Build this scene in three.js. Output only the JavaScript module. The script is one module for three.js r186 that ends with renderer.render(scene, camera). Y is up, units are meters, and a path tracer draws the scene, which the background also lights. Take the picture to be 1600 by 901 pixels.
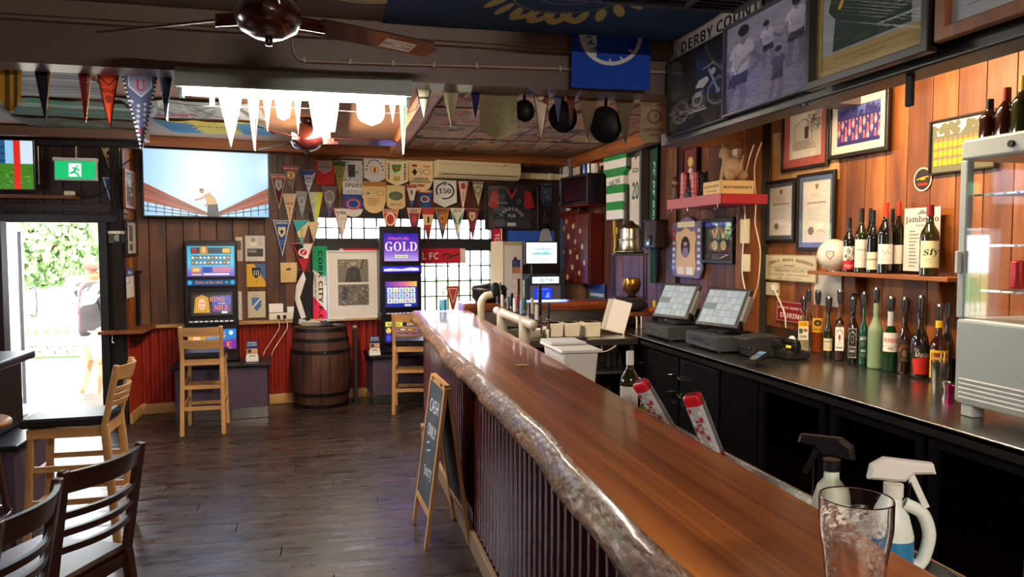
import * as THREE from 'three';
import { mergeGeometries } from 'three/addons/utils/BufferGeometryUtils.js';
import { RoundedBoxGeometry } from 'three/addons/geometries/RoundedBoxGeometry.js';
import { RectAreaLightUniformsLib } from 'three/addons/lights/RectAreaLightUniformsLib.js';
import { MarchingCubes } from 'three/addons/objects/MarchingCubes.js';

// ---------------------------------------------------------------- camera, sky, sun, exposure
const EYE = 1.6, FOC = 1180;
const scene = new THREE.Scene();
const camera = new THREE.PerspectiveCamera(2 * Math.atan(450.5 / FOC) * 180 / Math.PI, 1600 / 901, 0.05, 400);
const PITCH = Math.atan(65.5 / FOC), YAW = Math.atan(280 * Math.cos(PITCH) / FOC);
camera.position.set(0, EYE, 0);
camera.rotation.order = 'YXZ';
camera.rotation.set(-PITCH, -YAW, 0);
const renderer = new THREE.WebGLRenderer({ antialias: true });
renderer.toneMapping = THREE.LinearToneMapping;
renderer.toneMappingExposure = 1.85;
renderer.shadowMap.enabled = true;
RectAreaLightUniformsLib.init();

const SUN_DIR = new THREE.Vector3(0.35, 1.55, 0.8).normalize();
scene.background = new THREE.Color(0xf6f8ff);   // bright hazy sky
scene.backgroundIntensity = 9;
const sun = new THREE.DirectionalLight(0xfff1dc, 28);
sun.position.copy(SUN_DIR).multiplyScalar(40);
sun.castShadow = true;
Object.assign(sun.shadow.camera, { left: -20, right: 20, top: 20, bottom: -20, near: 1, far: 90 });
sun.shadow.mapSize.set(2048, 2048);
scene.add(sun, sun.target);

// ---------------------------------------------------------------- helpers
const V = (x, y, z) => new THREE.Vector3(x, y, z);
let seedN = 12345;
const rnd = () => { seedN = (seedN * 1664525 + 1013904223) >>> 0; return seedN / 4294967296; };
const rr = (a, b) => a + (b - a) * rnd();
const names = {};
function numbered(n) { const k = names[n] = (names[n] ?? -1) + 1; return k ? n + '_' + String(k).padStart(3, '0') : n; }
function T(name, label, category, group, pos = [0, 0, 0], ry = 0) {
  const g = new THREE.Group(); g.name = numbered(name); g.position.set(...(pos.isVector3 ? pos.toArray() : pos)); g.rotation.y = ry;
  g.userData = { label, category }; if (group) g.userData.group = group;
  scene.add(g); return g;
}
function P(parent, name, geo, mat, label) {
  const m = new THREE.Mesh(geo, mat); m.name = name; m.castShadow = m.receiveShadow = true;
  if (label) m.userData.label = label;
  parent.add(m); return m;
}
function TM(name, label, category, group, geo, mat, pos, ry = 0) {   // a thing that is one mesh
  const m = new THREE.Mesh(geo, mat); m.name = numbered(name); m.castShadow = m.receiveShadow = true;
  m.userData = { label, category }; if (group) m.userData.group = group;
  if (pos) m.position.set(...(pos.isVector3 ? pos.toArray() : pos)); m.rotation.y = ry;
  scene.add(m); return m;
}
function ST(name, geo, mat, parent) {
  const m = new THREE.Mesh(geo, mat); m.name = parent ? name : numbered(name); m.castShadow = m.receiveShadow = true;
  if (!parent) m.userData.kind = 'structure';
  (parent || scene).add(m); return m;
}
function copyThing(o, label, pos, ry) {
  const c = o.clone(); c.name = numbered(o.name.replace(/_\d{3}$/, '')); c.userData = { ...o.userData };
  if (label) c.userData.label = label;
  if (pos) c.position.set(...(pos.isVector3 ? pos.toArray() : pos)); if (ry !== undefined) c.rotation.y = ry;
  scene.add(c); return c;
}
// geometry helpers -------------------------------------------------
const ni = (g) => (g.index ? g.toNonIndexed() : g);
function mg(...gs) { const l = gs.flat().map(ni); for (const g of l) for (const k of Object.keys(g.attributes)) if (!['position', 'normal', 'uv'].includes(k)) g.deleteAttribute(k); return mergeGeometries(l); }
function muv(g, s = 1, rot = false) {   // uv in metres from the dominant axis of each face
  g = ni(g); const p = g.attributes.position, uv = new Float32Array(p.count * 2), a = V(), b = V(), c = V(), n = V();
  for (let i = 0; i < p.count; i += 3) {
    a.fromBufferAttribute(p, i); b.fromBufferAttribute(p, i + 1); c.fromBufferAttribute(p, i + 2);
    n.copy(b).sub(a).cross(c.clone().sub(a)); const x = Math.abs(n.x), y = Math.abs(n.y), z = Math.abs(n.z);
    [a, b, c].forEach((q, k) => { let u, v; if (z >= x && z >= y) { u = q.x; v = q.y; } else if (x >= y) { u = q.z; v = q.y; } else { u = q.x; v = q.z; } if (rot) [u, v] = [v, u]; uv[(i + k) * 2] = u * s; uv[(i + k) * 2 + 1] = v * s; });
  }
  g.setAttribute('uv', new THREE.BufferAttribute(uv, 2)); return g;
}
function uvShift(g, du, dv) { const u = g.attributes.uv; for (let i = 0; i < u.count; i++) u.setXY(i, u.getX(i) + du, u.getY(i) + dv); return g; }
const bx = (w, h, d, x = 0, y = 0, z = 0) => new THREE.BoxGeometry(w, h, d).translate(x, y, z);
const rb = (w, h, d, r = 0.005, x = 0, y = 0, z = 0, s = 1) => ni(new RoundedBoxGeometry(w, h, d, s, Math.min(r, w / 2.01, h / 2.01, d / 2.01))).translate(x, y, z);
const cy = (r1, r2, h, x = 0, y = 0, z = 0, n = 16, open = false) => new THREE.CylinderGeometry(r1, r2, h, n, 1, open).translate(x, y, z);
const rx = (g, a) => g.rotateX(a), ry = (g, a) => g.rotateY(a), rz = (g, a) => g.rotateZ(a);
const lathe = (pts, n = 20) => new THREE.LatheGeometry(pts.map(([r, y]) => new THREE.Vector2(r, y)), n);
const tube = (pts, r, n = 24, k = 6, closed = false) => new THREE.TubeGeometry(new THREE.CatmullRomCurve3(pts.map((p) => (p.isVector3 ? p : V(...p))), closed, 'catmullrom', 0.4), n, r, k, closed);
const sph = (r, x = 0, y = 0, z = 0, a = 16, b = 12) => new THREE.SphereGeometry(r, a, b).translate(x, y, z);
function bar(a, b, w, d, r = 0) {   // a box from a to b, w across x/z-ish, d deep
  a = a.isVector3 ? a : V(...a); b = b.isVector3 ? b : V(...b); const L = a.distanceTo(b), g = r ? rb(w, L, d, r) : ni(new THREE.BoxGeometry(w, L, d));
  muv(g); const q = new THREE.Quaternion().setFromUnitVectors(V(0, 1, 0), b.clone().sub(a).normalize());
  return g.applyQuaternion(q).translate((a.x + b.x) / 2, (a.y + b.y) / 2, (a.z + b.z) / 2);
}
function rod(a, b, r1, r2 = r1, n = 10) { a = V(...a); b = V(...b); const g = ni(new THREE.CylinderGeometry(r2, r1, a.distanceTo(b), n)); return g.applyQuaternion(new THREE.Quaternion().setFromUnitVectors(V(0, 1, 0), b.clone().sub(a).normalize())).translate((a.x + b.x) / 2, (a.y + b.y) / 2, (a.z + b.z) / 2); }
function ext(pts, depth, bevel = 0, holes = []) {   // extruded polygon in xy, from z = 0 to depth
  const s = new THREE.Shape(pts.map(([x, y]) => new THREE.Vector2(x, y))); for (const h of holes) s.holes.push(new THREE.Path(h.map(([x, y]) => new THREE.Vector2(x, y))));
  return muv(new THREE.ExtrudeGeometry(s, { depth: depth - 2 * bevel, bevelEnabled: bevel > 0, bevelSize: bevel, bevelOffset: -bevel, bevelThickness: bevel, bevelSegments: 1 }).translate(0, 0, bevel));
}
function frameGeo(w, h, b, d, bev = 0.003) { return ext([[-w / 2, -h / 2], [w / 2, -h / 2], [w / 2, h / 2], [-w / 2, h / 2]], d, bev, [[[-w / 2 + b, -h / 2 + b], [-w / 2 + b, h / 2 - b], [w / 2 - b, h / 2 - b], [w / 2 - b, -h / 2 + b]]]); }
function grid(nu, nv, f) {   // f(u, v) -> [x, y, z, (u, v)]
  const p = [], t = [], ix = [];
  for (let j = 0; j <= nv; j++) for (let i = 0; i <= nu; i++) { const q = f(i / nu, j / nv); p.push(q[0], q[1], q[2]); t.push(q[3] ?? i / nu, q[4] ?? j / nv); }
  for (let j = 0; j < nv; j++) for (let i = 0; i < nu; i++) { const a = j * (nu + 1) + i, b = a + 1, c = a + nu + 1, d = c + 1; ix.push(a, b, d, a, d, c); }
  const g = new THREE.BufferGeometry(); g.setAttribute('position', new THREE.Float32BufferAttribute(p, 3)); g.setAttribute('uv', new THREE.Float32BufferAttribute(t, 2)); g.setIndex(ix); g.computeVertexNormals(); return g;
}
// unprojecting photograph pixels (1600 x 901) onto real planes ------
camera.updateMatrixWorld(true);
const RIGHT = V(1, 0, 0).applyQuaternion(camera.quaternion), UPV = V(0, 1, 0).applyQuaternion(camera.quaternion), FWD = V(0, 0, -1).applyQuaternion(camera.quaternion);
const ray = (u, v) => FWD.clone().multiplyScalar(FOC).addScaledVector(RIGHT, u - 800).addScaledVector(UPV, 450.5 - v);
function onPlane(u, v, o, n) { const d = ray(u, v), t = o.clone().sub(camera.position).dot(n) / d.dot(n); return camera.position.clone().addScaledVector(d, t); }
const atY = (u, v, y) => onPlane(u, v, V(0, y, 0), V(0, 1, 0));
const atX = (u, v, x) => onPlane(u, v, V(x, 0, 0), V(1, 0, 0));
const atZ = (u, v, z) => onPlane(u, v, V(0, 0, z), V(0, 0, 1));
const FR = {   // wall frames: a point on the wall's face and its turn; local x runs along the wall, local z comes out of it
  back: [V(-0.6, 0, -8.0), Math.atan(0.19)], door: [V(-1.85, 0, -7.35), 0], ret: [V(-1.8, 0, -7.5), Math.PI / 2],
  right: [V(3.15, 0, -4), -Math.PI / 2], rfar: [V(2.65, 0, -8.62), -1.4475], alc: [V(2.98, 0, -5.5), -Math.PI / 2], bulk: [V(1.9, 0, -3), -Math.PI / 2], beam: [V(0, 0, -4.0), 0],
};
function on(fr, [u0, v0, u1, v1], out = 0.005) {   // the place and size on that wall of a rectangle of the photograph
  const [o, t] = FR[fr], n = V(Math.sin(t), 0, Math.cos(t)), q = o.clone().addScaledVector(n, out), um = (u0 + u1) / 2, vm = (v0 + v1) / 2;
  const l = onPlane(u0, vm, q, n), r = onPlane(u1, vm, q, n), a = onPlane(um, v0, q, n), b = onPlane(um, v1, q, n);
  return { pos: V((l.x + r.x) / 2, (a.y + b.y) / 2, (l.z + r.z) / 2), w: l.distanceTo(r), h: Math.abs(a.y - b.y), ry: t, n };
}
// textures ---------------------------------------------------------
function canvas(w, h, f) { const c = document.createElement('canvas'); c.width = w; c.height = h; f(c.getContext('2d'), w, h); return c; }
function ctex(c, rep = 1, srgb = true) { const t = new THREE.CanvasTexture(c); if (srgb) t.colorSpace = THREE.SRGBColorSpace; t.wrapS = t.wrapT = THREE.RepeatWrapping; t.repeat.set(rep, rep); return t; }
function hash(x, y, s) { let h = (x * 374761393 + y * 668265263 + s * 1442695041) | 0; h = Math.imul(h ^ (h >>> 13), 1274126177); return ((h ^ (h >>> 16)) >>> 0) / 4294967296; }
function vn(x, y, px, py, s) { const ix = Math.floor(x), iy = Math.floor(y), fx = x - ix, fy = y - iy, a = fx * fx * (3 - 2 * fx), b = fy * fy * (3 - 2 * fy), m = (v, p) => ((v % p) + p) % p; const h = (i, j) => hash(m(i, px), m(j, py), s); return (h(ix, iy) * (1 - a) + h(ix + 1, iy) * a) * (1 - b) + (h(ix, iy + 1) * (1 - a) + h(ix + 1, iy + 1) * a) * b; }
function fbm(u, v, fx, fy, s, o = 4) { let t = 0, a = 0.5, n = 0; for (let i = 0; i < o; i++) { t += a * vn(u * fx, v * fy, fx, fy, s + i); n += a; a *= 0.5; fx *= 2; fy *= 2; } return t / n; }
function pix(W, H, f) { const d = new Uint8Array(W * H * 4); for (let j = 0; j < H; j++) for (let i = 0; i < W; i++) { const q = f(i / W, j / H), k = (j * W + i) * 4; d[k] = q[0]; d[k + 1] = q[1]; d[k + 2] = q[2]; d[k + 3] = 255; } return d; }
function dtex(W, H, f, srgb = true, rep = 1) { const t = new THREE.DataTexture(pix(W, H, f), W, H); if (srgb) t.colorSpace = THREE.SRGBColorSpace; t.wrapS = t.wrapT = THREE.RepeatWrapping; t.magFilter = THREE.LinearFilter; t.repeat.set(rep, rep); t.needsUpdate = true; return t; }
const hexRGB = (h) => [(h >> 16) & 255, (h >> 8) & 255, h & 255];
const mixc = (a, b, t) => [a[0] + (b[0] - a[0]) * t, a[1] + (b[1] - a[1]) * t, a[2] + (b[2] - a[2]) * t];
function wood(dark, light, seed, { fx = 14, fy = 2, knots = 0, W = 256, H = 512 } = {}) {   // grain along v
  const A = hexRGB(dark), B = hexRGB(light);
  return dtex(W, H, (u, v) => {
    const w = fbm(u, v, 3, 2, seed + 9, 3), g = fbm(u + w * 0.06, v, fx, fy, seed, 3), f = fbm(u, v, fx * 5, fy * 3, seed + 5, 2), big = fbm(u, v, 2, 2, seed + 20, 2);
    let t = 0.5 + (g - 0.5) * 1.3 + (f - 0.5) * 0.45 + (big - 0.5) * 0.5;
    if (knots) { const k = vn(u * knots, v * knots, knots, knots, seed + 40); if (k > 0.9) t -= (k - 0.9) * 7; }
    return mixc(A, B, Math.max(0, Math.min(1, t)));
  });
}
const bumpNoise = (seed, fx, fy, o = 4, W = 256) => dtex(W, W, (u, v) => { const k = 255 * fbm(u, v, fx, fy, seed, o); return [k, k, k]; }, false);
const cache = {};
function C(color, rough = 0.6, metal = 0, more) { const k = color + '/' + rough + '/' + metal + (more ? JSON.stringify(more) : ''); return cache[k] ??= new (more ? THREE.MeshPhysicalMaterial : THREE.MeshStandardMaterial)({ color, roughness: rough, metalness: metal, ...more }); }
const MS = (o) => new THREE.MeshStandardMaterial(o), MP = (o) => new THREE.MeshPhysicalMaterial(o);
// prints: every poster, label, pennant and screen takes a cell of a shared sheet -----
const sheets = []; let cur = null;
function cell(w, h, draw) {
  if (!cur || (cur.x + w + 4 > 2048 && cur.y + cur.row + h + 8 > 2048) || cur.y + h + 4 > 2048) { const c = document.createElement('canvas'); c.width = c.height = 2048; cur = { c, g: c.getContext('2d'), x: 4, y: 4, row: 0 }; cur.t = ctex(c); sheets.push(cur); cur.m = {}; }
  if (cur.x + w + 4 > 2048) { cur.x = 4; cur.y += cur.row + 6; cur.row = 0; if (cur.y + h + 4 > 2048) { cur.y = 5000; return cell(w, h, draw); } }
  const { g, x, y } = cur; g.save(); g.beginPath(); g.rect(x - 2, y - 2, w + 4, h + 4); g.clip(); g.translate(x, y); g.textAlign = 'center'; g.textBaseline = 'middle'; g.lineJoin = 'round'; draw(g, w, h); g.restore();
  cur.x += w + 6; cur.row = Math.max(cur.row, h);
  return { s: cur, u0: x / 2048, u1: (x + w) / 2048, v0: 1 - (y + h) / 2048, v1: 1 - y / 2048 };
}
function pm(c, kind = 'paper') {
  return c.s.m[kind] ??= kind === 'cloth' ? MP({ map: c.s.t, roughness: 0.95, side: THREE.DoubleSide, sheen: 0.2 }) : kind === 'gloss' ? MS({ map: c.s.t, roughness: 0.3 })
    : kind === 'lit' ? MP({ map: c.s.t, roughness: 0.95, transmission: 0.35, thickness: 0, side: THREE.DoubleSide })
    : kind.startsWith('screen') ? MS({ color: 0x0a0a0a, roughness: 0.25, emissive: 0xffffff, emissiveMap: c.s.t, emissiveIntensity: (+kind.slice(6) || 1) * 0.6 }) : MS({ map: c.s.t, roughness: 0.75 });
}
function cuv(g, c, x0, y0, x1, y1) { const p = g.attributes.position, u = new Float32Array(p.count * 2); for (let i = 0; i < p.count; i++) { u[i * 2] = c.u0 + (c.u1 - c.u0) * Math.min(1, Math.max(0, (p.getX(i) - x0) / (x1 - x0))); u[i * 2 + 1] = c.v0 + (c.v1 - c.v0) * Math.min(1, Math.max(0, (p.getY(i) - y0) / (y1 - y0))); } g.setAttribute('uv', new THREE.BufferAttribute(u, 2)); return g; }
const sheet = (w, h, c, th = 0.002, z = 0) => cuv(ni(bx(w, h, th)), c, -w / 2, -h / 2, w / 2, h / 2).translate(0, 0, z + th / 2);
function cloth(kind, w, h, c, { dip = 0.3, curl = 0.012, ph = 0, n = 10, top = 0 } = {}) {   // hangs from y = 0, closed at both faces
  const mk = (dz, flip) => grid(8, n, (a, t) => {
    let s = a * 2 - 1, x = s * w / 2, y = -t * h;
    if (kind === 'tri') x *= 1 - t * 0.985; else if (kind === 'taper') x *= 1 - t * 0.35;
    if (kind === 'point' || kind === 'taper') y = -t * (h - Math.abs(s) * dip * h); if (kind === 'round') y = -t * (h - dip * h * (1 - Math.sqrt(Math.max(0, 1 - s * s))));
    if (kind === 'shield') { x *= t < 0.6 ? 1 : Math.sqrt(Math.max(0.02, 1 - ((t - 0.6) / 0.4) ** 2)); }
    if (kind === 'fold') x = Math.sin(s * 1.5) * w / 2 * (1 - t * 0.95);
    const z = curl * (Math.sin(s * 2.2 + ph) + 0.7 * Math.sin(t * 4 + ph * 2) + (s * s) * 0.8) * (0.35 + t * 0.65) + (kind === 'fold' ? s * s * 0.035 : 0);
    return [flip ? x : x, y, z + dz, c.u0 + (c.u1 - c.u0) * (x / w + 0.5), c.v0 + (c.v1 - c.v0) * (1 + y / h)];
  });
  const a = mk(0.001), b = mk(-0.001); b.index.array.reverse(); b.computeVertexNormals(); return mg(a, b);
}
// drawing shorthand
const F = (g, c, x, y, w, h) => { g.fillStyle = c; g.fillRect(x, y, w, h); };
const TX = (g, s, x, y, px, c, font = 'bold', rot = 0, fam = 'sans-serif', max) => { g.save(); g.translate(x, y); g.rotate(rot); g.font = `${font} ${px}px ${fam}`; g.fillStyle = c; g.fillText(s, 0, 0, max); g.restore(); };
const CI = (g, x, y, r, c, lw = 0) => { g.beginPath(); g.arc(x, y, r, 0, 7); if (lw) { g.lineWidth = lw; g.strokeStyle = c; g.stroke(); } else { g.fillStyle = c; g.fill(); } };
const PO = (g, pts, c, lw = 0) => { g.beginPath(); pts.forEach(([x, y], i) => (i ? g.lineTo(x, y) : g.moveTo(x, y))); g.closePath(); if (lw) { g.lineWidth = lw; g.strokeStyle = c; g.stroke(); } else { g.fillStyle = c; g.fill(); } };
const LN = (g, pts, c, lw = 1) => { g.beginPath(); pts.forEach(([x, y], i) => (i ? g.lineTo(x, y) : g.moveTo(x, y))); g.lineWidth = lw; g.strokeStyle = c; g.stroke(); };
const STAR = (g, x, y, r, c) => PO(g, Array.from({ length: 10 }, (_, i) => { const a = i * Math.PI / 5 - Math.PI / 2, q = i % 2 ? r * 0.42 : r; return [x + q * Math.cos(a), y + q * Math.sin(a)]; }), c);
const ARC = (g, s, x, y, r, px, c, a0, da, font = 'bold', fam = 'sans-serif') => { [...s].forEach((ch, i) => { const a = a0 + da * (i - (s.length - 1) / 2); TX(g, ch, x + r * Math.cos(a), y + r * Math.sin(a), px, c, font, a + (da > 0 ? Math.PI / 2 : -Math.PI / 2), fam); }); };
const BLOT = (g, w, h, cols, n, a, b) => { for (let i = 0; i < n; i++) { g.fillStyle = cols[(rnd() * cols.length) | 0]; g.fillRect(rnd() * w, rnd() * h, rr(a, b), rr(a, b)); } };
const LINES = (g, x, y, w, n, step, c, th = 1) => { for (let i = 0; i < n; i++) F(g, c, x, y + i * step, w * rr(0.6, 1), th); };
// ---------------------------------------------------------------- materials
const TW = { orange: wood(0x7a431c, 0xb87538, 1, { knots: 5 }), brown: wood(0x4a2a18, 0x7d4b2b, 2, { knots: 4 }), dark: wood(0x24140e, 0x3f251a, 3), beech: wood(0x9a6a3c, 0xc4945c, 4, { fx: 20 }), walnut: wood(0x2a1512, 0x4a2620, 5), bar: wood(0x68300e, 0xd8843a, 6, { fx: 22, fy: 1, knots: 3, W: 512, H: 512 }), live: wood(0x4e2c12, 0xa4703a, 7, { fx: 6, fy: 4 }), pine: wood(0xa5763f, 0xd0a468, 8), barrel: wood(0x2b1a15, 0x5a3526, 9, { fx: 18 }) };
const tone = (t, o = {}) => [0xffffff, 0xe6e0da, 0xcfc6c0].map((c) => MS({ map: t, color: c, roughness: 0.5, ...o }));
const M = {
  orange: tone(TW.orange, { roughness: 0.42 }), brown: tone(TW.brown, { roughness: 0.5 }), dark: tone(TW.dark), beech: MS({ map: TW.beech, roughness: 0.45 }), walnut: MP({ map: TW.walnut, roughness: 0.35, clearcoat: 0.4, clearcoatRoughness: 0.25 }),
  bar: MP({ map: TW.bar, roughness: 0.38, clearcoat: 0.6, clearcoatRoughness: 0.1, bumpMap: bumpNoise(31, 5, 14), bumpScale: 0.0006 }), live: MP({ map: TW.live, roughness: 0.55, clearcoat: 0.3, clearcoatRoughness: 0.12, bumpMap: bumpNoise(32, 24, 24), bumpScale: 0.008 }),
  pine: MS({ map: TW.pine, roughness: 0.5 }), barrel: MS({ map: TW.barrel, roughness: 0.55 }), timber: MS({ map: TW.orange, roughness: 0.55, color: 0xd8cfc6 }),
  paintBeam: MS({ color: 0x655651, roughness: 0.42, bumpMap: bumpNoise(33, 6, 6), bumpScale: 0.001 }), paintCeil: MS({ color: 0x6d5d56, roughness: 0.6 }),
  redIron: MS({ color: 0x8e2418, roughness: 0.38, bumpMap: bumpNoise(34, 9, 9), bumpScale: 0.0006 }), maroonIron: MP({ color: 0x4a0f16, roughness: 0.16, clearcoat: 1, clearcoatRoughness: 0.04 }),
  steel: MP({ color: 0x9c9c98, metalness: 1, roughness: 0.25, bumpMap: bumpNoise(35, 4, 120, 2), bumpScale: 0.0001 }), chrome: C(0xd8d8d8, 0.12, 1), glass: MP({ color: 0xffffff, transmission: 1, thickness: 0, roughness: 0.03, ior: 1.45 }), 
  thick: MP({ color: 0xffffff, transmission: 1, thickness: 0.004, roughness: 0.02, ior: 1.5 }), black: C(0x0c0c0e, 0.35), blackM: C(0x141416, 0.75), white: C(0xe8e6e0, 0.5), cream: C(0xd6caa2, 0.45), ivory: C(0xe2dcc6, 0.4),
  brassM: C(0xb08a3c, 0.3, 1), mauve: C(0x4a3a4c, 0.55), iron: C(0x1b1a1c, 0.45, 0.6), vinyl: C(0x141317, 0.4), darkframe: C(0x17110e, 0.4), gold: C(0xa08a4c, 0.4, 0.5), 
};
M.floor = [0, 1, 2].map((k) => MS({ map: dtex(512, 256, (u, v) => { const s = fbm(u, v, 5, 20, 50 + k, 4), w = fbm(u, v, 9, 9, 70 + k, 4), t = Math.max(0, Math.min(1, (s - 0.35) * 1.4 + (w > 0.62 ? (w - 0.62) * 2.2 : 0))); return mixc([34, 25, 20], [84, 68, 57], t); }), roughnessMap: dtex(256, 256, (u, v) => { const q = 255 * (0.16 + 0.34 * fbm(u, v, 6, 24, 90 + k, 4)); return [q, q, q]; }, false), roughness: 1, bumpMap: bumpNoise(95 + k, 8, 30, 4), bumpScale: 0.0008 }));

// ---------------------------------------------------------------- structure
const RX0 = -3.6, RX1 = 3.15, RZ0 = -8.9, RZ1 = 2.6, CEIL = 2.74, CEILB = 2.62;
const floor = ST('floor', bx(RX1 - RX0 + 0.3, 0.2, 11.2, (RX0 + RX1) / 2, -0.125, -2.2), C(0x120e0c, 0.9)); floor.position.set(0, 0, 0);
{
  const pw = 0.14, gs = [0, 1, 2, 3].map((k) => uvShift(muv(rb(3.365, 0.025, pw - 0.0016, 0.0012), 1), k * 0.37, k * 0.23));
  let k = 0;
  for (let z = -7.7; z < 2.5; z += pw, k++) for (const sx of [-1, 0, 1]) { const m = P(floor, 'plank', gs[(k * 3 + sx + 4) % 4], M.floor[(k * 7 + sx * 2 + 3) % 3]); m.position.set(RX0 + 1.68 + sx * 3.37 - 1.4 + ((k * 37) % 11) * 0.27, -0.0125 - (k % 3) * 0.0003, z); }
}
{ // the part of the floor behind the back wall line is one slab with the same boards
  const gs = muv(rb(3.36, 0.025, 0.136, 0.003), 1); let k = 0;
  for (let z = -8.96; z < -7.75; z += 0.14, k++) for (const sx of [0, 1]) P(floor, 'plank', gs, M.floor[(k + sx) % 3]).position.set(RX0 + 1.68 + sx * 3.37, -0.0125, z);
  floor.add((() => { const m = new THREE.Mesh(bx(7.05, 0.2, 1.3, (RX0 + RX1) / 2, -0.125, -8.4), C(0x120e0c, 0.9)); m.name = 'subfloor'; return m; })());
}
const ceilNear = ST('ceiling', bx(7.05, 0.12, 6.75, (RX0 + RX1) / 2, CEIL + 0.06, -0.78), M.paintCeil);
const ceilBack = ST('ceiling', bx(7.05, 0.12, 4.95, (RX0 + RX1) / 2, CEILB + 0.06, -6.63), C(0x8a6038, 0.7));
ST('beam', mg(muv(bx(7.05, 0.3, 0.18, (RX0 + RX1) / 2, 2.455 + 0.15, -4.09))), M.paintBeam);
ST('trim_1', mg(rb(7.0, 0.02, 0.05, 0.004, (RX0 + RX1) / 2, 2.655, -3.985), rb(7.0, 0.08, 0.07, 0.008, (RX0 + RX1) / 2, 2.70, -3.97)), C(0x716057, 0.45));
function wallGroup(name, fr) { const g = new THREE.Group(), [o, t] = FR[fr]; g.name = numbered(name); g.position.copy(o); g.rotation.y = t; g.userData.kind = 'structure'; scene.add(g); return g; }
const bgeo = {};
function boards(g, x0, x1, y0, y1, bw, mats, z = 0, th = 0.018) {
  const n = Math.max(1, Math.round((x1 - x0) / bw)), w = (x1 - x0) / n;
  for (let i = 0; i < n; i++) {
    const k = (i * 5 + Math.round(x0 * 10) + 50) % 4, key = [w.toFixed(3), (y1 - y0).toFixed(3), k, th].join();
    bgeo[key] ??= uvShift(muv(rb(w - 0.004, y1 - y0, th, 0.004)), k * 0.31, k * 0.47);
    P(g, 'plank', bgeo[key], mats[(i * 7 + (Math.round(x0 * 13) & 3)) % mats.length]).position.set(x0 + w * (i + 0.5), (y0 + y1) / 2, z - th / 2);
  }
}
function corrugated(w, h, pitch = 0.076, amp = 0.009) { return grid(Math.round(w / pitch * 8), 1, (a, b) => [a * w, b * h, amp * Math.cos(a * w / pitch * 2 * Math.PI), a * w, b * h]); }
// back wall (turned a little away to the right), window in it
const WL = (u, v) => { const [o, t] = FR.back, p = onPlane(u, v, o, V(Math.sin(t), 0, Math.cos(t))).sub(o); return [p.x * Math.cos(t) - p.z * Math.sin(t), p.y]; };
const wb = wallGroup('wall_back', 'back');
const [wx0, wy1] = WL(489, 336), [wx1] = WL(770, 380), [, wyT0] = WL(560, 392), [, wyT1] = WL(560, 372), BWX0 = -1.42, BWX1 = 3.45, DADO = 0.84, wy0 = DADO + 0.02;
P(wb, 'backing', mg(bx(wx0 - BWX0, 2.7, 0.08, (BWX0 + wx0) / 2, 1.35, -0.06), bx(BWX1 - wx1, 2.7, 0.08, (BWX1 + wx1) / 2, 1.35, -0.06), bx(wx1 - wx0, 2.7 - wy1, 0.08, (wx0 + wx1) / 2, (2.7 + wy1) / 2, -0.06), bx(wx1 - wx0, wy0, 0.08, (wx0 + wx1) / 2, wy0 / 2, -0.06)), C(0x120c0a, 0.9));
boards(wb, BWX0, wx0 - 0.03, DADO, 2.62, 0.15, M.brown); boards(wb, wx0 - 0.03, wx1 + 0.03, wy1 + 0.03, 2.62, 0.15, M.brown); boards(wb, wx1 + 0.03, BWX1, DADO, 2.62, 0.15, M.dark);
P(wb, 'wainscot', corrugated(BWX1 - BWX0, DADO - 0.1).translate(BWX0, 0.1, 0.0), M.redIron, 'red corrugated iron wainscot');
P(wb, 'dado_ledge', muv(rb(BWX1 - BWX0, 0.035, 0.075, 0.006, (BWX0 + BWX1) / 2, DADO, 0.025), 1, true), M.pine);
P(wb, 'corner_strip', mg(muv(rb(0.07, 1.78, 0.014, 0.004, 0.10, 1.73, 0.005))), M.dark[0], 'dark upright timber strip');
P(wb, 'upper_rail', mg(rb(wx1 - wx0 + 0.4, 0.06, 0.012, 0.004, (wx0 + wx1) / 2 - 0.1, wy1 + 0.055, 0.004)), C(0x2c2a2c, 0.5), 'dark rail over the window');
ST('baseboard_back', muv(rb(BWX1 - BWX0, 0.1, 0.03, 0.006, (BWX0 + BWX1) / 2, 0.05, 0.02), 1, true), M.pine).position.copy(FR.back[0]); scene.children.at(-1).rotation.y = FR.back[1];
{
  const w = wallGroup('window_1', 'back'), bl = C(0x1a1a1e, 0.5), W = wx1 - wx0, n = 15, pw = W / n;
  P(w, 'frame', mg(bx(0.05, wy1 - wy0, 0.09, wx0 + 0.0, (wy0 + wy1) / 2, -0.03), bx(0.05, wy1 - wy0, 0.09, wx1, (wy0 + wy1) / 2, -0.03), bx(W + 0.05, 0.05, 0.09, (wx0 + wx1) / 2, wy1, -0.03), bx(W + 0.05, 0.05, 0.09, (wx0 + wx1) / 2, wy0, -0.03)), bl);
  P(w, 'transom', bx(W, wyT1 - wyT0, 0.09, (wx0 + wx1) / 2, (wyT0 + wyT1) / 2, -0.03), bl);
  const zones = [[wyT1, wy1 - 0.02, 2], [wy0 + 0.02, wyT0, 4]];
  for (const [a, b, r] of zones) {
    for (let i = 1; i < n; i++) P(w, 'glazing_bar', bx(0.014, b - a, 0.03, wx0 + i * pw, (a + b) / 2, -0.03), bl);
    for (let j = 1; j < r; j++) P(w, 'glazing_bar', bx(W, 0.014, 0.03, (wx0 + wx1) / 2, a + (b - a) * j / r, -0.03), bl);
    const pg = bx(pw - 0.012, (b - a) / r - 0.012, 0.004);
    for (let i = 0; i < n; i++) for (let j = 0; j < r; j++) P(w, 'pane', pg, M.glass).position.set(wx0 + (i + 0.5) * pw, a + (b - a) * (j + 0.5) / r, -0.03);
  }
}
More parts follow.
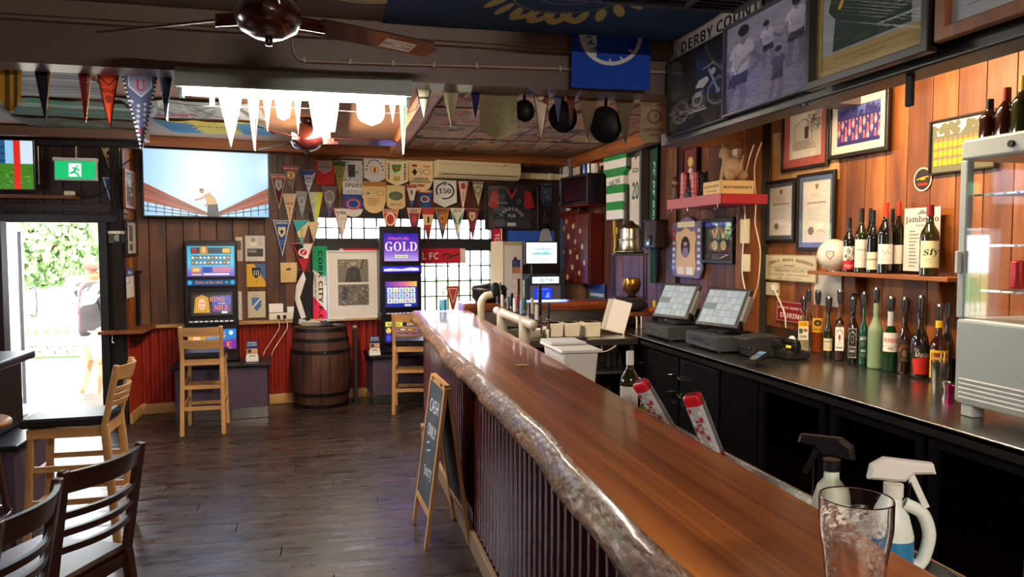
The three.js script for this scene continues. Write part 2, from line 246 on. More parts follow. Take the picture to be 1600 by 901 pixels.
// timber cornice pieces of the back room
ST('trim_2', muv(rb(5.2, 0.11, 0.22, 0.01, 1.0, 2.585, 0.1), 1, true), M.timber).position.copy(FR.back[0]); scene.children.at(-1).rotation.y = FR.back[1];
ST('trim_3', muv(rb(0.12, 0.13, 3.1, 0.008, 2.72, 2.56, -7.1).rotateY(0), 1, true), M.timber);
ST('trim_4', muv(rb(0.1, 0.1, 3.3, 0.008, 0.62, 2.58, -6.1), 1, true), M.timber);
// door wall, return wall
const wd = wallGroup('wall_door', 'door');
const DX0 = -2.72 + 1.85, DX1 = -1.99 + 1.85, DH = 1.826;
P(wd, 'backing', mg(bx(0.19, CEILB, 0.1, DX1 + 0.095, CEILB / 2, -0.07), bx(DX1 - DX0, CEILB - DH, 0.1, (DX0 + DX1) / 2, (CEILB + DH) / 2, -0.07), bx(0.9, CEILB, 0.1, DX0 - 0.45, CEILB / 2, -0.07)), C(0x160f0d, 0.9));
boards(wd, DX1, DX1 + 0.19, 0.1, CEILB, 0.1, M.dark); boards(wd, DX0 - 0.9, DX1, DH + 0.02, CEILB, 0.15, M.dark); boards(wd, DX0 - 0.9, DX0, 0.1, DH, 0.15, M.dark);
P(wd, 'fascia', mg(rb(2.6, 0.05, 0.1, 0.006, DX0 - 0.2, 2.49, 0.05)), C(0x15110f, 0.5)); P(wd, 'cornice', mg(rb(2.7, 0.09, 0.2, 0.01, DX0 - 0.2, 2.57, 0.1)), C(0x6a5347, 0.5));
P(wd, 'sill_rail', mg(rb(1.7, 0.07, 0.02, 0.004, DX0 + 0.05, 1.94, 0.01)), M.dark[1]);
{
  const d = wallGroup('door_1', 'door'), bl = C(0x0d0c0e, 0.4);
  P(d, 'head', rb(DX1 - DX0 + 0.28, 0.075, 0.16, 0.006, (DX0 + DX1) / 2, DH + 0.02, -0.03), bl); P(d, 'jamb', rb(0.07, DH, 0.16, 0.006, DX1 + 0.02, DH / 2, -0.03), bl);
  P(d, 'jamb', rb(0.05, DH, 0.16, 0.006, DX0 - 0.02, DH / 2, -0.03), C(0x8d9096, 0.35, 0.6), 'pale aluminium jamb');
  const lf = P(d, 'door_leaf', mg(frameGeo(0.7, 1.78, 0.07, 0.04).rotateY(-Math.PI / 2 + 0.12).translate(DX0 - 0.12, 0.92, -0.42)), C(0x8d9096, 0.35, 0.5), 'pale glazed leaf swung open to the street');
  P(lf, 'glass', bx(0.57, 1.65, 0.006).rotateY(-Math.PI / 2 + 0.12).translate(DX0 - 0.14, 0.92, -0.42), M.glass); P(lf, 'handle', tube([[DX0 - 0.09, 0.95, -0.68], [DX0 - 0.04, 0.95, -0.68], [DX0 - 0.04, 1.2, -0.68], [DX0 - 0.09, 1.2, -0.68]], 0.009), M.chrome);
  P(d, 'threshold', rb(DX1 - DX0, 0.03, 0.2, 0.008, (DX0 + DX1) / 2, 0.0, -0.06), M.steel);
}
const wr = wallGroup('wall_return', 'ret');
P(wr, 'backing', bx(0.5, CEILB, 0.08, 0.06, CEILB / 2, -0.06), C(0x160f0d, 0.9));
boards(wr, -0.14, 0.3, 0.86, CEILB, 0.11, M.orange); P(wr, 'wainscot', muv(rb(0.43, 0.76, 0.018, 0.004, 0.07, 0.48, 0.0)), C(0xa8351c, 0.45), 'bright red painted panel'); P(wr, 'skirting', muv(rb(0.44, 0.1, 0.03, 0.005, 0.07, 0.05, 0.01)), M.pine);
// left, near and right walls with their openings
const wallM = C(0x6a4a38, 0.7);
const lw = ST('wall_left', mg(bx(0.15, 2.8, 2.2, RX0 - 0.075, 1.4, -6.3), bx(0.15, 0.9, 1.2, RX0 - 0.075, 0.45, -4.6), bx(0.15, 0.7, 1.2, RX0 - 0.075, 2.45, -4.6), bx(0.15, 2.8, 6.6, RX0 - 0.075, 1.4, -0.7)), wallM);
{
  const w = new THREE.Group(); w.name = 'window_2'; w.userData.kind = 'structure'; scene.add(w); w.position.set(RX0 - 0.07, 1.5, -4.6); w.rotation.y = Math.PI / 2;
  P(w, 'frame', frameGeo(1.2, 1.2, 0.05, 0.09), M.dark[0]); P(w, 'mullion', bx(0.04, 1.1, 0.06, 0, 0, 0.04), M.dark[0]);
  for (const x of [-0.285, 0.285]) P(w, 'pane', bx(0.52, 1.1, 0.005, x, 0, 0.04), M.glass);
}
ST('wall_near', bx(7.05, 2.8, 0.15, (RX0 + RX1) / 2, 1.4, RZ1 + 0.075), wallM);
const wrt = wallGroup('wall_right', 'right');
P(wrt, 'backing', bx(9.9, 2.8, 0.1, 1.95 - 0.5, 1.4, -0.07), C(0x2a160c, 0.9));
boards(wrt, -3.1, 1.9, 0.9, CEIL, 0.17, M.orange); boards(wrt, 1.9, 6.4, 0.0, CEIL, 0.17, M.orange);
const wrf = wallGroup('wall_right_far', 'rfar');
P(wrf, 'backing', bx(2.6, 2.7, 0.06, 1.2, 1.35, -0.05), C(0x2a1a14, 0.9)); boards(wrf, -0.1, 2.46, 0.8, CEILB, 0.16, M.brown); boards(wrf, -0.1, 2.46, 0.0, 0.8, 0.16, M.dark);
const wal = wallGroup('wall_alcove', 'alc');
P(wal, 'backing', bx(1.1, 1.78, 0.12, -0.13, 1.81, -0.08), C(0x2a1a14, 0.9)); boards(wal, -0.7, 0.42, 0.92, CEIL, 0.14, M.brown);
{ // the wall post between alcove and servery
  ST('column', mg(muv(rb(0.15, 1.84, 0.1, 0.008, 3.0, 1.83, -5.06))), M.timber);
  ST('column', mg(muv(rb(0.07, 1.84, 0.06, 0.008, 3.11, 1.83, -5.05))), C(0x2e2a1c, 0.6));
}
// black bulkhead over the servery
const BK0 = atX(1045, 225, 1.9), BKY = BK0.y, BKZ = BK0.z;
const bulk = ST('beam', mg(bx(0.1, CEIL - BKY, 3.6, 1.95, (CEIL + BKY) / 2, BKZ + 1.8)), C(0x0f0e10, 0.5));
P(bulk, 'ledge', mg(rb(0.14, 0.075, 3.6, 0.008, 1.92, BKY + 0.02, BKZ + 1.8)), C(0x121214, 0.4), 'black ledge carrying the pictures');
{ const a = atZ(1052, 228, -5.05), b = atZ(1194, 228, -5.05); ST('trim_5', muv(rb(b.x - a.x, 0.4, 0.04, 0.004, (a.x + b.x) / 2, a.y + 0.2, -5.05), 1, true), M.orange[0]); }
// ---------------------------------------------------------------- lamps
function tubeLamp(name, label, x, y, z, L, along, power, col = 0xfff6e6, glow = 20, skirt = false) {   // a batten with one tube under it
  const g = T(name, label, 'light', null, [x, y, z], along === 'z' ? Math.PI / 2 : 0);
  P(g, 'batten', mg(rb(L + 0.02, 0.09, 0.1, 0.006, 0, 0.07, 0.0), rb(L + 0.03, 0.02, 0.06, 0.004, 0, 0.025, 0.05)), C(0x8fa2a0, 0.4));
  for (const s of [-1, 1]) P(g, 'end_cap', bx(0.02, 0.05, 0.05, s * L / 2, 0, 0), C(0x9fb0b0, 0.4));
  P(g, 'tube', rz(cy(0.016, 0.016, L - 0.03, 0, 0, 0, 12), Math.PI / 2), MS({ color: 0xffffff, emissive: col, emissiveIntensity: glow, roughness: 0.4 }));
  if (skirt) P(g, 'reflector', mg(bx(L + 0.03, 0.085, 0.004, 0, 0.066, 0.075), bx(L + 0.03, 0.004, 0.13, 0, 0.108, 0.012), bx(L + 0.03, 0.05, 0.004, 0, 0.085, -0.052)), C(0x8ea09c, 0.45), 'grey-green reflector plate');
  for (const s of [-1, 1]) { const l = new THREE.RectAreaLight(col, power * 0.8, L - 0.04, 0.04); l.position.set(0, -0.02, s * 0.018); l.rotation.set(-Math.PI / 2 - s * 0.85, 0, 0); g.add(l); }
  return g;
}
{
  const a = atZ(283, 146, -4.06), b = atZ(637, 157, -4.06);
  tubeLamp('fluorescent_light', 'long grey fluorescent batten lit under the ceiling beam among pennants', (a.x + b.x) / 2, (a.y + b.y) / 2, -4.06, b.x - a.x, 'x', 120, 0xfff6e6, 20, true);
  tubeLamp('fluorescent_light', 'fluorescent batten lit on the back-room ceiling above the far fan', atY(500, 205, 2.5).x, 2.505, atY(500, 205, 2.5).z, 1.2, 'z', 190, 0xffe6c8, 80);
  tubeLamp('fluorescent_light', 'fluorescent batten on the ceiling over the near end of the bar', 0.5, 2.62, 1.3, 1.2, 'x', 320, 0xfff0de);
  tubeLamp('fluorescent_light', 'fluorescent batten hidden behind the black bulkhead above the back counter', 2.16, 2.62, -3.3, 1.2, 'z', 210, 0xffdcb0);
}
// ---------------------------------------------------------------- the bar
const BZ0 = -6.15, BZ1 = -0.25, BT = 1.08;
const xF = (z) => 0.60 - 0.0175 * (z - BZ0) + 0.009 * Math.sin(z * 2.1 + 0.6) + 0.006 * Math.sin(z * 5.3) + 0.003 * Math.sin(z * 11.7), xB = (z) => 1.075 - 0.03 * (z - BZ0);
{
  const g = T('bar_counter', 'long timber-topped bar with live edge and maroon corrugated front', 'bar', null, [0, 0, 0]);
  const n = 90, zz = (b) => BZ0 + (BZ1 - BZ0) * b;
  P(g, 'bar_top', mg(grid(6, n, (a, b) => { const z = zz(1 - b), x0 = xF(z) + 0.045, x = x0 + (xB(z) - x0) * a; return [x, BT, z, x * 1.0, z * 0.5]; }), grid(1, n, (a, b) => { const z = zz(1 - b); return [xB(z), BT - a * 0.07, z, a * 0.07, z * 0.5]; })), M.bar);
  const prof = [[0.045, 0.0], [0.038, -0.003], [0.024, -0.012], [0.012, -0.03], [0.004, -0.05], [0.0, -0.07], [0.012, -0.09], [0.06, -0.098], [0.16, -0.1]];
  const nz = (z, k) => 0.009 * (fbm(z * 0.37 + k * 0.05, k * 0.17, 24, 16, 77, 4) - 0.5) * 2;
  P(g, 'live_edge', grid(prof.length - 1, 260, (a, b) => { const z = zz(1 - b), k = Math.round(a * (prof.length - 1)), [px, py] = prof[k]; const w = k > 1 && k < 7 ? nz(z, k) : 0; return [xF(z) + px + w, BT + py + w * 0.5, z, a * 0.5, z * 1.6]; }), M.live, 'wavy waxed live edge with bark marks');
  P(g, 'end_grain', mg(bx(xB(BZ0) - xF(BZ0) - 0.05, 0.08, 0.01, (xB(BZ0) + xF(BZ0)) / 2, BT - 0.045, BZ0)), M.live);
  P(g, 'front', corrugated(BZ1 - BZ0, 0.92, 0.076, 0.009).rotateY(-Math.PI / 2).translate(0.72, 0.08, BZ0), M.maroonIron, 'maroon corrugated iron front');
  P(g, 'carcass', mg(bx(0.24, 0.97, BZ1 - BZ0 - 0.02, 0.86, 0.485, (BZ0 + BZ1) / 2)), C(0x1c1414, 0.8));
  P(g, 'kick_board', mg(rb(0.025, 0.1, BZ1 - BZ0, 0.004, 0.70, 0.05, (BZ0 + BZ1) / 2), rb(0.03, 0.05, 0.12, 0.004, 0.70, 0.12, BZ0 + 0.03)), C(0x8a6f52, 0.5));
  P(g, 'steel_ledge', mg(rb(0.2, 0.02, 4.9, 0.004, 1.1, 0.93, -2.75), bx(0.01, 0.12, 4.9, 1.005, 0.97, -2.75), rb(0.012, 0.06, 4.9, 0.003, 1.195, 0.925, -2.75)), M.steel, 'stainless steel ledge behind the bar top');
  P(g, 'marking', rb(0.05, 0.002, 0.03, 0.0005, 0.80, BT + 0.004, atY(795, 572, BT).z), C(0xb59a4a, 0.4, 0.4), 'small brass plate let into the top');
}
{ // the end of the servery: timber rail, steel bench with racks of glasses
  const g = T('bar_return', 'polished timber rail closing the far end of the servery', 'bar');
  P(g, 'rail', muv(rb(1.62, 0.075, 0.3, 0.012, 1.86, 1.09, -6.32), 1, true), MP({ map: TW.bar, roughness: 0.3, clearcoat: 0.8, clearcoatRoughness: 0.15, color: 0xd8b8a8 })); P(g, 'panel', bx(1.62, 1.05, 0.08, 1.86, 0.525, -6.36), C(0x1a1312, 0.7)); P(g, 'splashback', rb(1.6, 0.14, 0.012, 0.003, 1.86, 0.98, -6.26), M.steel);
  const b = T('steel_bench', 'stainless steel glass bench with open racks below', 'bench');
  P(b, 'bench_top', mg(rb(1.1, 0.035, 0.85, 0.006, 1.69, 0.893, -5.75), rb(1.1, 0.05, 0.02, 0.004, 1.69, 0.885, -5.32)), M.steel); P(b, 'rack_shelf', rb(1.05, 0.02, 0.75, 0.004, 1.69, 0.64, -5.75), M.steel); P(b, 'rack_shelf', rb(1.05, 0.02, 0.75, 0.004, 1.69, 0.38, -5.75), M.steel);
  for (const [x, z] of [[1.16, -5.36], [1.66, -5.36], [2.2, -5.36], [1.16, -6.1], [2.2, -6.1]]) P(b, 'leg', bx(0.035, 0.88, 0.035, x, 0.44, z), M.steel);
  P(b, 'back_panel', bx(1.05, 0.86, 0.01, 1.69, 0.43, -6.16), C(0x18181a, 0.5, 0.5));
}
// beer glasses in the racks
const glassGeo = lathe([[0, 0], [0.026, 0], [0.03, 0.004], [0.033, 0.07], [0.038, 0.13], [0.0365, 0.13], [0.031, 0.07], [0.027, 0.012], [0, 0.012]], 14);
{
  const rows = [[0.651, -5.46, 'front of the upper glass rack under the steel bench'], [0.651, -5.58, 'second line of the upper glass rack'], [0.391, -5.46, 'lower glass rack under the steel bench']];
  rows.forEach(([y, z, where]) => { for (let i = 0; i < 11; i++) if (!(i === 4)) TM('beer_glass', 'clear beer glass standing in the ' + where, 'glass', 'beer glasses in the rack: ' + where, glassGeo, M.thick, [1.2 + i * 0.095, y, z + (i % 3) * 0.012]); });
}
// ---------------------------------------------------------------- back counter
const CT = 0.92, CX = 2.25, CZ0 = -5.85, CZ1 = -0.9;
const zu = (u, x = 2.3) => atX(u, 600, x).z;
{
  const g = T('back_counter', 'stainless steel back counter along the timber wall', 'counter');
  P(g, 'counter_top', mg(muv(rb(0.89, 0.03, CZ1 - CZ0, 0.006, CX + 0.445, CT - 0.015, (CZ0 + CZ1) / 2)), rb(0.02, 0.055, CZ1 - CZ0, 0.006, CX + 0.01, CT - 0.03, (CZ0 + CZ1) / 2), bx(0.012, 0.1, CZ1 - CZ0, 3.135, CT + 0.05, (CZ0 + CZ1) / 2)), M.steel);
}
TM('counter_plinth', 'black recessed plinth under the back counter cupboards', 'plinth', null, bx(0.6, 0.078, CZ1 - CZ0, 2.66, 0.039, (CZ0 + CZ1) / 2), C(0x0e0f11, 0.7));
const doorM = C(0x1d1f22, 0.4, 0.5), handleM = M.chrome;
[[966, 1012, 'dark steel cupboard door at the far end of the back counter'], [1013, 1062, 'dark steel cupboard door hinged beside the far-end cupboard door, handles at its edge'], [1064, 1126, 'dark steel cupboard door beside the black counter panel, handles at its edge']].forEach(([a, b, lab], i) => {
  const z0 = zu(a), z1 = zu(b), c = T('cupboard', lab, 'cupboard', null, [2.3, 0.08, (z0 + z1) / 2]);
  P(c, 'body', bx(0.6, 0.78, z1 - z0 - 0.004, 0.32, 0.39, 0), C(0x0e0f11, 0.6));
  P(c, 'door', muv(rb(0.025, 0.76, z1 - z0 - 0.008, 0.004, 0, 0.38, 0)), doorM); const s = i === 2 ? -1 : 1, hz = s * ((z1 - z0) / 2 - 0.05);
  for (const y of [0.64, 0.52]) P(c, 'handle', tube([[-0.01, y, hz], [-0.045, y, hz], [-0.05, y - 0.01, hz - s * 0.04], [-0.012, y - 0.012, hz - s * 0.07]], 0.006, 12), handleM);
  P(c, 'lock', rz(cy(0.012, 0.012, 0.02, 0, 0, 0, 10), Math.PI / 2).translate(-0.015, 0.44, hz), handleM);
});
TM('counter_blank', 'plain black panel between the cupboards and the glass fridges', 'panel', null, rb(0.02, 0.78, zu(1187) - zu(1128) - 0.006, 0.004, 2.3, 0.46, (zu(1187) + zu(1128)) / 2), C(0x0b0c0f, 0.3));
[[1190, 1296, 'black glass-door bar fridge next to the black counter panel'], [1302, 1453, 'black glass-door bar fridge with long wire shelves under the spirit bottles'], [1458, 1650, 'black glass-door bar fridge beneath the countertop display fridge']].forEach(([a, b, lab], i) => {
  const z0 = zu(a), z1 = zu(b), L = z1 - z0, c = T('bar_fridge', lab, 'fridge', null, [2.3, 0.08, (z0 + z1) / 2]), fm = C(0x0d0e12, 0.3);
  P(c, 'door_frame', frameGeo(L - 0.01, 0.78, 0.045, 0.03).rotateY(-Math.PI / 2).translate(0.01, 0.39, 0), fm); P(c, 'glass', bx(0.006, 0.7, L - 0.1, 0.005, 0.39, 0), MP({ color: 0xaab2be, transmission: 1, thickness: 0, roughness: 0.02 }));
  P(c, 'liner', mg(bx(0.66, 0.01, L - 0.02, 0.36, 0.005, 0), bx(0.66, 0.01, L - 0.02, 0.36, 0.775, 0), bx(0.01, 0.77, L - 0.02, 0.68, 0.39, 0), bx(0.66, 0.77, 0.01, 0.36, 0.39, L / 2 - 0.01), bx(0.66, 0.77, 0.01, 0.36, 0.39, -L / 2 + 0.01)), C(0x15161a, 0.5));
  for (const y of [0.22, 0.48]) P(c, 'shelf', mg(...Array.from({ length: 9 }, (_, k) => rz(cy(0.003, 0.003, 0.6, 0, 0, 0, 6), Math.PI / 2).translate(0.36, y, -L / 2 + 0.05 + k * (L - 0.1) / 8)), bx(0.008, 0.012, L - 0.06, 0.07, y, 0), bx(0.008, 0.012, L - 0.06, 0.6, y, 0)), C(0x9a9da2, 0.3, 1));
  P(c, 'handle', tube([[-0.02, 0.2, L / 2 - 0.03], [-0.055, 0.22, L / 2 - 0.03], [-0.055, 0.56, L / 2 - 0.03], [-0.02, 0.58, L / 2 - 0.03]], 0.008, 14), M.chrome);
  for (let k = 0; k < 5; k++) TM('stored_glass', ['glass chilling on the wire shelf of the fridge beside the black panel', 'glass chilling on the wire shelf of the fridge under the spirit bottles', 'glass chilling on the wire shelf of the fridge below the display cabinet'][i], 'glass', 'glasses chilling in bar fridge ' + ['beside the panel', 'under the bottles', 'under the display cabinet'][i], glassGeo, M.thick, [2.5, 0.08 + 0.486, (z0 + z1) / 2 - L / 2 + 0.12 + k * (L - 0.24) / 4]);
});
// ---------------------------------------------------------------- bottles
const glassCol = { clear: MP({ color: 0xffffff, transmission: 1, thickness: 0.01, roughness: 0.03, ior: 1.5 }), green: MP({ color: 0x2f7a3c, transmission: 0.85, thickness: 0.01, roughness: 0.05, ior: 1.5, attenuationColor: 0x1c6a2c, attenuationDistance: 0.03 }), dark: MP({ color: 0x16140f, roughness: 0.08, clearcoat: 1 }), olive: MP({ color: 0x2c2e12, roughness: 0.07, transmission: 0.3, thickness: 0.01, clearcoat: 1 }), amber: MP({ color: 0xb0581c, transmission: 0.6, thickness: 0.02, roughness: 0.05, ior: 1.45 }), melon: MP({ color: 0x1f8a34, roughness: 0.25, transmission: 0.4, thickness: 0.02 }), brown: MP({ color: 0x2a1208, roughness: 0.08, clearcoat: 1 }), teal: MP({ color: 0x0c4432, roughness: 0.08, clearcoat: 1 }), frost: MP({ color: 0xa8c8a0, roughness: 0.4, transmission: 0.5, thickness: 0.01 }) };
const profs = { round: [[0, 0], [0.9, 0], [1, 0.02], [1, 0.55], [0.92, 0.62], [0.45, 0.74], [0.34, 0.8], [0.33, 1], [0, 1]], wine: [[0, 0], [0.95, 0], [1, 0.02], [1, 0.55], [0.9, 0.63], [0.5, 0.72], [0.38, 0.78], [0.36, 1], [0, 1]], squat: [[0, 0], [0.95, 0], [1, 0.03], [0.98, 0.3], [1, 0.5], [0.8, 0.64], [0.4, 0.74], [0.34, 0.8], [0.36, 1], [0, 1]], square: [[0, 0], [0.95, 0], [1, 0.02], [1, 0.6], [0.85, 0.68], [0.4, 0.74], [0.36, 0.8], [0.36, 1], [0, 1]] };
function bottle(name, label, group, pos, r, h, { kind = 'round', glass = 'dark', lab, ly = [0.14, 0.48], cap, capH = 0.2, pourer, liquid, capLabel, turn = 0 } = {}) {
  const g = T(name, label, 'bottle', group, pos, turn - 0.6);
  const body = lathe(profs[kind].map(([a, b]) => [a * r, b * h]), kind === 'square' ? 4 : 18); if (kind === 'square') { body.rotateY(Math.PI / 4); body.scale(1.18, 1, 1.18); }
  P(g, 'glass', body, glassCol[glass]);
  if (liquid) P(g, 'liquid', kind === 'square' ? bx(r * 1.5, h * liquid[1], r * 1.5, 0, h * liquid[1] / 2 + 0.006, 0) : cy(r * 0.93, r * 0.93, h * liquid[1], 0, h * liquid[1] / 2 + 0.006, 0, 18), C(liquid[0], 0.2));
  if (lab) {
    const y0 = ly[0] * h, y1 = ly[1] * h, A = 1.15;
    P(g, 'label', kind === 'square' ? sheet(r * 1.5, y1 - y0, lab, 0.001, r * 0.845).translate(0, (y0 + y1) / 2, 0) : grid(10, 1, (a, b) => [Math.sin((a - 0.5) * 2 * A) * r * 1.015, y0 + (y1 - y0) * b, Math.cos((a - 0.5) * 2 * A) * r * 1.015, lab.u0 + (lab.u1 - lab.u0) * a, lab.v0 + (lab.v1 - lab.v0) * b]), pm(lab));
  }
  if (cap) P(g, 'capsule', cy(r * 0.39, r * 0.41, h * capH, 0, h * (1 - capH / 2) + 0.002, 0, 14), C(cap, 0.35), capLabel);
  if (pourer) P(g, 'pourer', mg(cy(r * 0.42, r * 0.36, 0.02, 0, h + 0.01, 0, 12), cy(0.020, 0.017, 0.055, 0, h + 0.047, 0, 14), cy(0.013, 0.02, 0.012, 0, h + 0.08, 0, 14)), pourer === 'chrome' ? M.chrome : C(0x7a7a80, 0.2, 0.9), 'grey measured pourer');
  return g;
}
const LB = {
  tequila: cell(64, 64, (g, w, h) => { F(g, '#d9d4c2', 0, 0, w, h); F(g, '#e3b81e', 0, 0, w, 20); TX(g, 'COOKS', w / 2, 10, 14, '#7a1c10'); F(g, '#3a5a3a', 6, 26, 22, 16); F(g, '#a83a28', 34, 26, 22, 10); TX(g, 'LIGUERS', w / 2, 52, 11, '#222'); }),
  galliano: cell(48, 64, (g, w, h) => { F(g, '#d8a018', 0, 0, w, h); CI(g, w / 2, 22, 14, '#241a10'); TX(g, 'G', w / 2, 23, 16, '#d8a018'); TX(g, 'GALLA', w / 2, 50, 11, '#241a10'); }),
  cream: cell(48, 48, (g, w, h) => { F(g, '#d8d3b0', 0, 0, w, h); TX(g, 'HENRY’S', w / 2, 14, 10, '#3a4a2a'); LINES(g, 6, 24, 36, 4, 5, '#777'); }),
  beam: cell(80, 100, (g, w, h) => { F(g, '#e8e6e0', 0, 0, w, h); ARC(g, 'JIM BEAM', w / 2, 46, 34, 13, '#222', -Math.PI / 2, 0.27); CI(g, w / 2, 42, 11, '#a8241c'); F(g, '#a8241c', w / 2 - 3, 50, 6, 12); LINES(g, 18, 68, 44, 2, 5, '#888'); TX(g, 'BOURBON', w / 2, 86, 13, '#222'); }),
  jack: cell(80, 110, (g, w, h) => { F(g, '#15140f', 0, 0, w, h); ARC(g, 'JACK DANIEL’S', w / 2, 52, 36, 10, '#ddd', -Math.PI / 2, 0.2); g.strokeStyle = '#ccc'; g.lineWidth = 2; g.strokeRect(4, 4, w - 8, h - 8); CI(g, w / 2, 42, 12, '#ccc', 2); TX(g, 'Tennessee', w / 2, 68, 13, '#ddd', 'italic', 0, 'serif'); TX(g, 'WHISKEY', w / 2, 84, 12, '#ddd'); LINES(g, 16, 94, 48, 2, 5, '#999'); }),
  jacks: cell(64, 90, (g, w, h) => { F(g, '#0f3a2c', 0, 0, w, h); TX(g, 'JACK’S', w / 2, 18, 16, '#d8e0d0'); LINES(g, 10, 32, 44, 3, 6, '#a9c0a9'); TX(g, 'MINT', w / 2, 62, 13, '#c9d8c9'); LINES(g, 10, 74, 44, 2, 6, '#a9c0a9'); }),
  pernod: cell(84, 64, (g, w, h) => { F(g, '#e2ded6', 0, 0, w, h); F(g, '#c8b8a8', 0, 44, w, 3); TX(g, 'PERNOD', w / 2, 26, 19, '#b8283a'); TX(g, 'PARIS', w / 2, 54, 10, '#555'); }),
  baileys: cell(80, 70, (g, w, h) => { F(g, '#2a1a12', 0, 0, w, h); ARC(g, 'BAILEYS', w / 2, 52, 32, 14, '#c8702c', -Math.PI / 2, 0.34); CI(g, w / 2, 44, 12, '#7a5a3a'); LINES(g, 20, 60, 40, 2, 5, '#a98'); }),
  tia: cell(80, 90, (g, w, h) => { F(g, '#120c0a', 0, 0, w, h); PO(g, [[6, 44], [w - 4, 30], [w - 10, h], [14, h]], '#c8281c'); TX(g, 'Tia', 22, 14, 15, '#ddd', 'italic'); TX(g, 'Maria', 42, 28, 20, '#eee', 'italic'); }),
  kahlua: cell(80, 100, (g, w, h) => { F(g, '#d8b018', 0, 0, w, h); F(g, '#8a2a1a', 8, 10, 64, 34); TX(g, 'KAHLÚA', w / 2, 28, 15, '#f2d878'); CI(g, w / 2, 66, 14, '#6a3a14'); LINES(g, 14, 86, 50, 2, 5, '#5a3a10'); }),
  wineA: cell(64, 90, (g, w, h) => { F(g, '#e8e4dc', 0, 0, w, 56); BLOT(g, w, 48, ['#222', '#555', '#888'], 26, 3, 12); PO(g, [[0, 58], [w, 50], [w, h], [0, h]], '#b81c24'); TX(g, 'Rogue', w / 2, 74, 16, '#f4e0d0', 'italic'); }),
  wineB: cell(64, 110, (g, w, h) => { F(g, '#dedbd2', 0, 0, w, h); TX(g, 'T.E.S.S.', w / 2, 40, 13, '#444'); LINES(g, 12, 54, 40, 5, 7, '#9a968c'); }),
  wineC: cell(64, 70, (g, w, h) => { F(g, '#e6e0c4', 0, 0, w, h); TX(g, 'KENWOOD', w / 2, 30, 12, '#3a3020'); LINES(g, 12, 42, 40, 3, 6, '#8a8470'); }),
  wineD: cell(64, 84, (g, w, h) => { F(g, '#e9e6df', 0, 0, w, h); LN(g, [[16, 40], [22, 24], [30, 44], [36, 28], [46, 40]], '#888', 2); LINES(g, 14, 56, 34, 3, 6, '#aaa'); }),
  wineF: cell(64, 100, (g, w, h) => { F(g, '#d8ddb4', 0, 0, w, h); TX(g, 'Sfy', w / 2, 42, 30, '#14160e', 'italic bold', -0.1, 'serif'); LINES(g, 14, 66, 36, 3, 7, '#8a8c6a'); }),
  plain: cell(64, 80, (g, w, h) => { F(g, '#e4e2da', 0, 0, w, h); LINES(g, 22, 50, 24, 2, 8, '#b5b2a8'); }),
};
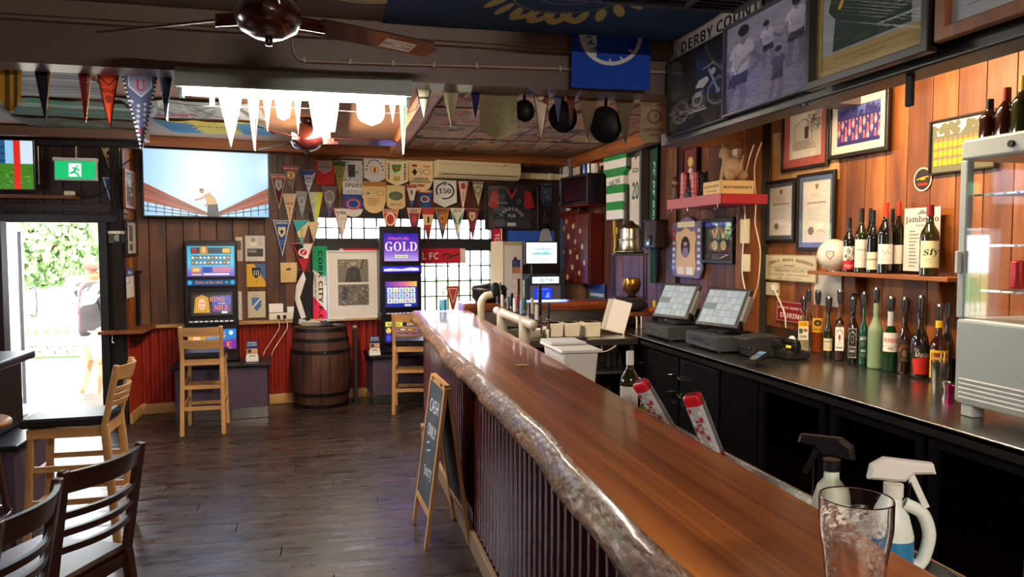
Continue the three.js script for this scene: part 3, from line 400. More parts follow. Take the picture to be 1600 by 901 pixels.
{
  // spirit bottles: [u0, u1, top v, base v, ...]
  const rows = [
    ['clear bottle with yellow-topped label, first in the spirit row beside the telephone cord', 1243, 1266, 487, 553, { kind: 'square', glass: 'clear', lab: LB.tequila, ly: [0.3, 0.75], liquid: [0xcfc9a8, 0.3], pourer: 1 }],
    ['amber spirit bottle with round-marked yellow label', 1268, 1286, 478, 553, { glass: 'amber', lab: LB.galliano, ly: [0.42, 0.72], liquid: [0x8a3a12, 0.5], pourer: 1 }],
    ['small greenish bottle with low cream label', 1286, 1300, 488, 562, { glass: 'olive', lab: LB.cream, ly: [0.16, 0.42], pourer: 1 }],
    ['square bourbon bottle with white label and red seal', 1301, 1320, 478, 566, { kind: 'square', glass: 'clear', lab: LB.beam, ly: [0.18, 0.6], liquid: [0x4a1a0a, 0.2], pourer: 1 }],
    ['square whiskey bottle with black label', 1321, 1340, 490, 570, { kind: 'square', glass: 'dark', lab: LB.jack, ly: [0.1, 0.7], pourer: 1 }],
    ['slim dark bottle with green mint label', 1341, 1355, 482, 573, { glass: 'teal', lab: LB.jacks, ly: [0.12, 0.55], pourer: 1 }],
    ['tall frosted bottle of bright green liqueur without label', 1355, 1378, 476, 578, { glass: 'frost', liquid: [0x1f8a30, 0.5], pourer: 1 }],
    ['green bottle with white and red aniseed label', 1378, 1401, 490, 583, { glass: 'green', lab: LB.pernod, ly: [0.34, 0.66], cap: 0xb8bcc0, capH: 0.24, pourer: 1 }],
    ['brown cream-liqueur bottle with arched orange lettering', 1401, 1421, 492, 586, { kind: 'squat', glass: 'brown', lab: LB.baileys, ly: [0.2, 0.58], pourer: 1 }],
    ['black coffee-liqueur bottle with red slanted label', 1422, 1450, 490, 592, { kind: 'squat', glass: 'dark', lab: LB.tia, ly: [0.06, 0.5], pourer: 1 }],
    ['dark rum-liqueur bottle with big yellow label', 1451, 1479, 504, 597, { kind: 'squat', glass: 'brown', lab: LB.kahlua, ly: [0.05, 0.52], cap: 0xd8b018, capH: 0.12, pourer: 1 }],
  ];
  for (const [lab, u0, u1, v0, v1, o] of rows) {
    const p = atY((u0 + u1) / 2, v1 - 3, CT), dep = p.clone().sub(camera.position).dot(FWD), r = (u1 - u0) / 2 * dep / FOC * (o.kind === 'square' ? 0.86 : 0.96), h = (v1 - v0) * dep / FOC;
    p.x = Math.min(p.x, 3.03); bottle('spirit_bottle', lab, 'spirit bottles on the back counter', [p.x, CT + 0.001, p.z], r, h, o);
  }
  for (const [u, v, k, lab] of [[1262, 545, 'clear', 'clear spirit bottle behind the amber one, nearly hidden'], [1276, 548, 'olive', 'green spirit bottle standing behind the amber bottle'], [1332, 560, 'brown', 'brown spirit bottle standing behind the black-label whiskey'], [1391, 566, 'green', 'green spirit bottle behind the aniseed bottle'], [1413, 570, 'dark', 'dark spirit bottle behind the cream liqueur'], [1478, 590, 'dark', 'dark spirit bottle beside the display fridge corner']]) {
    const p = atY(u, v, CT); bottle('spirit_bottle', lab, 'spirit bottles on the back counter', [3.08, CT + 0.001, p.z * 3.08 / p.x], 0.035, 0.31, { glass: k, pourer: 1 });
  }
  const sh = on('right', [1275, 424, 1484, 434], 0.09), SY = atX(1380, 427, 3.06).y; globalThis.__sy = SY;
  const zA = atX(1277, 425, 3.05).z, zB = atX(1500, 432, 3.05).z, s = T('wall_shelf', 'narrow timber wall shelf holding wine bottles', 'shelf', null, [3.06, SY - 0.012, (zA + zB) / 2]);
  P(s, 'board', muv(rb(0.17, 0.024, zB - zA, 0.004), 1, true), M.orange[0]);
  for (const k of [0.28, 0.85]) P(s, 'bracket', ext([[0, 0], [0.08, 0], [0.075, -0.05], [0.02, -0.17], [0, -0.2]].map(([x, y]) => [-x, y]), 0.02, 0.003).translate(0.085, -0.012, (zB - zA) * (k - 0.5)), M.orange[2]);
  const wine = [
    ['dark wine bottle with picture label and red band', 1316, 1335, 341, { lab: LB.wineA, ly: [0.05, 0.48], cap: 0x141414 }], ['tall wine bottle with long white label', 1334, 1355, 326, { lab: LB.wineB, ly: [0.08, 0.52], glass: 'olive', cap: 0x16160f, capH: 0.22 }],
    ['wine bottle with short cream label', 1353, 1372, 329, { lab: LB.wineC, ly: [0.06, 0.34], cap: 0x101014 }], ['wine bottle with orange-red capsule and white line-drawing label', 1370, 1394, 317, { lab: LB.wineD, ly: [0.14, 0.42], cap: 0xd8381c, capH: 0.2 }],
    ['wine bottle with red capsule beside the menu sheet', 1394, 1411, 315, { lab: LB.plain, ly: [0.14, 0.4], cap: 0xc8341c, capH: 0.2 }, 0.075], ['wine bottle with maroon capsule and pale green script label, in front of menu', 1436, 1466, 321, { lab: LB.wineF, ly: [0.12, 0.5], glass: 'olive', cap: 0x7a141c, capH: 0.15 }],
    ['black-capped wine bottle behind the long-labelled bottle', 1350, 1366, 326, { cap: 0x101010 }, 0.088], ['black-capped wine bottle behind the orange-capped bottle', 1385, 1400, 327, { cap: 0x101010 }, 0.088],
  ];
  for (const [lab, u0, u1, v0, o, back = 0] of wine) { const X = 3.02 + back, p = atX((u0 + u1) / 2, 422, X), d = p.clone().sub(camera.position).dot(FWD), t = atX((u0 + u1) / 2, v0, X).y; bottle('wine_bottle', lab, 'wine bottles on the wall shelf', [X, SY, p.z], (u1 - u0) / 2 * d / FOC * 0.92, t - SY, { kind: 'wine', ...o }); }
  const bp = atX(1303, 397, 3.05), ball = T('ball', 'white football with red club crest on the wine shelf', 'ball', null, [3.05, SY, bp.z]); const br = 25 * bp.clone().sub(camera.position).dot(FWD) / FOC;
  P(ball, 'body', new THREE.SphereGeometry(br, 28, 20).translate(0, br, 0), C(0xdcd8cc, 0.4)); const cr = cell(48, 48, (g) => { F(g, '#dcd8cc', 0, 0, 48, 48); PO(g, [[8, 4], [40, 4], [40, 26], [24, 44], [8, 26]], '#b8202c', 4); TX(g, 'FC', 24, 18, 14, '#b8202c'); });
  P(ball, 'crest', grid(6, 6, (a, b) => { const x = (a - 0.5) * 0.06, y = (b - 0.5) * 0.06; return [-Math.sqrt(br * br - x * x - y * y) - 0.001, br + y, x, cr.u0 + (cr.u1 - cr.u0) * a, cr.v0 + (cr.v1 - cr.v0) * b]; }).rotateY(0.7), pm(cr)); P(ball, 'stand', cy(0.04, 0.045, 0.01, 0, 0.005, 0, 18), M.chrome);
  const ms = on('right', [1407, 324, 1476, 424], 0.05), menu = cell(140, 200, (g, w, h) => { F(g, '#d2cfc6', 0, 0, w, h); PO(g, [[48, 22], [70, 6], [96, 20]], '#777'); TX(g, 'Jamberoo', 70, 36, 26, '#1c1a18', 'bold', 0, 'serif'); TX(g, 'PUB MENU', 70, 56, 9, '#444'); for (let i = 0; i < 11; i++) { F(g, '#555', 22, 72 + i * 11, 40 * rr(0.6, 1), 3); F(g, '#aaa', 22, 77 + i * 11, 60 * rr(0.5, 1), 1.5); } });
  const mm = TM('menu_sheet', 'white printed menu sheet leaning behind the wine bottles', 'menu', null, sheet(ms.w * 0.82, ms.h, menu, 0.003), pm(menu), ms.pos, ms.ry); mm.rotation.x = 0; mm.position.x -= 0.0;
}
// ---------------------------------------------------------------- stools and chairs
function arcBar(x0, x1, bulge, y, h, t, lean = 0) {   // a curved slat between two posts
  const f = (o, s) => grid(10, 1, (a, b) => [x0 + (x1 - x0) * a, y - h / 2 + h * b, bulge * Math.sin(a * Math.PI) + lean * (b - 0.5) * h + o * t / 2, x0 + (x1 - x0) * a, h * b]);
  const A = f(1), B = f(-1); B.index.array.reverse(); B.computeVertexNormals();
  const e = (yy, s) => { const g = grid(10, 1, (a, b) => [x0 + (x1 - x0) * a, yy, bulge * Math.sin(a * Math.PI) + lean * (yy - y) + (s > 0 ? 0.5 - b : b - 0.5) * t, x0 + (x1 - x0) * a, b * t]); return g; };
  return muv(mg(A, B, e(y + h / 2, 1), e(y - h / 2, -1)), 1, true);
}
function ladderSeat(name, label, cat, group, pos, turn, { sh, top, mat, vinyl, slats = 4, w = 0.185, d = 0.185, splay = 0.05 }) {
  const g = T(name, label, cat, group, pos, turn), lt = 0.034;
  for (const s of [-1, 1]) {
    P(g, 'leg', bar([s * (w - 0.01 + splay * 0.3), 0, -d - splay * 0.4], [s * (w - 0.01), sh - 0.02, -d + 0.02], lt, lt, 0.006), mat);
    P(g, 'back_post', mg(bar([s * (w + splay * 0.2), 0, d + splay], [s * w, sh, d], lt, lt + 0.004, 0.006), bar([s * w, sh - 0.01, d], [s * (w + 0.004), top, d + 0.07], lt, 0.03, 0.006)), mat);
  }
  P(g, 'seat_rail', mg(bar([-w, sh - 0.035, -d + 0.01], [w, sh - 0.035, -d + 0.01], 0.05, 0.022), bar([-w, sh - 0.035, d], [w, sh - 0.035, d], 0.05, 0.022), bar([-w, sh - 0.035, -d], [-w, sh - 0.035, d], 0.022, 0.05), bar([w, sh - 0.035, -d], [w, sh - 0.035, d], 0.022, 0.05)), mat);
  const sg = ext([[-w - 0.02, -d - 0.03], [w + 0.02, -d - 0.03], [w, d + 0.01], [-w, d + 0.01]].map(([x, y]) => [x, y]), vinyl ? 0.05 : 0.03, 0.012).rotateX(Math.PI / 2).translate(0, sh + (vinyl ? 0.045 : 0.02), 0);
  P(g, 'seat', sg, vinyl ? M.vinyl : mat, vinyl ? 'black vinyl seat pad' : undefined);
  for (let i = 0; i < slats; i++) { const hh = i ? 0.026 : 0.075, y = top - 0.045 - (i ? 0.055 + i * (top - sh - 0.17) / slats : 0); P(g, 'slat', arcBar(-w, w, 0.045, y, hh, 0.018, 0.25).translate(0, 0, d + 0.07 * (y - sh) / (top - sh)), mat); }
  if (sh > 0.55) for (const [y, q] of [[0.2, 1], [0.38, 0]]) {
    const f = 1 - y / sh, a = w - 0.01 + splay * 0.25 * f, zb = d + splay * f, zf = -d - splay * 0.3 * f;
    P(g, 'stretcher', bar([-a, y, zf], [a, y, zf], 0.03, 0.02), mat); P(g, 'stretcher', bar([-a, y + 0.03, zb], [a, y + 0.03, zb], 0.03, 0.02), mat);
    for (const s of [-1, 1]) P(g, 'stretcher', bar([s * a, y + 0.05, zf], [s * a, y + 0.05, zb], 0.02, 0.03), mat);
  } else for (const s of [-1, 1]) P(g, 'stretcher', bar([s * w, 0.16, -d - 0.01], [s * w, 0.16, d + 0.03], 0.02, 0.03), mat);
  return g;
}
{
  const st = { sh: 0.655, top: 0.93, mat: M.beech, vinyl: true };
  ladderSeat('bar_stool', 'pale timber ladder-back bar stool before the pharaoh gaming machine', 'stool', null, [-1.1, 0, -7.0], 0.04, { ...st, w: 0.155 });
  ladderSeat('bar_stool', 'pale timber ladder-back bar stool beside the end of the bar', 'stool', null, [0.765, 0, -7.4], -0.12, { ...st, top: 0.97 });
  ladderSeat('bar_stool', 'pale timber ladder-back bar stool by the open street door', 'stool', null, [-1.38, 0, -4.52], Math.PI / 2, { ...st, top: 0.97, w: 0.15 });
  ladderSeat('dining_chair', 'dark stained ladder-back chair with worn brown timber seat beside the bar stool', 'chair', null, [-1.035, 0, -3.03], 1.146, { sh: 0.44, top: 0.855, mat: M.walnut, slats: 4 });
  ladderSeat('dining_chair', 'dark stained ladder-back chair pulled in close behind the chair with the worn seat', 'chair', null, [-1.14, 0, -2.5], 1.5, { sh: 0.44, top: 0.855, mat: M.walnut, slats: 4 });
}
{ // machine stand and stool at the edge of the room
  const g = T('machine_stand', 'mauve cabinet stand with black top beside the timber bar stool', 'cabinet', null, [-2.15, 0, -5.0]);
  P(g, 'body', rb(0.8, 0.46, 0.62, 0.006, 0, 0.23, 0), M.mauve); P(g, 'top', rb(0.86, 0.035, 0.68, 0.01, 0, 0.478, 0), M.black); P(g, 'kick_plate', rb(0.81, 0.09, 0.63, 0.003, 0, 0.046, 0), M.steel);
  const m = T('drinks_table', 'black drinks table unit on the mauve stand by the bar stool', 'table', null, [-2.2, 0.496, -5.05]);
  P(m, 'body', rb(0.6, 0.4, 0.44, 0.015, 0, 0.2, 0), M.black); P(m, 'top', rb(0.72, 0.05, 0.56, 0.015, 0, 0.425, 0), M.black);
  const s = T('round_stool', 'stool with round brown timber seat in front of the black drinks table', 'stool', null, [-1.79, 0, -4.27]);
  P(s, 'seat', lathe([[0, 0], [0.17, 0], [0.185, 0.012], [0.185, 0.03], [0.17, 0.042], [0, 0.042]], 28).translate(0, 0.685, 0), MS({ map: TW.live, roughness: 0.35 }));
  for (let k = 0; k < 4; k++) { const a = k * Math.PI / 2 + 0.78; P(s, 'leg', rod([Math.cos(a) * 0.19, 0, Math.sin(a) * 0.19], [Math.cos(a) * 0.1, 0.69, Math.sin(a) * 0.1], 0.016, 0.02), M.walnut); }
  P(s, 'foot_ring', rx(new THREE.TorusGeometry(0.165, 0.008, 8, 28), Math.PI / 2).translate(0, 0.24, 0), M.chrome);
}
// ---------------------------------------------------------------- screens
const faceArt = (g, x, y, s) => { PO(g, [[x - s, y + s], [x - s * 0.8, y - s * 0.8], [x, y - s * 1.1], [x + s * 0.8, y - s * 0.8], [x + s, y + s]], '#d8a028'); for (let i = -3; i < 4; i++) LN(g, [[x + i * s * 0.22, y - s], [x + i * s * 0.28, y + s]], '#7a4a10', 2); g.fillStyle = '#e8b890'; g.beginPath(); g.ellipse(x, y, s * 0.45, s * 0.68, 0, 0, 7); g.fill(); F(g, '#3a2a1a', x - s * 0.3, y - s * 0.15, s * 0.22, s * 0.08); F(g, '#3a2a1a', x + s * 0.08, y - s * 0.15, s * 0.22, s * 0.08); F(g, '#a85848', x - s * 0.15, y + s * 0.32, s * 0.3, s * 0.08); };
const SCR = {
  tv: cell(480, 260, (g, w, h) => {
    const gr = g.createRadialGradient(230, 60, 10, 230, 60, 330); gr.addColorStop(0, '#f4fbff'); gr.addColorStop(0.45, '#bfe0f2'); gr.addColorStop(1, '#7fb4dc'); g.fillStyle = gr; g.fillRect(0, 0, w, h);
    PO(g, [[0, 132], [0, 205], [245, 258], [238, 246]], '#8a3a28'); PO(g, [[w, 140], [w, 205], [262, 258], [270, 246]], '#8a3a28'); LN(g, [[0, 158], [240, 252]], '#3a1a14', 3); LN(g, [[w, 160], [268, 252]], '#3a1a14', 3); LN(g, [[0, 182], [240, 256]], '#a85840', 4); LN(g, [[w, 184], [268, 256]], '#a85840', 4);
    LN(g, [[0, 222], [230, 254]], '#1a2430', 3); LN(g, [[0, 240], [200, 258]], '#1a2430', 3); LN(g, [[w, 226], [280, 254]], '#1a2430', 3); for (let i = 0; i < 7; i++) { F(g, '#1a2430', 12 + i * 30, 206 + i * 6, 3, 40); F(g, '#1a2430', w - 14 - i * 30, 206 + i * 6, 3, 40); }
    PO(g, [[225, 172], [245, 164], [268, 186], [276, 214], [240, 222], [232, 200]], '#c09868'); CI(g, 216, 160, 9, '#b87858'); PO(g, [[236, 214], [276, 210], [282, 260], [236, 260]], '#20242c'); LN(g, [[230, 180], [206, 192], [188, 196]], '#b87858', 7); LN(g, [[236, 208], [226, 222]], '#b87858', 6); F(g, '#4a3020', 207, 150, 16, 5);
  }),
  tv2: cell(300, 160, (g, w, h) => { F(g, '#8fc4e8', 0, 0, w, 80); F(g, '#3f7a1e', 0, 76, w, 84); BLOT(g, w, 84, ['#2f661a', '#5a9a2c'], 0, 4, 9); for (let i = 0; i < 240; i++) F(g, ['#2a5e18', '#62a02e', '#3c7c20'][i % 3], rnd() * w, 78 + rnd() * 80, 6, 5); F(g, '#24527c', 180, 0, 52, 76); for (let i = 0; i < 3; i++) F(g, '#14304c', 182, 20 + i * 22, 50, 4); F(g, '#d8281c', 252, 0, 16, 160); F(g, '#cfe0ee', 268, 0, 60, 76); TX(g, 'full', 196, 140, 20, '#fff', 'italic'); }),
  exit: cell(136, 64, (g, w, h) => { F(g, '#12a860', 0, 0, w, h); F(g, '#e8fff4', 46, 8, 42, 48); PO(g, [[70, 14], [80, 18], [72, 24]], '#12a860'); LN(g, [[72, 24], [62, 40], [50, 44]], '#12a860', 8); LN(g, [[62, 38], [76, 46], [80, 56]], '#12a860', 7); LN(g, [[58, 24], [70, 26], [82, 34]], '#12a860', 6); }),
  nileTop: cell(240, 150, (g, w, h) => { const gr = g.createLinearGradient(0, 0, 0, h); gr.addColorStop(0, '#30a8c8'); gr.addColorStop(0.6, '#58c0e0'); gr.addColorStop(1, '#7a48c0'); g.fillStyle = gr; g.fillRect(0, 0, w, h); F(g, '#20384c', 18, 8, 204, 30); F(g, '#a02828', 22, 10, 28, 24); F(g, '#e8b030', 180, 12, 38, 22); faceArt(g, 84, 20, 22); for (let j = 0; j < 2; j++) for (let i = 0; i < 10; i++) { F(g, '#16384c', 20 + i * 20, 48 + j * 24, 18, 20); F(g, ['#e8e0d0', '#d89838', '#e8c8d0', '#c0d8e8'][(i + j) % 4], 22 + i * 20, 52 + j * 24, 13, 12); } F(g, '#e89030', 22, 104, 44, 26); F(g, '#2848a8', 76, 104, 50, 26); F(g, '#c87898', 132, 104, 88, 26); TX(g, 'WIN', 44, 118, 14, '#fff8d0'); F(g, '#f8e838', 22, 138, 50, 5); F(g, '#fff', 82, 136, 130, 7); }),
  nileBar: cell(240, 28, (g, w, h) => { F(g, '#1c4c88', 0, 0, w, h); CI(g, 14, 14, 11, '#38b0d8'); CI(g, w - 14, 14, 11, '#38b0d8'); TX(g, 'KING of the NILE', w / 2 - 10, 14, 16, '#e89838', 'bold', 0, 'serif'); TX(g, '45', 196, 14, 16, '#60d878'); }),
  nileMid: cell(200, 100, (g, w, h) => { F(g, '#100c10', 0, 0, w, h); F(g, '#3a4ab0', 100, 10, 100, 50); F(g, '#5a2a80', 100, 56, 100, 34); faceArt(g, 48, 50, 42); TX(g, 'KING', 128, 26, 30, '#f08a20', 'bold', 0, 'serif'); TX(g, 'OF THE', 152, 48, 10, '#f8d060', 'bold', 0, 'serif'); TX(g, 'NILE', 148, 68, 30, '#f08a20', 'bold', 0, 'serif'); F(g, '#dfe8f4', 150, 86, 30, 10); }),
  nileLow: cell(220, 90, (g, w, h) => { F(g, '#2878c0', 0, 0, w, h); PO(g, [[0, 90], [0, 50], [110, 60], [220, 44], [220, 90]], '#7a2a90'); faceArt(g, 40, 54, 44); TX(g, 'KING', 122, 26, 38, '#f0981c', 'bold', 0, 'serif'); TX(g, 'OF THE', 140, 50, 11, '#f8e070', 'bold', 0, 'serif'); TX(g, 'NILE', 150, 72, 38, '#f0981c', 'bold', 0, 'serif'); CI(g, 196, 18, 10, '#c8ecff'); }),
  goldTop: cell(240, 170, (g, w, h) => { const gr = g.createLinearGradient(0, 0, 0, h); gr.addColorStop(0, '#3018a0'); gr.addColorStop(0.55, '#7038c0'); gr.addColorStop(1, '#c0a8e8'); g.fillStyle = gr; g.fillRect(0, 0, w, h); PO(g, [[70, 46], [110, 16], [126, 32], [150, 14], [190, 46]], '#5838a8'); TX(g, 'Where’s the', 100, 32, 24, '#f060b8', 'italic bold', 0, 'serif'); for (const [o, c] of [[3, '#4a2a78'], [0, '#f4e8f0']]) TX(g, 'GOLD', 120 + o, 82 + o, 78, c, 'bold', 0, 'serif'); g.lineWidth = 2; g.strokeStyle = '#b070a0'; g.font = 'bold 78px serif'; g.strokeText('GOLD', 120, 82); F(g, '#e8e4d8', 72, 130, 96, 24); g.strokeStyle = '#3a8a78'; g.lineWidth = 3; g.strokeRect(72, 130, 96, 24); TX(g, 'GOLD RUSH', 120, 142, 14, '#6a6a58'); }),
  goldBar: cell(240, 34, (g, w, h) => { F(g, '#2a20c8', 0, 0, w, h); g.shadowColor = '#fff'; PO(g, [[10, 16], [60, 12], [120, 16], [180, 8], [228, 12], [230, 26], [12, 28]], '#e8e8ff'); TX(g, 'Where’s the Gold', 120, 19, 16, '#5848d8', 'bold italic'); }),
  goldMid: cell(220, 160, (g, w, h) => { F(g, '#1828a0', 0, 0, w, h); const gr = g.createLinearGradient(0, 0, w, 30); gr.addColorStop(0, '#6838b0'); gr.addColorStop(0.6, '#e06a98'); gr.addColorStop(1, '#f0d040'); g.fillStyle = gr; g.fillRect(0, 0, w, 32); for (let j = 0; j < 3; j++) for (let i = 0; i < 5; i++) { const x = 12 + i * 40, y = 38 + j * 34; F(g, ['#e8e8f4', '#b8e0f0', '#e8f0c0', '#e8d0d8'][(i * 2 + j) % 4], x, y, 36, 31); TX(g, 'AJQ9K'[(i + j * 2) % 5], x + 18, y + 17, 26, ['#2858c8', '#a02868', '#2858c8', '#48a038'][(i + j) % 4]); } F(g, '#d8e4f4', 130, 144, 46, 12); }),
  goldLow: cell(220, 110, (g, w, h) => { F(g, '#281848', 0, 0, w, h); F(g, '#e8e020', 6, 6, 100, 24); TX(g, 'Big Win', 56, 18, 20, '#283898'); for (let j = 0; j < 2; j++) for (let i = 0; i < 5; i++) { CI(g, 24 + i * 42, 50 + j * 36, 15, ['#f0c040', '#4048e0', '#e8e8f8'][(i + j) % 3]); F(g, '#5030c0', 14 + i * 42, 62 + j * 34, 22, 8); } TX(g, 'GOLD', 160, 20, 22, '#f0d860'); }),
  atmTop: cell(170, 116, (g, w, h) => { F(g, '#e4fbf4', 0, 0, w, h); g.strokeStyle = '#a8e0d8'; g.lineWidth = 5; g.beginPath(); g.ellipse(85, 58, 62, 40, 0, 0, 7); g.stroke(); TX(g, 'cashPoint', 92, 36, 18, '#4a6a80'); PO(g, [[34, 66], [60, 48], [80, 58], [110, 46], [140, 64]], '#78d0c8'); TX(g, 'Minimum of Notes', 84, 64, 12, '#3a5a68'); }),
  atmHead: cell(150, 36, (g, w, h) => { F(g, '#eafff6', 0, 0, w, h); PO(g, [[46, 26], [55, 8], [64, 26]], '#28a878', 3); TX(g, 'T', 80, 18, 22, '#28a878'); TX(g, 'M', 104, 18, 22, '#28a878'); }),
  atmMid: cell(100, 56, (g, w, h) => { F(g, '#1838d0', 0, 0, w, h); F(g, '#5878f0', 20, 6, 60, 5); PO(g, [[60, 50], [72, 26], [82, 20], [88, 50]], '#6888f8'); LINES(g, 14, 24, 40, 3, 8, '#4868e8', 2); }),
};
function screenLight(g, w, h, z, y, col, k) { const l = new THREE.RectAreaLight(col, k, w, h); l.position.set(0, y, z); l.rotation.y = Math.PI; g.add(l); return l; }
function tv(name, label, fr, rect, out, cellS, k, col, lk) {
  const q = on(fr, rect, out), g = T(name, label, 'television', null, q.pos, q.ry);
  P(g, 'bezel', frameGeo(q.w, q.h, 0.014, 0.045).translate(0, 0, -0.02), M.black); P(g, 'back', rb(q.w - 0.02, q.h - 0.02, 0.05, 0.01, 0, 0, -0.035), M.blackM); P(g, 'screen', sheet(q.w - 0.026, q.h - 0.026, cellS, 0.004, 0.005), pm(cellS, 'screen' + k)); P(g, 'bracket', mg(bx(0.2, 0.2, out - 0.05, 0, 0, -0.055 - (out - 0.05) / 2)), M.blackM);
  screenLight(g, q.w - 0.04, q.h - 0.04, 0.03, 0, col, lk); return g;
}
tv('television', 'wide wall television showing a bending man under blue sky', 'back', [222, 234, 421, 340], 0.14, SCR.tv, 1.1, 0xcfe6ff, 1.6);
tv('television', 'wall television with red post and green hedge, above the street door', 'door', [-150, 215, 56, 297], 0.12, SCR.tv2, 1.0, 0xcfe0ff, 1.2);
{
  const q = on('door', [84, 249, 151, 282], 0.12), g = T('exit_sign', 'green running-man exit sign box above the door', 'sign', null, q.pos, q.ry);
  P(g, 'housing', mg(rb(q.w, q.h, 0.045, 0.006, 0, 0, -0.025), rb(q.w + 0.01, 0.03, 0.06, 0.004, 0, q.h / 2, -0.02)), C(0xd8dcd8, 0.4)); P(g, 'face', sheet(q.w - 0.02, q.h - 0.03, SCR.exit, 0.003, 0), pm(SCR.exit, 'screen1.3')); P(g, 'bracket', tube([[0, q.h / 2, -0.03], [0, q.h / 2 + 0.1, -0.03], [-0.02, q.h / 2 + 0.13, -0.06], [-0.3, q.h / 2 + 0.13, -0.1], [-0.32, q.h / 2 + 0.1, -0.11], [-0.32, -0.12, -0.11]], 0.007, 30), C(0xc8c0b8, 0.5));
  screenLight(g, q.w - 0.03, q.h - 0.04, 0.03, 0, 0x60ffb0, 1.2);
}
// ---------------------------------------------------------------- gaming machines
const yAt = (v, z, u = 480) => atZ(u, v, z).y;
function machine(label, x, z, w, ry, parts, baseY, topY, tint, lk) {   // parts: [name, v0, v1, cell, k, inset]
  const g = T('gaming_machine', label, 'machine', null, [x, baseY, z], ry), H = topY - baseY;
  const D0 = parts.deck - baseY; P(g, 'body', mg(rb(w, D0, 0.3, 0.012, 0, D0 / 2, -0.15), rb(w * 0.98, H - D0 + 0.04, 0.2, 0.012, 0, (H + D0) / 2, -0.2)), C(0x101014, 0.3));
  for (const [n, y0, y1, c, k, zz, wf, tilt] of parts) { const hh = y1 - y0, m = P(g, n, sheet(w * wf, hh, c, 0.004, 0), pm(c, 'screen' + k)); m.position.set(0, (y0 + y1) / 2 - baseY, zz); m.rotation.x = -(tilt || 0); P(m, 'surround', frameGeo(w * wf + 0.03, hh + 0.03, 0.016, 0.016), M.black); }
  const dy = parts.deck - baseY;
  P(g, 'button_deck', ext([[-0.14, 0], [0.0, 0], [0.0, 0.055], [-0.13, 0.03]], w, 0.006).rotateY(-Math.PI / 2).translate(w / 2, dy - 0.03, 0).rotateY(0), C(0x1a1a1e, 0.3));
  const db = P(g, 'button_row', mg(...Array.from({ length: 9 }, (_, i) => rb(0.032, 0.012, 0.035, 0.004, -w / 2 + 0.06 + i * (w - 0.12) / 8, dy + 0.012, 0.075))), C(0xd8d4c8, 0.35)); db.position.z = 0;
  P(g, 'coin_tray', rb(w * 0.6, 0.04, 0.06, 0.01, 0, 0.04, 0.02), M.chrome);
  const l = new THREE.RectAreaLight(tint, lk, w * 0.8, H * 0.6); l.position.set(0, H * 0.6, 0.06); l.rotation.y = Math.PI; g.add(l);
  return g;
}
{
  const z1 = -7.5, Y = (v) => yAt(v, z1, 325), p = [['top_screen', Y(432), Y(384), SCR.nileTop, 1.0, -0.07, 0.88, 0.05], ['header_strip', Y(446), Y(437), SCR.nileBar, 0.9, -0.06, 0.9], ['middle_screen', Y(492), Y(460), SCR.nileMid, 1.0, -0.08, 0.72, 0.15], ['lower_screen', Y(546), Y(514), SCR.nileLow, 1.1, 0.005, 0.9]];
  p.deck = Y(503); machine('gaming machine with pharaoh screens and black cabinet', -1.11, z1, 0.47, 0.1, p, 0.52, Y(379), 0x9ac0ff, 0.8);
  const b = T('machine_stand', 'mauve cabinet stand with black top under the pharaoh gaming machine', 'cabinet', null, [-1.02, 0, -7.55], 0.05);
  P(b, 'body', rb(0.8, 0.48, 0.44, 0.006, 0, 0.24, 0), M.mauve); P(b, 'top', rb(0.87, 0.035, 0.5, 0.01, 0, 0.5, 0), M.black); P(b, 'kick_plate', rb(0.81, 0.1, 0.45, 0.003, 0, 0.052, 0), M.steel);
  const z2 = -7.85, Y2 = (v) => yAt(v, z2, 630), p2 = [['top_screen', Y2(408), Y2(364), SCR.goldTop, 1.0, -0.07, 0.8, 0.06], ['header_strip', Y2(425), Y2(416), SCR.goldBar, 1.6, -0.06, 0.88], ['middle_screen', Y2(480), Y2(440), SCR.goldMid, 1.0, -0.08, 0.74, 0.12], ['lower_screen', Y2(534), Y2(500), SCR.goldLow, 1.0, 0.005, 0.86]];
  p2.deck = Y2(490); machine('gaming machine with purple gold-title screen and black cabinet', (atZ(594, 450, z2).x + atZ(664, 450, z2).x) / 2, z2, atZ(664, 450, z2).x - atZ(594, 450, z2).x - 0.01, 0.1, p2, 0.5, Y2(356), 0x8a78ff, 0.8);
  const c = T('machine_stand', 'mauve cabinet stand with black top under the gold-title gaming machine', 'cabinet', null, [0.84, 0, -7.97], 0.12);
  P(c, 'body', rb(0.98, 0.46, 0.44, 0.006, 0, 0.23, 0), M.mauve); P(c, 'top', rb(1.03, 0.035, 0.5, 0.01, 0, 0.48, 0), M.black); P(c, 'kick_plate', rb(0.99, 0.1, 0.45, 0.003, 0, 0.052, 0), M.steel); for (const x of [-0.1]) P(c, 'door_gap', bx(0.004, 0.34, 0.004, x, 0.27, 0.221), M.blackM); P(c, 'knob', cy(0.01, 0.01, 0.015, 0.2, 0.3, 0.226, 10).rotateX(0), M.black);
}
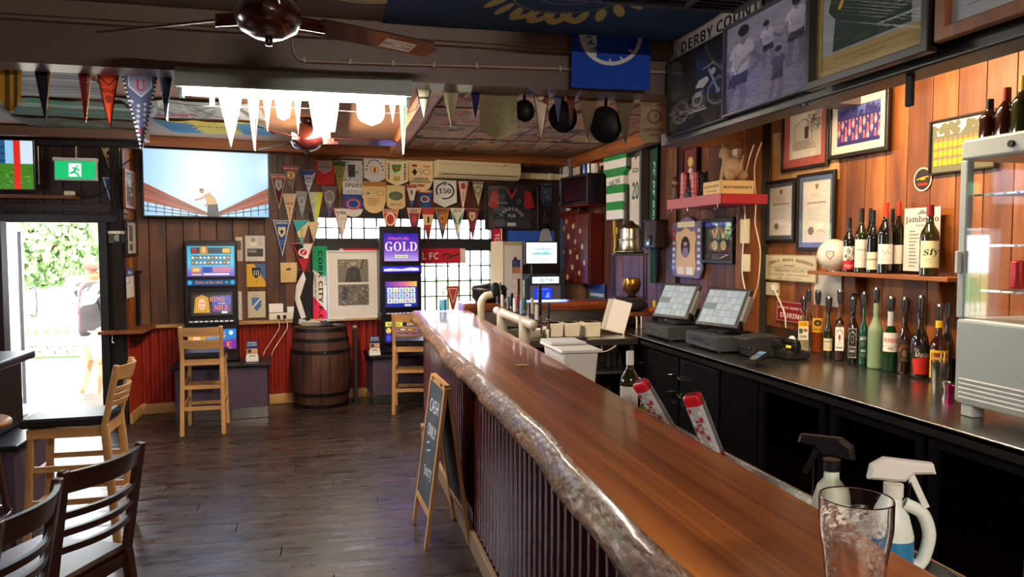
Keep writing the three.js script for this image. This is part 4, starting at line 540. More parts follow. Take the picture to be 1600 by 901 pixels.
// brochure holders
function brochure(label, pos, turn) {
  const c = cell(64, 110, (g, w, h) => { F(g, '#1c2c5c', 0, 0, w, 44); TX(g, 'Think about', 32, 12, 9, '#fff'); TX(g, 'your choices', 32, 24, 9, '#fff'); F(g, '#c89878', 0, 44, w, 26); BLOT(g, w, 20, ['#fff'], 0, 1, 1); F(g, '#2a3448', 6, 48, 22, 18); F(g, '#e8e4dc', 0, 72, w, 38); F(g, '#5a7a4a', 14, 80, 36, 14); });
  const g = T('brochure_holder', label, 'leaflet', null, pos, turn); P(g, 'leaflets', sheet(0.1, 0.19, c, 0.02).rotateX(-0.12).translate(0, 0.1, 0), pm(c)); P(g, 'box', rb(0.115, 0.05, 0.045, 0.004, 0, 0.025, 0.015), C(0xe8e8e4, 0.3)); return g;
}
brochure('small leaflet holder on the stand beside the pharaoh machine', [atZ(394, 555, -7.45).x, 0.52, -7.45], 0.1);
brochure('small leaflet holder on the stand beside the gold-title machine', [atZ(585, 548, -7.75).x, 0.5, -7.75], 0.15);
// ---------------------------------------------------------------- barrel
{
  const g = T('wine_barrel', 'dark oak barrel with iron hoops standing below the framed print', 'barrel', null, [-0.13, 0, -7.76]), R = (t) => 0.25 + 0.045 * Math.sin(t * Math.PI), H = 0.82, n = 22;
  for (let i = 0; i < n; i++) { const a0 = (i + 0.02) / n * 2 * Math.PI, a1 = (i + 0.98) / n * 2 * Math.PI; P(g, 'stave', muv(mg(grid(3, 10, (a, t) => { const an = a1 + (a0 - a1) * a, r = R(t); return [Math.sin(an) * r, t * H, Math.cos(an) * r]; }))), M.barrel); }
  P(g, 'head', cy(0.245, 0.245, 0.02, 0, H - 0.02, 0, 28), M.barrel);
  for (const t of [0.05, 0.19, 0.7, 0.84, 0.96]) P(g, 'hoop', mg(grid(40, 1, (a, b) => { const an = -a * 2 * Math.PI, tt = t - 0.022 + 0.044 * b, r = R(tt) + 0.004; return [Math.sin(an) * r, tt * H, Math.cos(an) * r]; })), M.iron);
  P(g, 'rivet', mg(...[-0.25, 0.15].map((a) => sph(0.008, Math.sin(a) * (R(0.7) + 0.005), 0.7 * H, Math.cos(a) * (R(0.7) + 0.005), 8, 6))), M.chrome);
  const np = cell(100, 70, (g, w, h) => { F(g, '#d8d4c8', 0, 0, w, h); TX(g, 'The Times', 50, 10, 14, '#222', 'bold', 0, 'serif'); for (let i = 0; i < 4; i++) LINES(g, 4 + i * 24, 20, 20, 9, 5, '#8a877e'); F(g, '#777', 54, 22, 40, 22); });
  for (let i = 0; i < 4; i++) TM('newspaper', ['folded newspaper at the bottom of the pile on the barrel', 'second newspaper of the pile on the barrel', 'third newspaper of the pile on the barrel', 'topmost newspaper of the pile on the barrel'][i], 'newspaper', 'newspapers on the barrel', mg(ni(sheet(0.3, 0.22, np, 0.008).rotateX(-Math.PI / 2)), bx(0.3, 0.006, 0.21, 0.004, 0.002, 0)), pm(np), [-0.17 + i * 0.012, H + 0.001 + i * 0.0085, -7.74 - i * 0.004], 0.15 - i * 0.2);
  TM('tray', 'shallow metal tray resting at the barrel edge', 'tray', null, lathe([[0, 0], [0.1, 0], [0.125, 0.014], [0.122, 0.016], [0.098, 0.004], [0, 0.004]], 28), M.chrome, [-0.02, H + 0.036, -7.69]);
  TM('folded_board', 'narrow dark folded board standing behind the barrel', 'board', null, rb(0.04, 0.78, 0.3, 0.005, 0.21, 0.39, -7.86), C(0x15161a, 0.4));
}
// ---------------------------------------------------------------- chalkboard
{
  const c = cell(160, 300, (g, w, h) => { F(g, '#2c3440', 0, 0, w, h); BLOT(g, w, h, ['rgba(160,170,180,0.05)'], 60, 10, 60); TX(g, 'CASH', 76, 60, 44, '#e8ecf0', '500', -0.05); TX(g, 'ONLY', 80, 122, 40, '#e8ecf0', '500', -0.05); LN(g, [[40, 160], [70, 150]], '#e8ecf0', 3); LN(g, [[50, 178], [90, 166]], '#e8ecf0', 3); TX(g, 'Sorry', 90, 220, 34, '#e8ecf0', '500', -0.15, 'serif'); });
  const A = atY(648, 816, 0), B = atY(664, 858, 0), L = Math.max(0.4, A.distanceTo(B)), g = T('chalkboard', 'timber A-frame chalkboard sign standing before the corrugated bar front', 'sign', null, [0.45, 0, (A.z + B.z) / 2], -Math.PI / 2 + 0.05);
  const top = 0.86, lean = 0.13, mk = (s) => {   // local x along the board, local z out to the aisle
    const pn = new THREE.Group(); pn.name = 'leaf'; pn.rotation.x = -s * lean; pn.position.set(0, 0, s > 0 ? 0.0 : -0.235); g.add(pn);
    P(pn, 'leaf_frame', mg(bar([-L / 2, 0, 0], [-L / 2, top, 0], 0.032, 0.02), bar([L / 2, 0, 0], [L / 2, top, 0], 0.032, 0.02), bar([-L / 2, top, 0], [L / 2, top, 0], 0.032, 0.02), bar([-L / 2, 0.18, 0], [L / 2, 0.18, 0], 0.032, 0.02)), M.beech);
    P(pn, 'slate', s > 0 ? sheet(L - 0.02, top - 0.2, c, 0.006, 0).translate(0, (top + 0.18) / 2, 0) : bx(L - 0.02, top - 0.2, 0.006, 0, (top + 0.18) / 2, 0), s > 0 ? pm(c) : C(0x23272e, 0.7), 'dark slate with white chalk lettering');
  };
  mk(1); mk(-1); P(g, 'hinge', mg(bx(0.05, 0.02, 0.03, -0.12, top - 0.005, -0.115), bx(0.05, 0.02, 0.03, 0.12, top - 0.005, -0.115)), M.brassM);
}
// ---------------------------------------------------------------- ceiling fans
function fan(label, pos, drop, R, a0, mat, sticker) {
  const g = T('ceiling_fan', label, 'fan', null, pos);
  P(g, 'rod', cy(0.012, 0.012, drop, 0, 0.2 + drop / 2, 0, 10), mat); P(g, 'canopy', lathe([[0, 0], [0.02, 0], [0.06, 0.05], [0.065, 0.07], [0, 0.07]], 20).translate(0, 0.2 + drop - 0.07, 0), mat);
  P(g, 'motor', lathe([[0, 0], [0.05, 0.002], [0.105, 0.03], [0.125, 0.07], [0.125, 0.11], [0.1, 0.14], [0.07, 0.16], [0.06, 0.21], [0.03, 0.23], [0, 0.23]], 32), mat); P(g, 'cap', lathe([[0, 0], [0.014, 0.002], [0.016, 0.03], [0, 0.034]], 14).translate(0, -0.028, 0), M.black);
  for (let k = 0; k < 3; k++) {
    const b = new THREE.Group(); b.name = 'blade_arm'; b.rotation.y = a0 + k * 2 * Math.PI / 3; b.position.y = 0.085; g.add(b);
    const bl = P(b, 'blade', ext([[0.2, -0.055], [R - 0.05, -0.07], [R, -0.02], [R - 0.02, 0.05], [0.22, 0.06]], 0.009, 0.003).rotateX(-Math.PI / 2 - 0.3), mat); P(b, 'iron', mg(bar([0.09, 0, 0], [0.24, 0.005, 0], 0.05, 0.008)), mat);
    if (sticker && k === 0) { const sc = cell(160, 70, (q, w, h) => { F(q, '#ece8de', 0, 0, w, h); TX(q, 'X00Z', 26, 36, 22, '#222', 'bold', Math.PI); CI(q, 80, 34, 22, '#333', 2); TX(q, '↑', 80, 34, 22, '#222'); TX(q, '21st', 132, 20, 20, '#222', 'bold', Math.PI); TX(q, 'BDAY', 132, 46, 16, '#222', 'bold', Math.PI); }); P(b, 'sticker', sheet(0.16, 0.07, sc, 0.001).rotateX(Math.PI / 2).translate(R - 0.2, -0.001, 0).rotateX(-0.3), pm(sc)); }
  }
  return g;
}
const maroon = MP({ color: 0x35100e, roughness: 0.25, clearcoat: 0.8, clearcoatRoughness: 0.1 });
fan('glossy maroon ceiling fan with a white sticker on one blade', [-0.23, 2.4, -3.1], CEIL - 2.4 - 0.2, 0.8, -2 * Math.PI / 3 + Math.PI / 6 + Math.PI * 2 / 3, maroon, true);
fan('maroon ceiling fan in the back room above the pennants', [-0.19, 2.36, -6.3], CEILB - 2.36 - 0.2, 0.72, 0.05, maroon, false);
// ---------------------------------------------------------------- pennants
function des(o) {   // a pennant's print from a short description
  return cell(o.W || 84, o.H || 140, (g, w, h) => {
    F(g, o.bg, 0, 0, w, h);
    if (o.v) o.v.forEach((c, i) => F(g, c, w * i / o.v.length, 0, w / o.v.length + 1, h));
    if (o.h) o.h.forEach((c, i) => F(g, c, 0, h * i / o.h.length, w, h / o.h.length + 1));
    if (o.dg) { PO(g, [[0, 0], [w, 0], [0, h * 0.6]], o.dg); }
    if (o.vee) PO(g, [[w * 0.14, 0], [w * 0.86, 0], [w / 2, h * 0.95]], o.vee);
    if (o.x) { PO(g, [[0, 0], [w * 0.3, 0], [w, h * 0.62], [w, h * 0.9]], o.x); PO(g, [[w, 0], [w * 0.7, 0], [0, h * 0.62], [0, h * 0.9]], o.x); }
    if (o.mid) F(g, o.mid, 0, h * 0.18, w, h * 0.3);
    if (o.low) F(g, o.low, 0, h * 0.66, w, h * 0.34);
    if (o.blot) BLOT(g, w, h, o.blot, 70, 2, 9);
    if (o.band) { F(g, o.band, 0, 0, w, h * 0.14); }
    if (o.stars) for (let i = 0; i < o.stars; i++) STAR(g, w * (0.2 + 0.6 * ((i * 0.38) % 1)), h * (0.12 + 0.8 * i / o.stars), w * 0.06, o.starc || '#e8e8e8');
    if (o.text) TX(g, o.text, w / 2, h * 0.075, o.ts || 13, o.tc || '#e8e0c8', 'bold', 0, 'sans-serif', w * 0.86);
    const cyy = h * (o.cyy || 0.32), r = w * (o.cr || 0.24);
    if (o.ring) { CI(g, w / 2, cyy, r, o.ring); CI(g, w / 2, cyy, r * 0.72, o.ring2 || o.bg); }
    if (o.shield) { PO(g, [[w / 2 - r, cyy - r], [w / 2 + r, cyy - r], [w / 2 + r * 0.95, cyy + r * 0.4], [w / 2, cyy + r * 1.2], [w / 2 - r * 0.95, cyy + r * 0.4]], o.shield); PO(g, [[w / 2 - r, cyy - r], [w / 2 + r, cyy - r], [w / 2 + r * 0.95, cyy + r * 0.4], [w / 2, cyy + r * 1.2], [w / 2 - r * 0.95, cyy + r * 0.4]], o.sline || '#333', 2); }
    if (o.mono && o.mono.charCodeAt(0) > 255) { const k = o.mono.charCodeAt(0) % 4, c = o.mc || '#222', x = w / 2, q = r * 0.62; if (k === 0) STAR(g, x, cyy, q, c); else if (k === 1) { PO(g, [[x - q, cyy + q * 0.7], [x - q * 0.8, cyy - q * 0.5], [x - q * 0.35, cyy + q * 0.1], [x, cyy - q * 0.9], [x + q * 0.35, cyy + q * 0.1], [x + q * 0.8, cyy - q * 0.5], [x + q, cyy + q * 0.7]], c); } else if (k === 2) { CI(g, x, cyy, q * 0.8, c, 3); LN(g, [[x - q, cyy], [x + q, cyy]], c, 3); LN(g, [[x, cyy - q], [x, cyy + q]], c, 3); } else { PO(g, [[x - q * 0.5, cyy + q], [x - q * 0.2, cyy - q * 0.2], [x - q * 0.7, cyy - q * 0.5], [x + q * 0.1, cyy - q], [x + q * 0.6, cyy - q * 0.3], [x + q * 0.4, cyy + q]], c); } } else if (o.mono) TX(g, o.mono, w / 2, cyy, o.ms || r * 1.05, o.mc || '#222', 'bold', 0, o.mf || 'serif');
    if (o.lines) LINES(g, w * 0.3, h * 0.56, w * 0.4, o.lines, 7, o.lc || o.tc || '#888', 2);
    if (o.down) TX(g, o.down, w / 2, h * 0.52, o.ds || 13, o.dc || o.tc || '#888', 'bold', Math.PI / 2);
    if (o.more) o.more(g, w, h);
    if (o.edge) { if (o.kind === 'tri') { LN(g, [[2, 0], [w / 2, h], [w - 2, 0], [2, 0]], o.edge, 6); } else { g.strokeStyle = o.edge; g.lineWidth = 5; g.strokeRect(0, 0, w, h); } }
  });
}
let phs = 0;
function pennant(label, fr, rect, out, o, group = 'pennants on the back wall') {
  const q = on(fr, rect, out), c = des({ kind: o.kind || 'tri', ...o }), g = T(o.name || 'pennant', label, 'pennant', group, [q.pos.x, q.pos.y + q.h / 2, q.pos.z], q.ry + (o.turn || 0));
  P(g, 'cloth', cloth(o.kind || 'tri', q.w, q.h, c, { dip: o.dip ?? 0.2, curl: o.curl ?? 0.008, ph: phs += 1.3 }), pm(c, o.mat || 'cloth'));
  if (!o.norod) P(g, 'hanging_rod', rz(cy(0.003, 0.003, q.w + 0.012, 0, 0, 0, 8), Math.PI / 2), C(0xb8a888, 0.5));
  return g;
}
[
  ['maroon pennant with dark lettered top and square blue-white crest', [423, 272, 448, 327], { bg: '#6e1c2c', band: '#a83a40', text: 'WEST HAM', tc: '#e8dcc8', shield: '#b8c0c4', mono: 'X', mc: '#4a4a52', edge: '#c8c0a8', more: (g, w, h) => TX(g, 'UNITED', w / 2, h * 0.17, 11, '#d8ccb8') }],
  ['grey pennant with red arched top and round gold crest', [441, 260, 468, 302], { bg: '#7a726a', band: '#a02c2c', text: 'MANCHESTER', ring: '#d8b048', ring2: '#e8d8a0', mono: '✿', mc: '#b05a28', lines: 3, lc: '#b8aca0' }],
  ['shiny blue and white pennant', [468, 266, 496, 306], { bg: '#d8d8dc', dg: '#3a4a98', text: 'PRESTON', tc: '#30343c', shield: '#c8ccd8', mono: 'PP', lines: 2, edge: '#3a3f58' }],
  ['square red pennant with grey wolf-team shield', [493, 251, 522, 289], { kind: 'rect', bg: '#b82c28', shield: '#8a8480', sline: '#e0d8d0', cyy: 0.26, cr: 0.36, mono: 'WOLVES', ms: 17, mc: '#a02424', lines: 2, lc: '#701c18' }],
  ['narrow green and gold pennant', [520, 252, 541, 306], { bg: '#9a8434', band: '#3a5a30', ring: '#2f6a3a', ring2: '#c8c080', mono: '✚', down: 'GREEN', dc: '#3a7a38' }],
  ['crinkled silver foil pennant lettered SPURS', [535, 251, 567, 304], { kind: 'rect', bg: '#c2c4c2', blot: ['#e8eae8', '#8a8c8c', '#5a5c5c', '#f4f4f0'], more: (g, w, h) => { F(g, '#e0e2de', 0, h * 0.62, w, h * 0.24); TX(g, 'SPURS', w / 2, h * 0.73, 24, '#5a5e5c', 'bold italic'); F(g, '#3a4440', w * 0.28, h * 0.12, w * 0.34, h * 0.36); }, curl: 0.014 }],
  ['white pointed pennant with ring of dark stars and gold crest', [568, 243, 602, 287], { kind: 'point', bg: '#cfcdc6', ring: '#c8a040', ring2: '#ecd8b0', cyy: 0.5, cr: 0.2, mono: '♛', mc: '#a02c3c', more: (g, w, h) => { for (let i = 0; i < 9; i++) { const a = Math.PI * (1.0 + i / 8); STAR(g, w / 2 + Math.cos(a) * w * 0.38, h * 0.5 + Math.sin(a) * h * 0.34, 6, '#3a3a44'); } TX(g, '▬', w / 2, h * 0.78, 16, '#222'); } }],
  ['gold shield pennant with green map', [602, 247, 638, 291], { kind: 'point', bg: '#e4d8a8', edge: '#c8a028', text: 'FERENCVAROS', tc: '#3a3020', more: (g, w, h) => { PO(g, [[22, 34], [60, 30], [54, 62], [34, 72], [26, 54]], '#3a8a48'); CI(g, 42, 48, 8, '#d0583c'); for (let i = 0; i < 7; i++) { F(g, ['#b84038', '#4868a0', '#3a3a3a'][i % 3], 8, 26 + i * 12, 8, 8); F(g, ['#4868a0', '#3a3a3a', '#b84038'][i % 3], 68, 26 + i * 12, 8, 8); } F(g, '#c8b040', 30, 90, 24, 22); } }],
  ['large rounded cream match pennant with black diamond and cup', [638, 246, 676, 299], { kind: 'round', dip: 0.35, bg: '#dcc494', text: 'CHAMPIONS', tc: '#a05030', more: (g, w, h) => { F(g, '#222', 14, 30, 16, 4); F(g, '#c83028', 14, 34, 16, 4); F(g, '#d8a828', 14, 38, 16, 3); PO(g, [[22, 46], [31, 60], [22, 76], [13, 60]], '#26221e'); CI(g, 44, 54, 7, '#8a8a88', 2); F(g, '#8a8a88', 42, 60, 4, 10); CI(g, 64, 58, 11, '#b84838', 2); TX(g, '1968', 62, 36, 11, '#a04030'); TX(g, 'LEAGUE', w / 2, 88, 14, '#26221e'); TX(g, 'LEVERKUSEN', w / 2, 100, 11, '#26221e'); F(g, '#b05a3a', 32, 110, 22, 10); } }],
  ['round-bottomed cream pennant with pale crests beneath the starred one', [566, 284, 603, 333], { kind: 'round', dip: 0.4, bg: '#dcbc80', band: '#b87838', more: (g, w, h) => { CI(g, 20, 52, 6, '#7a88a8'); CI(g, 64, 50, 11, '#c07850', 2); CI(g, 42, 44, 8, '#a8a088', 2); LINES(g, 18, 74, 48, 4, 9, '#a06a48', 3); } }],
  ['cream square pennant with dark green oval', [604, 290, 633, 327], { kind: 'round', dip: 0.15, bg: '#d8c088', more: (g, w, h) => { g.fillStyle = '#5a6a48'; g.beginPath(); g.ellipse(w / 2, 60, 32, 26, 0, 0, 7); g.fill(); LINES(g, 20, 48, 44, 4, 8, '#8a9468', 2); TX(g, 'CORK CELTIC', w / 2, 112, 10, '#4a5038'); } }],
  ['small white and blue pennant beside the green-oval pennant', [634, 288, 652, 326], { bg: '#d8d4c4', band: '#b85848', dg: 0, low: '#4a68a0', mono: '⚓', cr: 0.24 }],
  ['blue pennant with orange lettered top and red lion disc', [652, 297, 676, 326], { kind: 'taper', dip: 0, bg: '#2c4880', band: '#c85a30', text: 'RANGERS', tc: '#f0e8d8', ring: '#dcd0b0', cr: 0.3, cyy: 0.48, mono: '♞', mc: '#b83828' }],
  ['white pointed banner with black ring and number 150', [677, 281, 713, 324], { kind: 'point', bg: '#dcdad2', H: 110, more: (g, w, h) => { g.lineWidth = 5; g.strokeStyle = '#1c1c1c'; g.beginPath(); g.arc(42, 44, 31, -1.2, 1.9); g.stroke(); g.beginPath(); g.arc(42, 44, 31, 2.6, 4.6); g.stroke(); TX(g, '150', 42, 44, 27, '#1c1c1c', 'bold', 0, 'serif'); PO(g, [[34, 6], [50, 6], [49, 16], [42, 22], [35, 16]], '#7a7a78'); LINES(g, 14, 86, 56, 2, 5, '#bbb'); } }],
  ['red and cream pennant next to the number 150 banner', [713, 283, 734, 330], { bg: '#a02830', vee: '#dcd0b8', ring: '#dcd0b8', ring2: '#b84038', cyy: 0.16, cr: 0.24, down: 'UNITED', dc: '#8a4038' }],
  ['cream pennant with black lettering by the jersey frame', [736, 283, 758, 327], { bg: '#d0c6a4', text: 'NOTTINGHAM', tc: '#26221a', ring: '#8a7a50', ring2: '#d0c6a4', down: 'FC', dc: '#3a3528', edge: '#2a2620' }],
  ['faded cream pennant with red scribbles', [441, 302, 464, 351], { bg: '#dcc4a0', blot: ['rgba(170,60,50,0.3)'], mono: 'ARSE', ms: 18, mc: '#a84838', down: 'NAL', dc: '#a84838' }],
  ['faded blue-grey pennant with small badge', [462, 299, 481, 346], { bg: '#9aa0a0', ring: '#d0c8a0', ring2: '#9aa0a0', mono: 'L', lines: 3, lc: '#d8c888', low: '#8890a0' }],
  ['pale yellow-green streaked pennant', [482, 300, 505, 356], { bg: '#ccd2b0', more: (g, w, h) => { PO(g, [[50, 0], [80, 0], [56, 110], [44, 110]], '#d8d838'); CI(g, 24, 24, 9, '#d8c860'); LINES(g, 16, 44, 32, 3, 8, '#8a9aa0', 3); } }],
  ['grey and purple pennant with round badge', [503, 291, 527, 343], { bg: '#6c6468', ring: '#a8a090', ring2: '#807878', cr: 0.34, low: '#5c5488', mono: '', down: 'AVFC', dc: '#c8b8a8' }],
  ['blue pennant with large ring crest and white rounded hem', [536, 301, 568, 339], { kind: 'round', dip: 0.4, bg: '#2e4c94', low: '#d8d4c8', ring: '#c83848', ring2: '#e8e4e0', cyy: 0.46, cr: 0.4, more: (g, w, h) => { CI(g, w / 2, h * 0.46, 22, '#28488c'); TX(g, '♖', w / 2, h * 0.46, 26, '#1a2030'); } }],
  ['white pennant bordered with red dots', [520, 325, 547, 376], { bg: '#e4dcd0', edge: '#a83040', mono: 'YORK', ms: 17, cyy: 0.14, blot: ['rgba(200,150,60,.5)', 'rgba(120,60,110,.35)'] }],
  ['royal blue pennant with cream arched lettering EVERTON and white crest', [427, 344, 454, 400], { bg: '#2c4890', text: 'EVERTON', tc: '#e8dcc0', shield: '#d8cca8', mono: '♜', edge: '#d8d0b8', lines: 3, lc: '#7890c0' }],
  ['teal and cream pennant with vertical lettering', [458, 344, 484, 384], { bg: '#dcc898', dg: '#3aa0a0', down: 'MCFC', ds: 22, dc: '#a8945c', low: '#58a8a0' }],
  ['small cream crumpled pennant at the window corner', [481, 347, 500, 378], { bg: '#d4bc90', curl: 0.016, blot: ['rgba(140,110,70,.3)'] }],
  ['black, white and red pennant with round sword badge', [457, 380, 491, 427], { bg: '#1a181a', more: (g, w, h) => { PO(g, [[w / 2, 0], [w, 0], [w / 2, h]], '#dcd8d0'); F(g, '#b8242c', 0, h * 0.5, w, h); CI(g, w / 2, 42, 20, '#e0dcd4'); CI(g, w / 2, 42, 14, '#b8242c'); LN(g, [[w / 2 - 6, 50], [w / 2 + 6, 34]], '#fff', 3); }, edge: '#b8242c' }],
  ['tattered cream pennant hanging from a string with green toggle', [438, 410, 464, 441], { kind: 'rect', bg: '#d2b47c', blot: ['rgba(150,110,60,.3)'], mono: '⚽', curl: 0.012, more: (g, w, h) => LINES(g, 20, 70, 44, 4, 10, '#a88a58', 2), norod: 1 }],
  ['red pennant with cream arched lettering over the gaming machine', [597, 327, 623, 386], { bg: '#b83830', text: 'LIVERPOOL', tc: '#ecd8b0', ring: '#ecdcb8', cr: 0.3, cyy: 0.26, mono: '☘', mc: '#b83830', edge: '#e0c8a0' }],
  ['red and blue patterned pennant on the window rail', [636, 325, 658, 380], { bg: '#9c2c34', band: '#c8a890', text: 'RAITH', tc: '#7a2028', ring: '#34508a', ring2: '#c83c3c', x: 0, edge: '#d8c8a8' }],
  ['red pennant with cream middle and black badge', [658, 325, 680, 380], { bg: '#b83c34', mid: '#dcc088', low: '#7a4a2c', mono: '♣', mc: '#26221a', cr: 0.24 }],
  ['orange and blue quartered pennant', [679, 325, 703, 377], { bg: '#c87a38', v: ['#6a78a8', '#c87a38'], band: '#a86830', text: 'WOLVES', tc: '#3a2814', shield: '#d88838', mono: 'W', low: '#46507a' }],
  ['green and white crossed pennant with arched CELTIC lettering', [703, 325, 726, 373], { bg: '#e4e0d0', more: (g, w, h) => { PO(g, [[0, 0], [w * 0.42, h * 0.4], [w * 0.3, h * 0.6]], '#2c8a54'); PO(g, [[w, 0], [w * 0.58, h * 0.4], [w * 0.7, h * 0.6]], '#2c8a54'); TX(g, 'CELTIC', w / 2, 12, 15, '#2a3a2c'); TX(g, '♣', w / 2, 44, 22, '#2a3a2c'); TX(g, 'FC', w / 2, 70, 15, '#2a3a2c'); }, edge: '#d8d4c4' }],
  ['maroon pennant with cream shield at the end of the window rail', [727, 326, 749, 373], { bg: '#84303c', shield: '#d8bc94', mono: 'H', mc: '#84303c', cyy: 0.25 }],
].forEach(([l, r, o]) => pennant(l, 'back', r, 0.022 + (phs % 3) * 0.004 + (r[1] > 322 && r[0] > 590 ? 0.045 : 0) + (r[0] < 500 && r[1] > 340 ? 0.02 : 0), o));
pennant('small red triangular pennant with white triangle at the window foot', 'back', [697, 447, 718, 490], 0.09, { bg: '#b84030', more: (g, w, h) => { PO(g, [[16, 12], [68, 12], [42, 84]], '#ecdcc8', 4); TX(g, '♆', 42, 38, 24, '#5a3020'); } });
pennant('white and gold club pennant beside the exit sign, upper of two', 'door', [155, 221, 192, 272], 0.02, { kind: 'tri', bg: '#5a5a72', ring: '#d0a860', ring2: '#e8dcc0', cr: 0.32, mono: '⚽', edge: '#c8a878', lines: 2 }, 'pennants beside the exit sign');
pennant('blue and white horse-crest pennant beside the exit sign, lower of two', 'door', [161, 278, 189, 321], 0.02, { bg: '#3448a0', shield: '#5a6ab0', mono: '♞', mc: '#e8e8ec', edge: '#e4e4e8' }, 'pennants beside the exit sign');
pennant('narrow blue pennant above the hurricane lantern', 'back', [843, 288, 862, 326], 0.02, { kind: 'point', bg: '#3a4a68', band: '#1c2434', stars: 4, low: '#24304a' });
// pennants hung behind the beam
const BG = 'pennants hung along the ceiling beam', bp = (l, r, o, out = -0.25) => pennant(l, 'beam', r, out, { curl: 0.014, ...o }, BG);
bp('gold fringed pennant striped brown at the beam end', [0, 96, 36, 176], { kind: 'shield', bg: '#c89a28', v: ['#c89a28', '#6a5228', '#c89a28', '#6a5228', '#c89a28'], down: 'ORIENT', ds: 20, dc: '#d8b858', edge: '#d8a838' });
bp('folded navy pennant with gold hem', [57, 98, 88, 193], { kind: 'fold', bg: '#1c2030', more: (g, w, h) => F(g, '#a8823c', w * 0.62, 0, w, h) });
bp('maroon and cream folded pennant lettered down its edge', [124, 100, 148, 193], { kind: 'fold', bg: '#8a2430', v: ['#8a2430', '#d0b488'], down: 'MANDURAH', ds: 22, dc: '#7a2c30' });
bp('orange pennant with black edge and dark disc', [151, 102, 190, 202], { bg: '#dc4a20', more: (g, w, h) => { PO(g, [[16, 12], [68, 12], [74, 24], [42, 44], [10, 24]], '#3a1810', 3); F(g, '#c02818', 24, 18, 38, 8); TX(g, 'DENVER', 42, 56, 13, '#5a2010'); CI(g, 42, 74, 9, '#8a2818'); }, edge: '#3a1a14' });
bp('long blue-grey starred pennant with big red letter U and checked border', [188, 104, 252, 236], { bg: '#5a6488', W: 120, H: 240, stars: 0, more: (g, w, h) => { PO(g, [[26, 20], [94, 20], [92, 58], [60, 84], [28, 58]], '#8a90b0'); PO(g, [[26, 20], [94, 20], [92, 58], [60, 84], [28, 58]], '#c8ccd8', 4); TX(g, 'U', 60, 52, 44, '#b83048', 'bold', 0, 'serif'); TX(g, 'U', 60, 182, 26, '#b83048', 'bold', 0, 'serif'); for (let i = 0; i < 16; i++) STAR(g, 34 + (i * 37) % 56, 100 + i * 5, 7, '#d0d4e0'); for (let i = 0; i < 8; i++) CI(g, 12 + (i % 2) * 96, 12 + i * 9, 4, '#a8b0c8'); for (let i = 0; i < 40; i++) { F(g, i % 2 ? '#16181c' : '#d8dce0', i * 1.5, i * 6, 6, 6); F(g, i % 2 ? '#16181c' : '#d8dce0', 114 - i * 1.5, i * 6, 6, 6); } } });
bp('small dark navy pennant beside the fluorescent light', [250, 112, 274, 190], { kind: 'fold', bg: '#2c3448', low: '#8a98a8' });
const wl = { mat: 'lit', bg: '#f0ece4' };
[['small blank white tag pennant', [327, 148, 336, 165], 'rect'], ['long white pennant with grey spot at its tip', [341, 148, 380, 230], 'tri'], ['thin white twisted pennant with red streak', [388, 148, 408, 236], 'fold'], ['narrow white pennant with ragged tip', [410, 148, 426, 206], 'tri'], ['wide short white pennant', [428, 148, 458, 188], 'taper'], ['thin sharp white pennant', [459, 148, 472, 210], 'tri'],
  ['wide white pennant with pink fringe', [481, 148, 532, 206], 'taper'], ['round white disc pennant with blue mark', [557, 148, 601, 196], 'shield'], ['short pointed white pennant', [605, 148, 621, 192], 'tri'], ['long white and green twisted pennant', [621, 148, 637, 242], 'fold']].forEach(([l, r, k], i) => bp(l + ' behind the fluorescent light', r, { kind: k, dip: i === 6 ? 0.0 : 0.1, ...wl, more: (g, w, h) => { if (i === 1) CI(g, 42, 100, 10, '#8a90a8'); if (i === 2) F(g, '#d83828', 46, 60, 8, 60); if (i === 6) for (let q = 0; q < 20; q++) F(g, '#c89888', q * 4.2, 116, 2, 24); if (i === 7) PO(g, [[46, 30], [56, 20], [52, 44]], '#48a0c0'); if (i === 9) F(g, '#5a8a60', 50, 20, 20, 120); } }, -0.38));
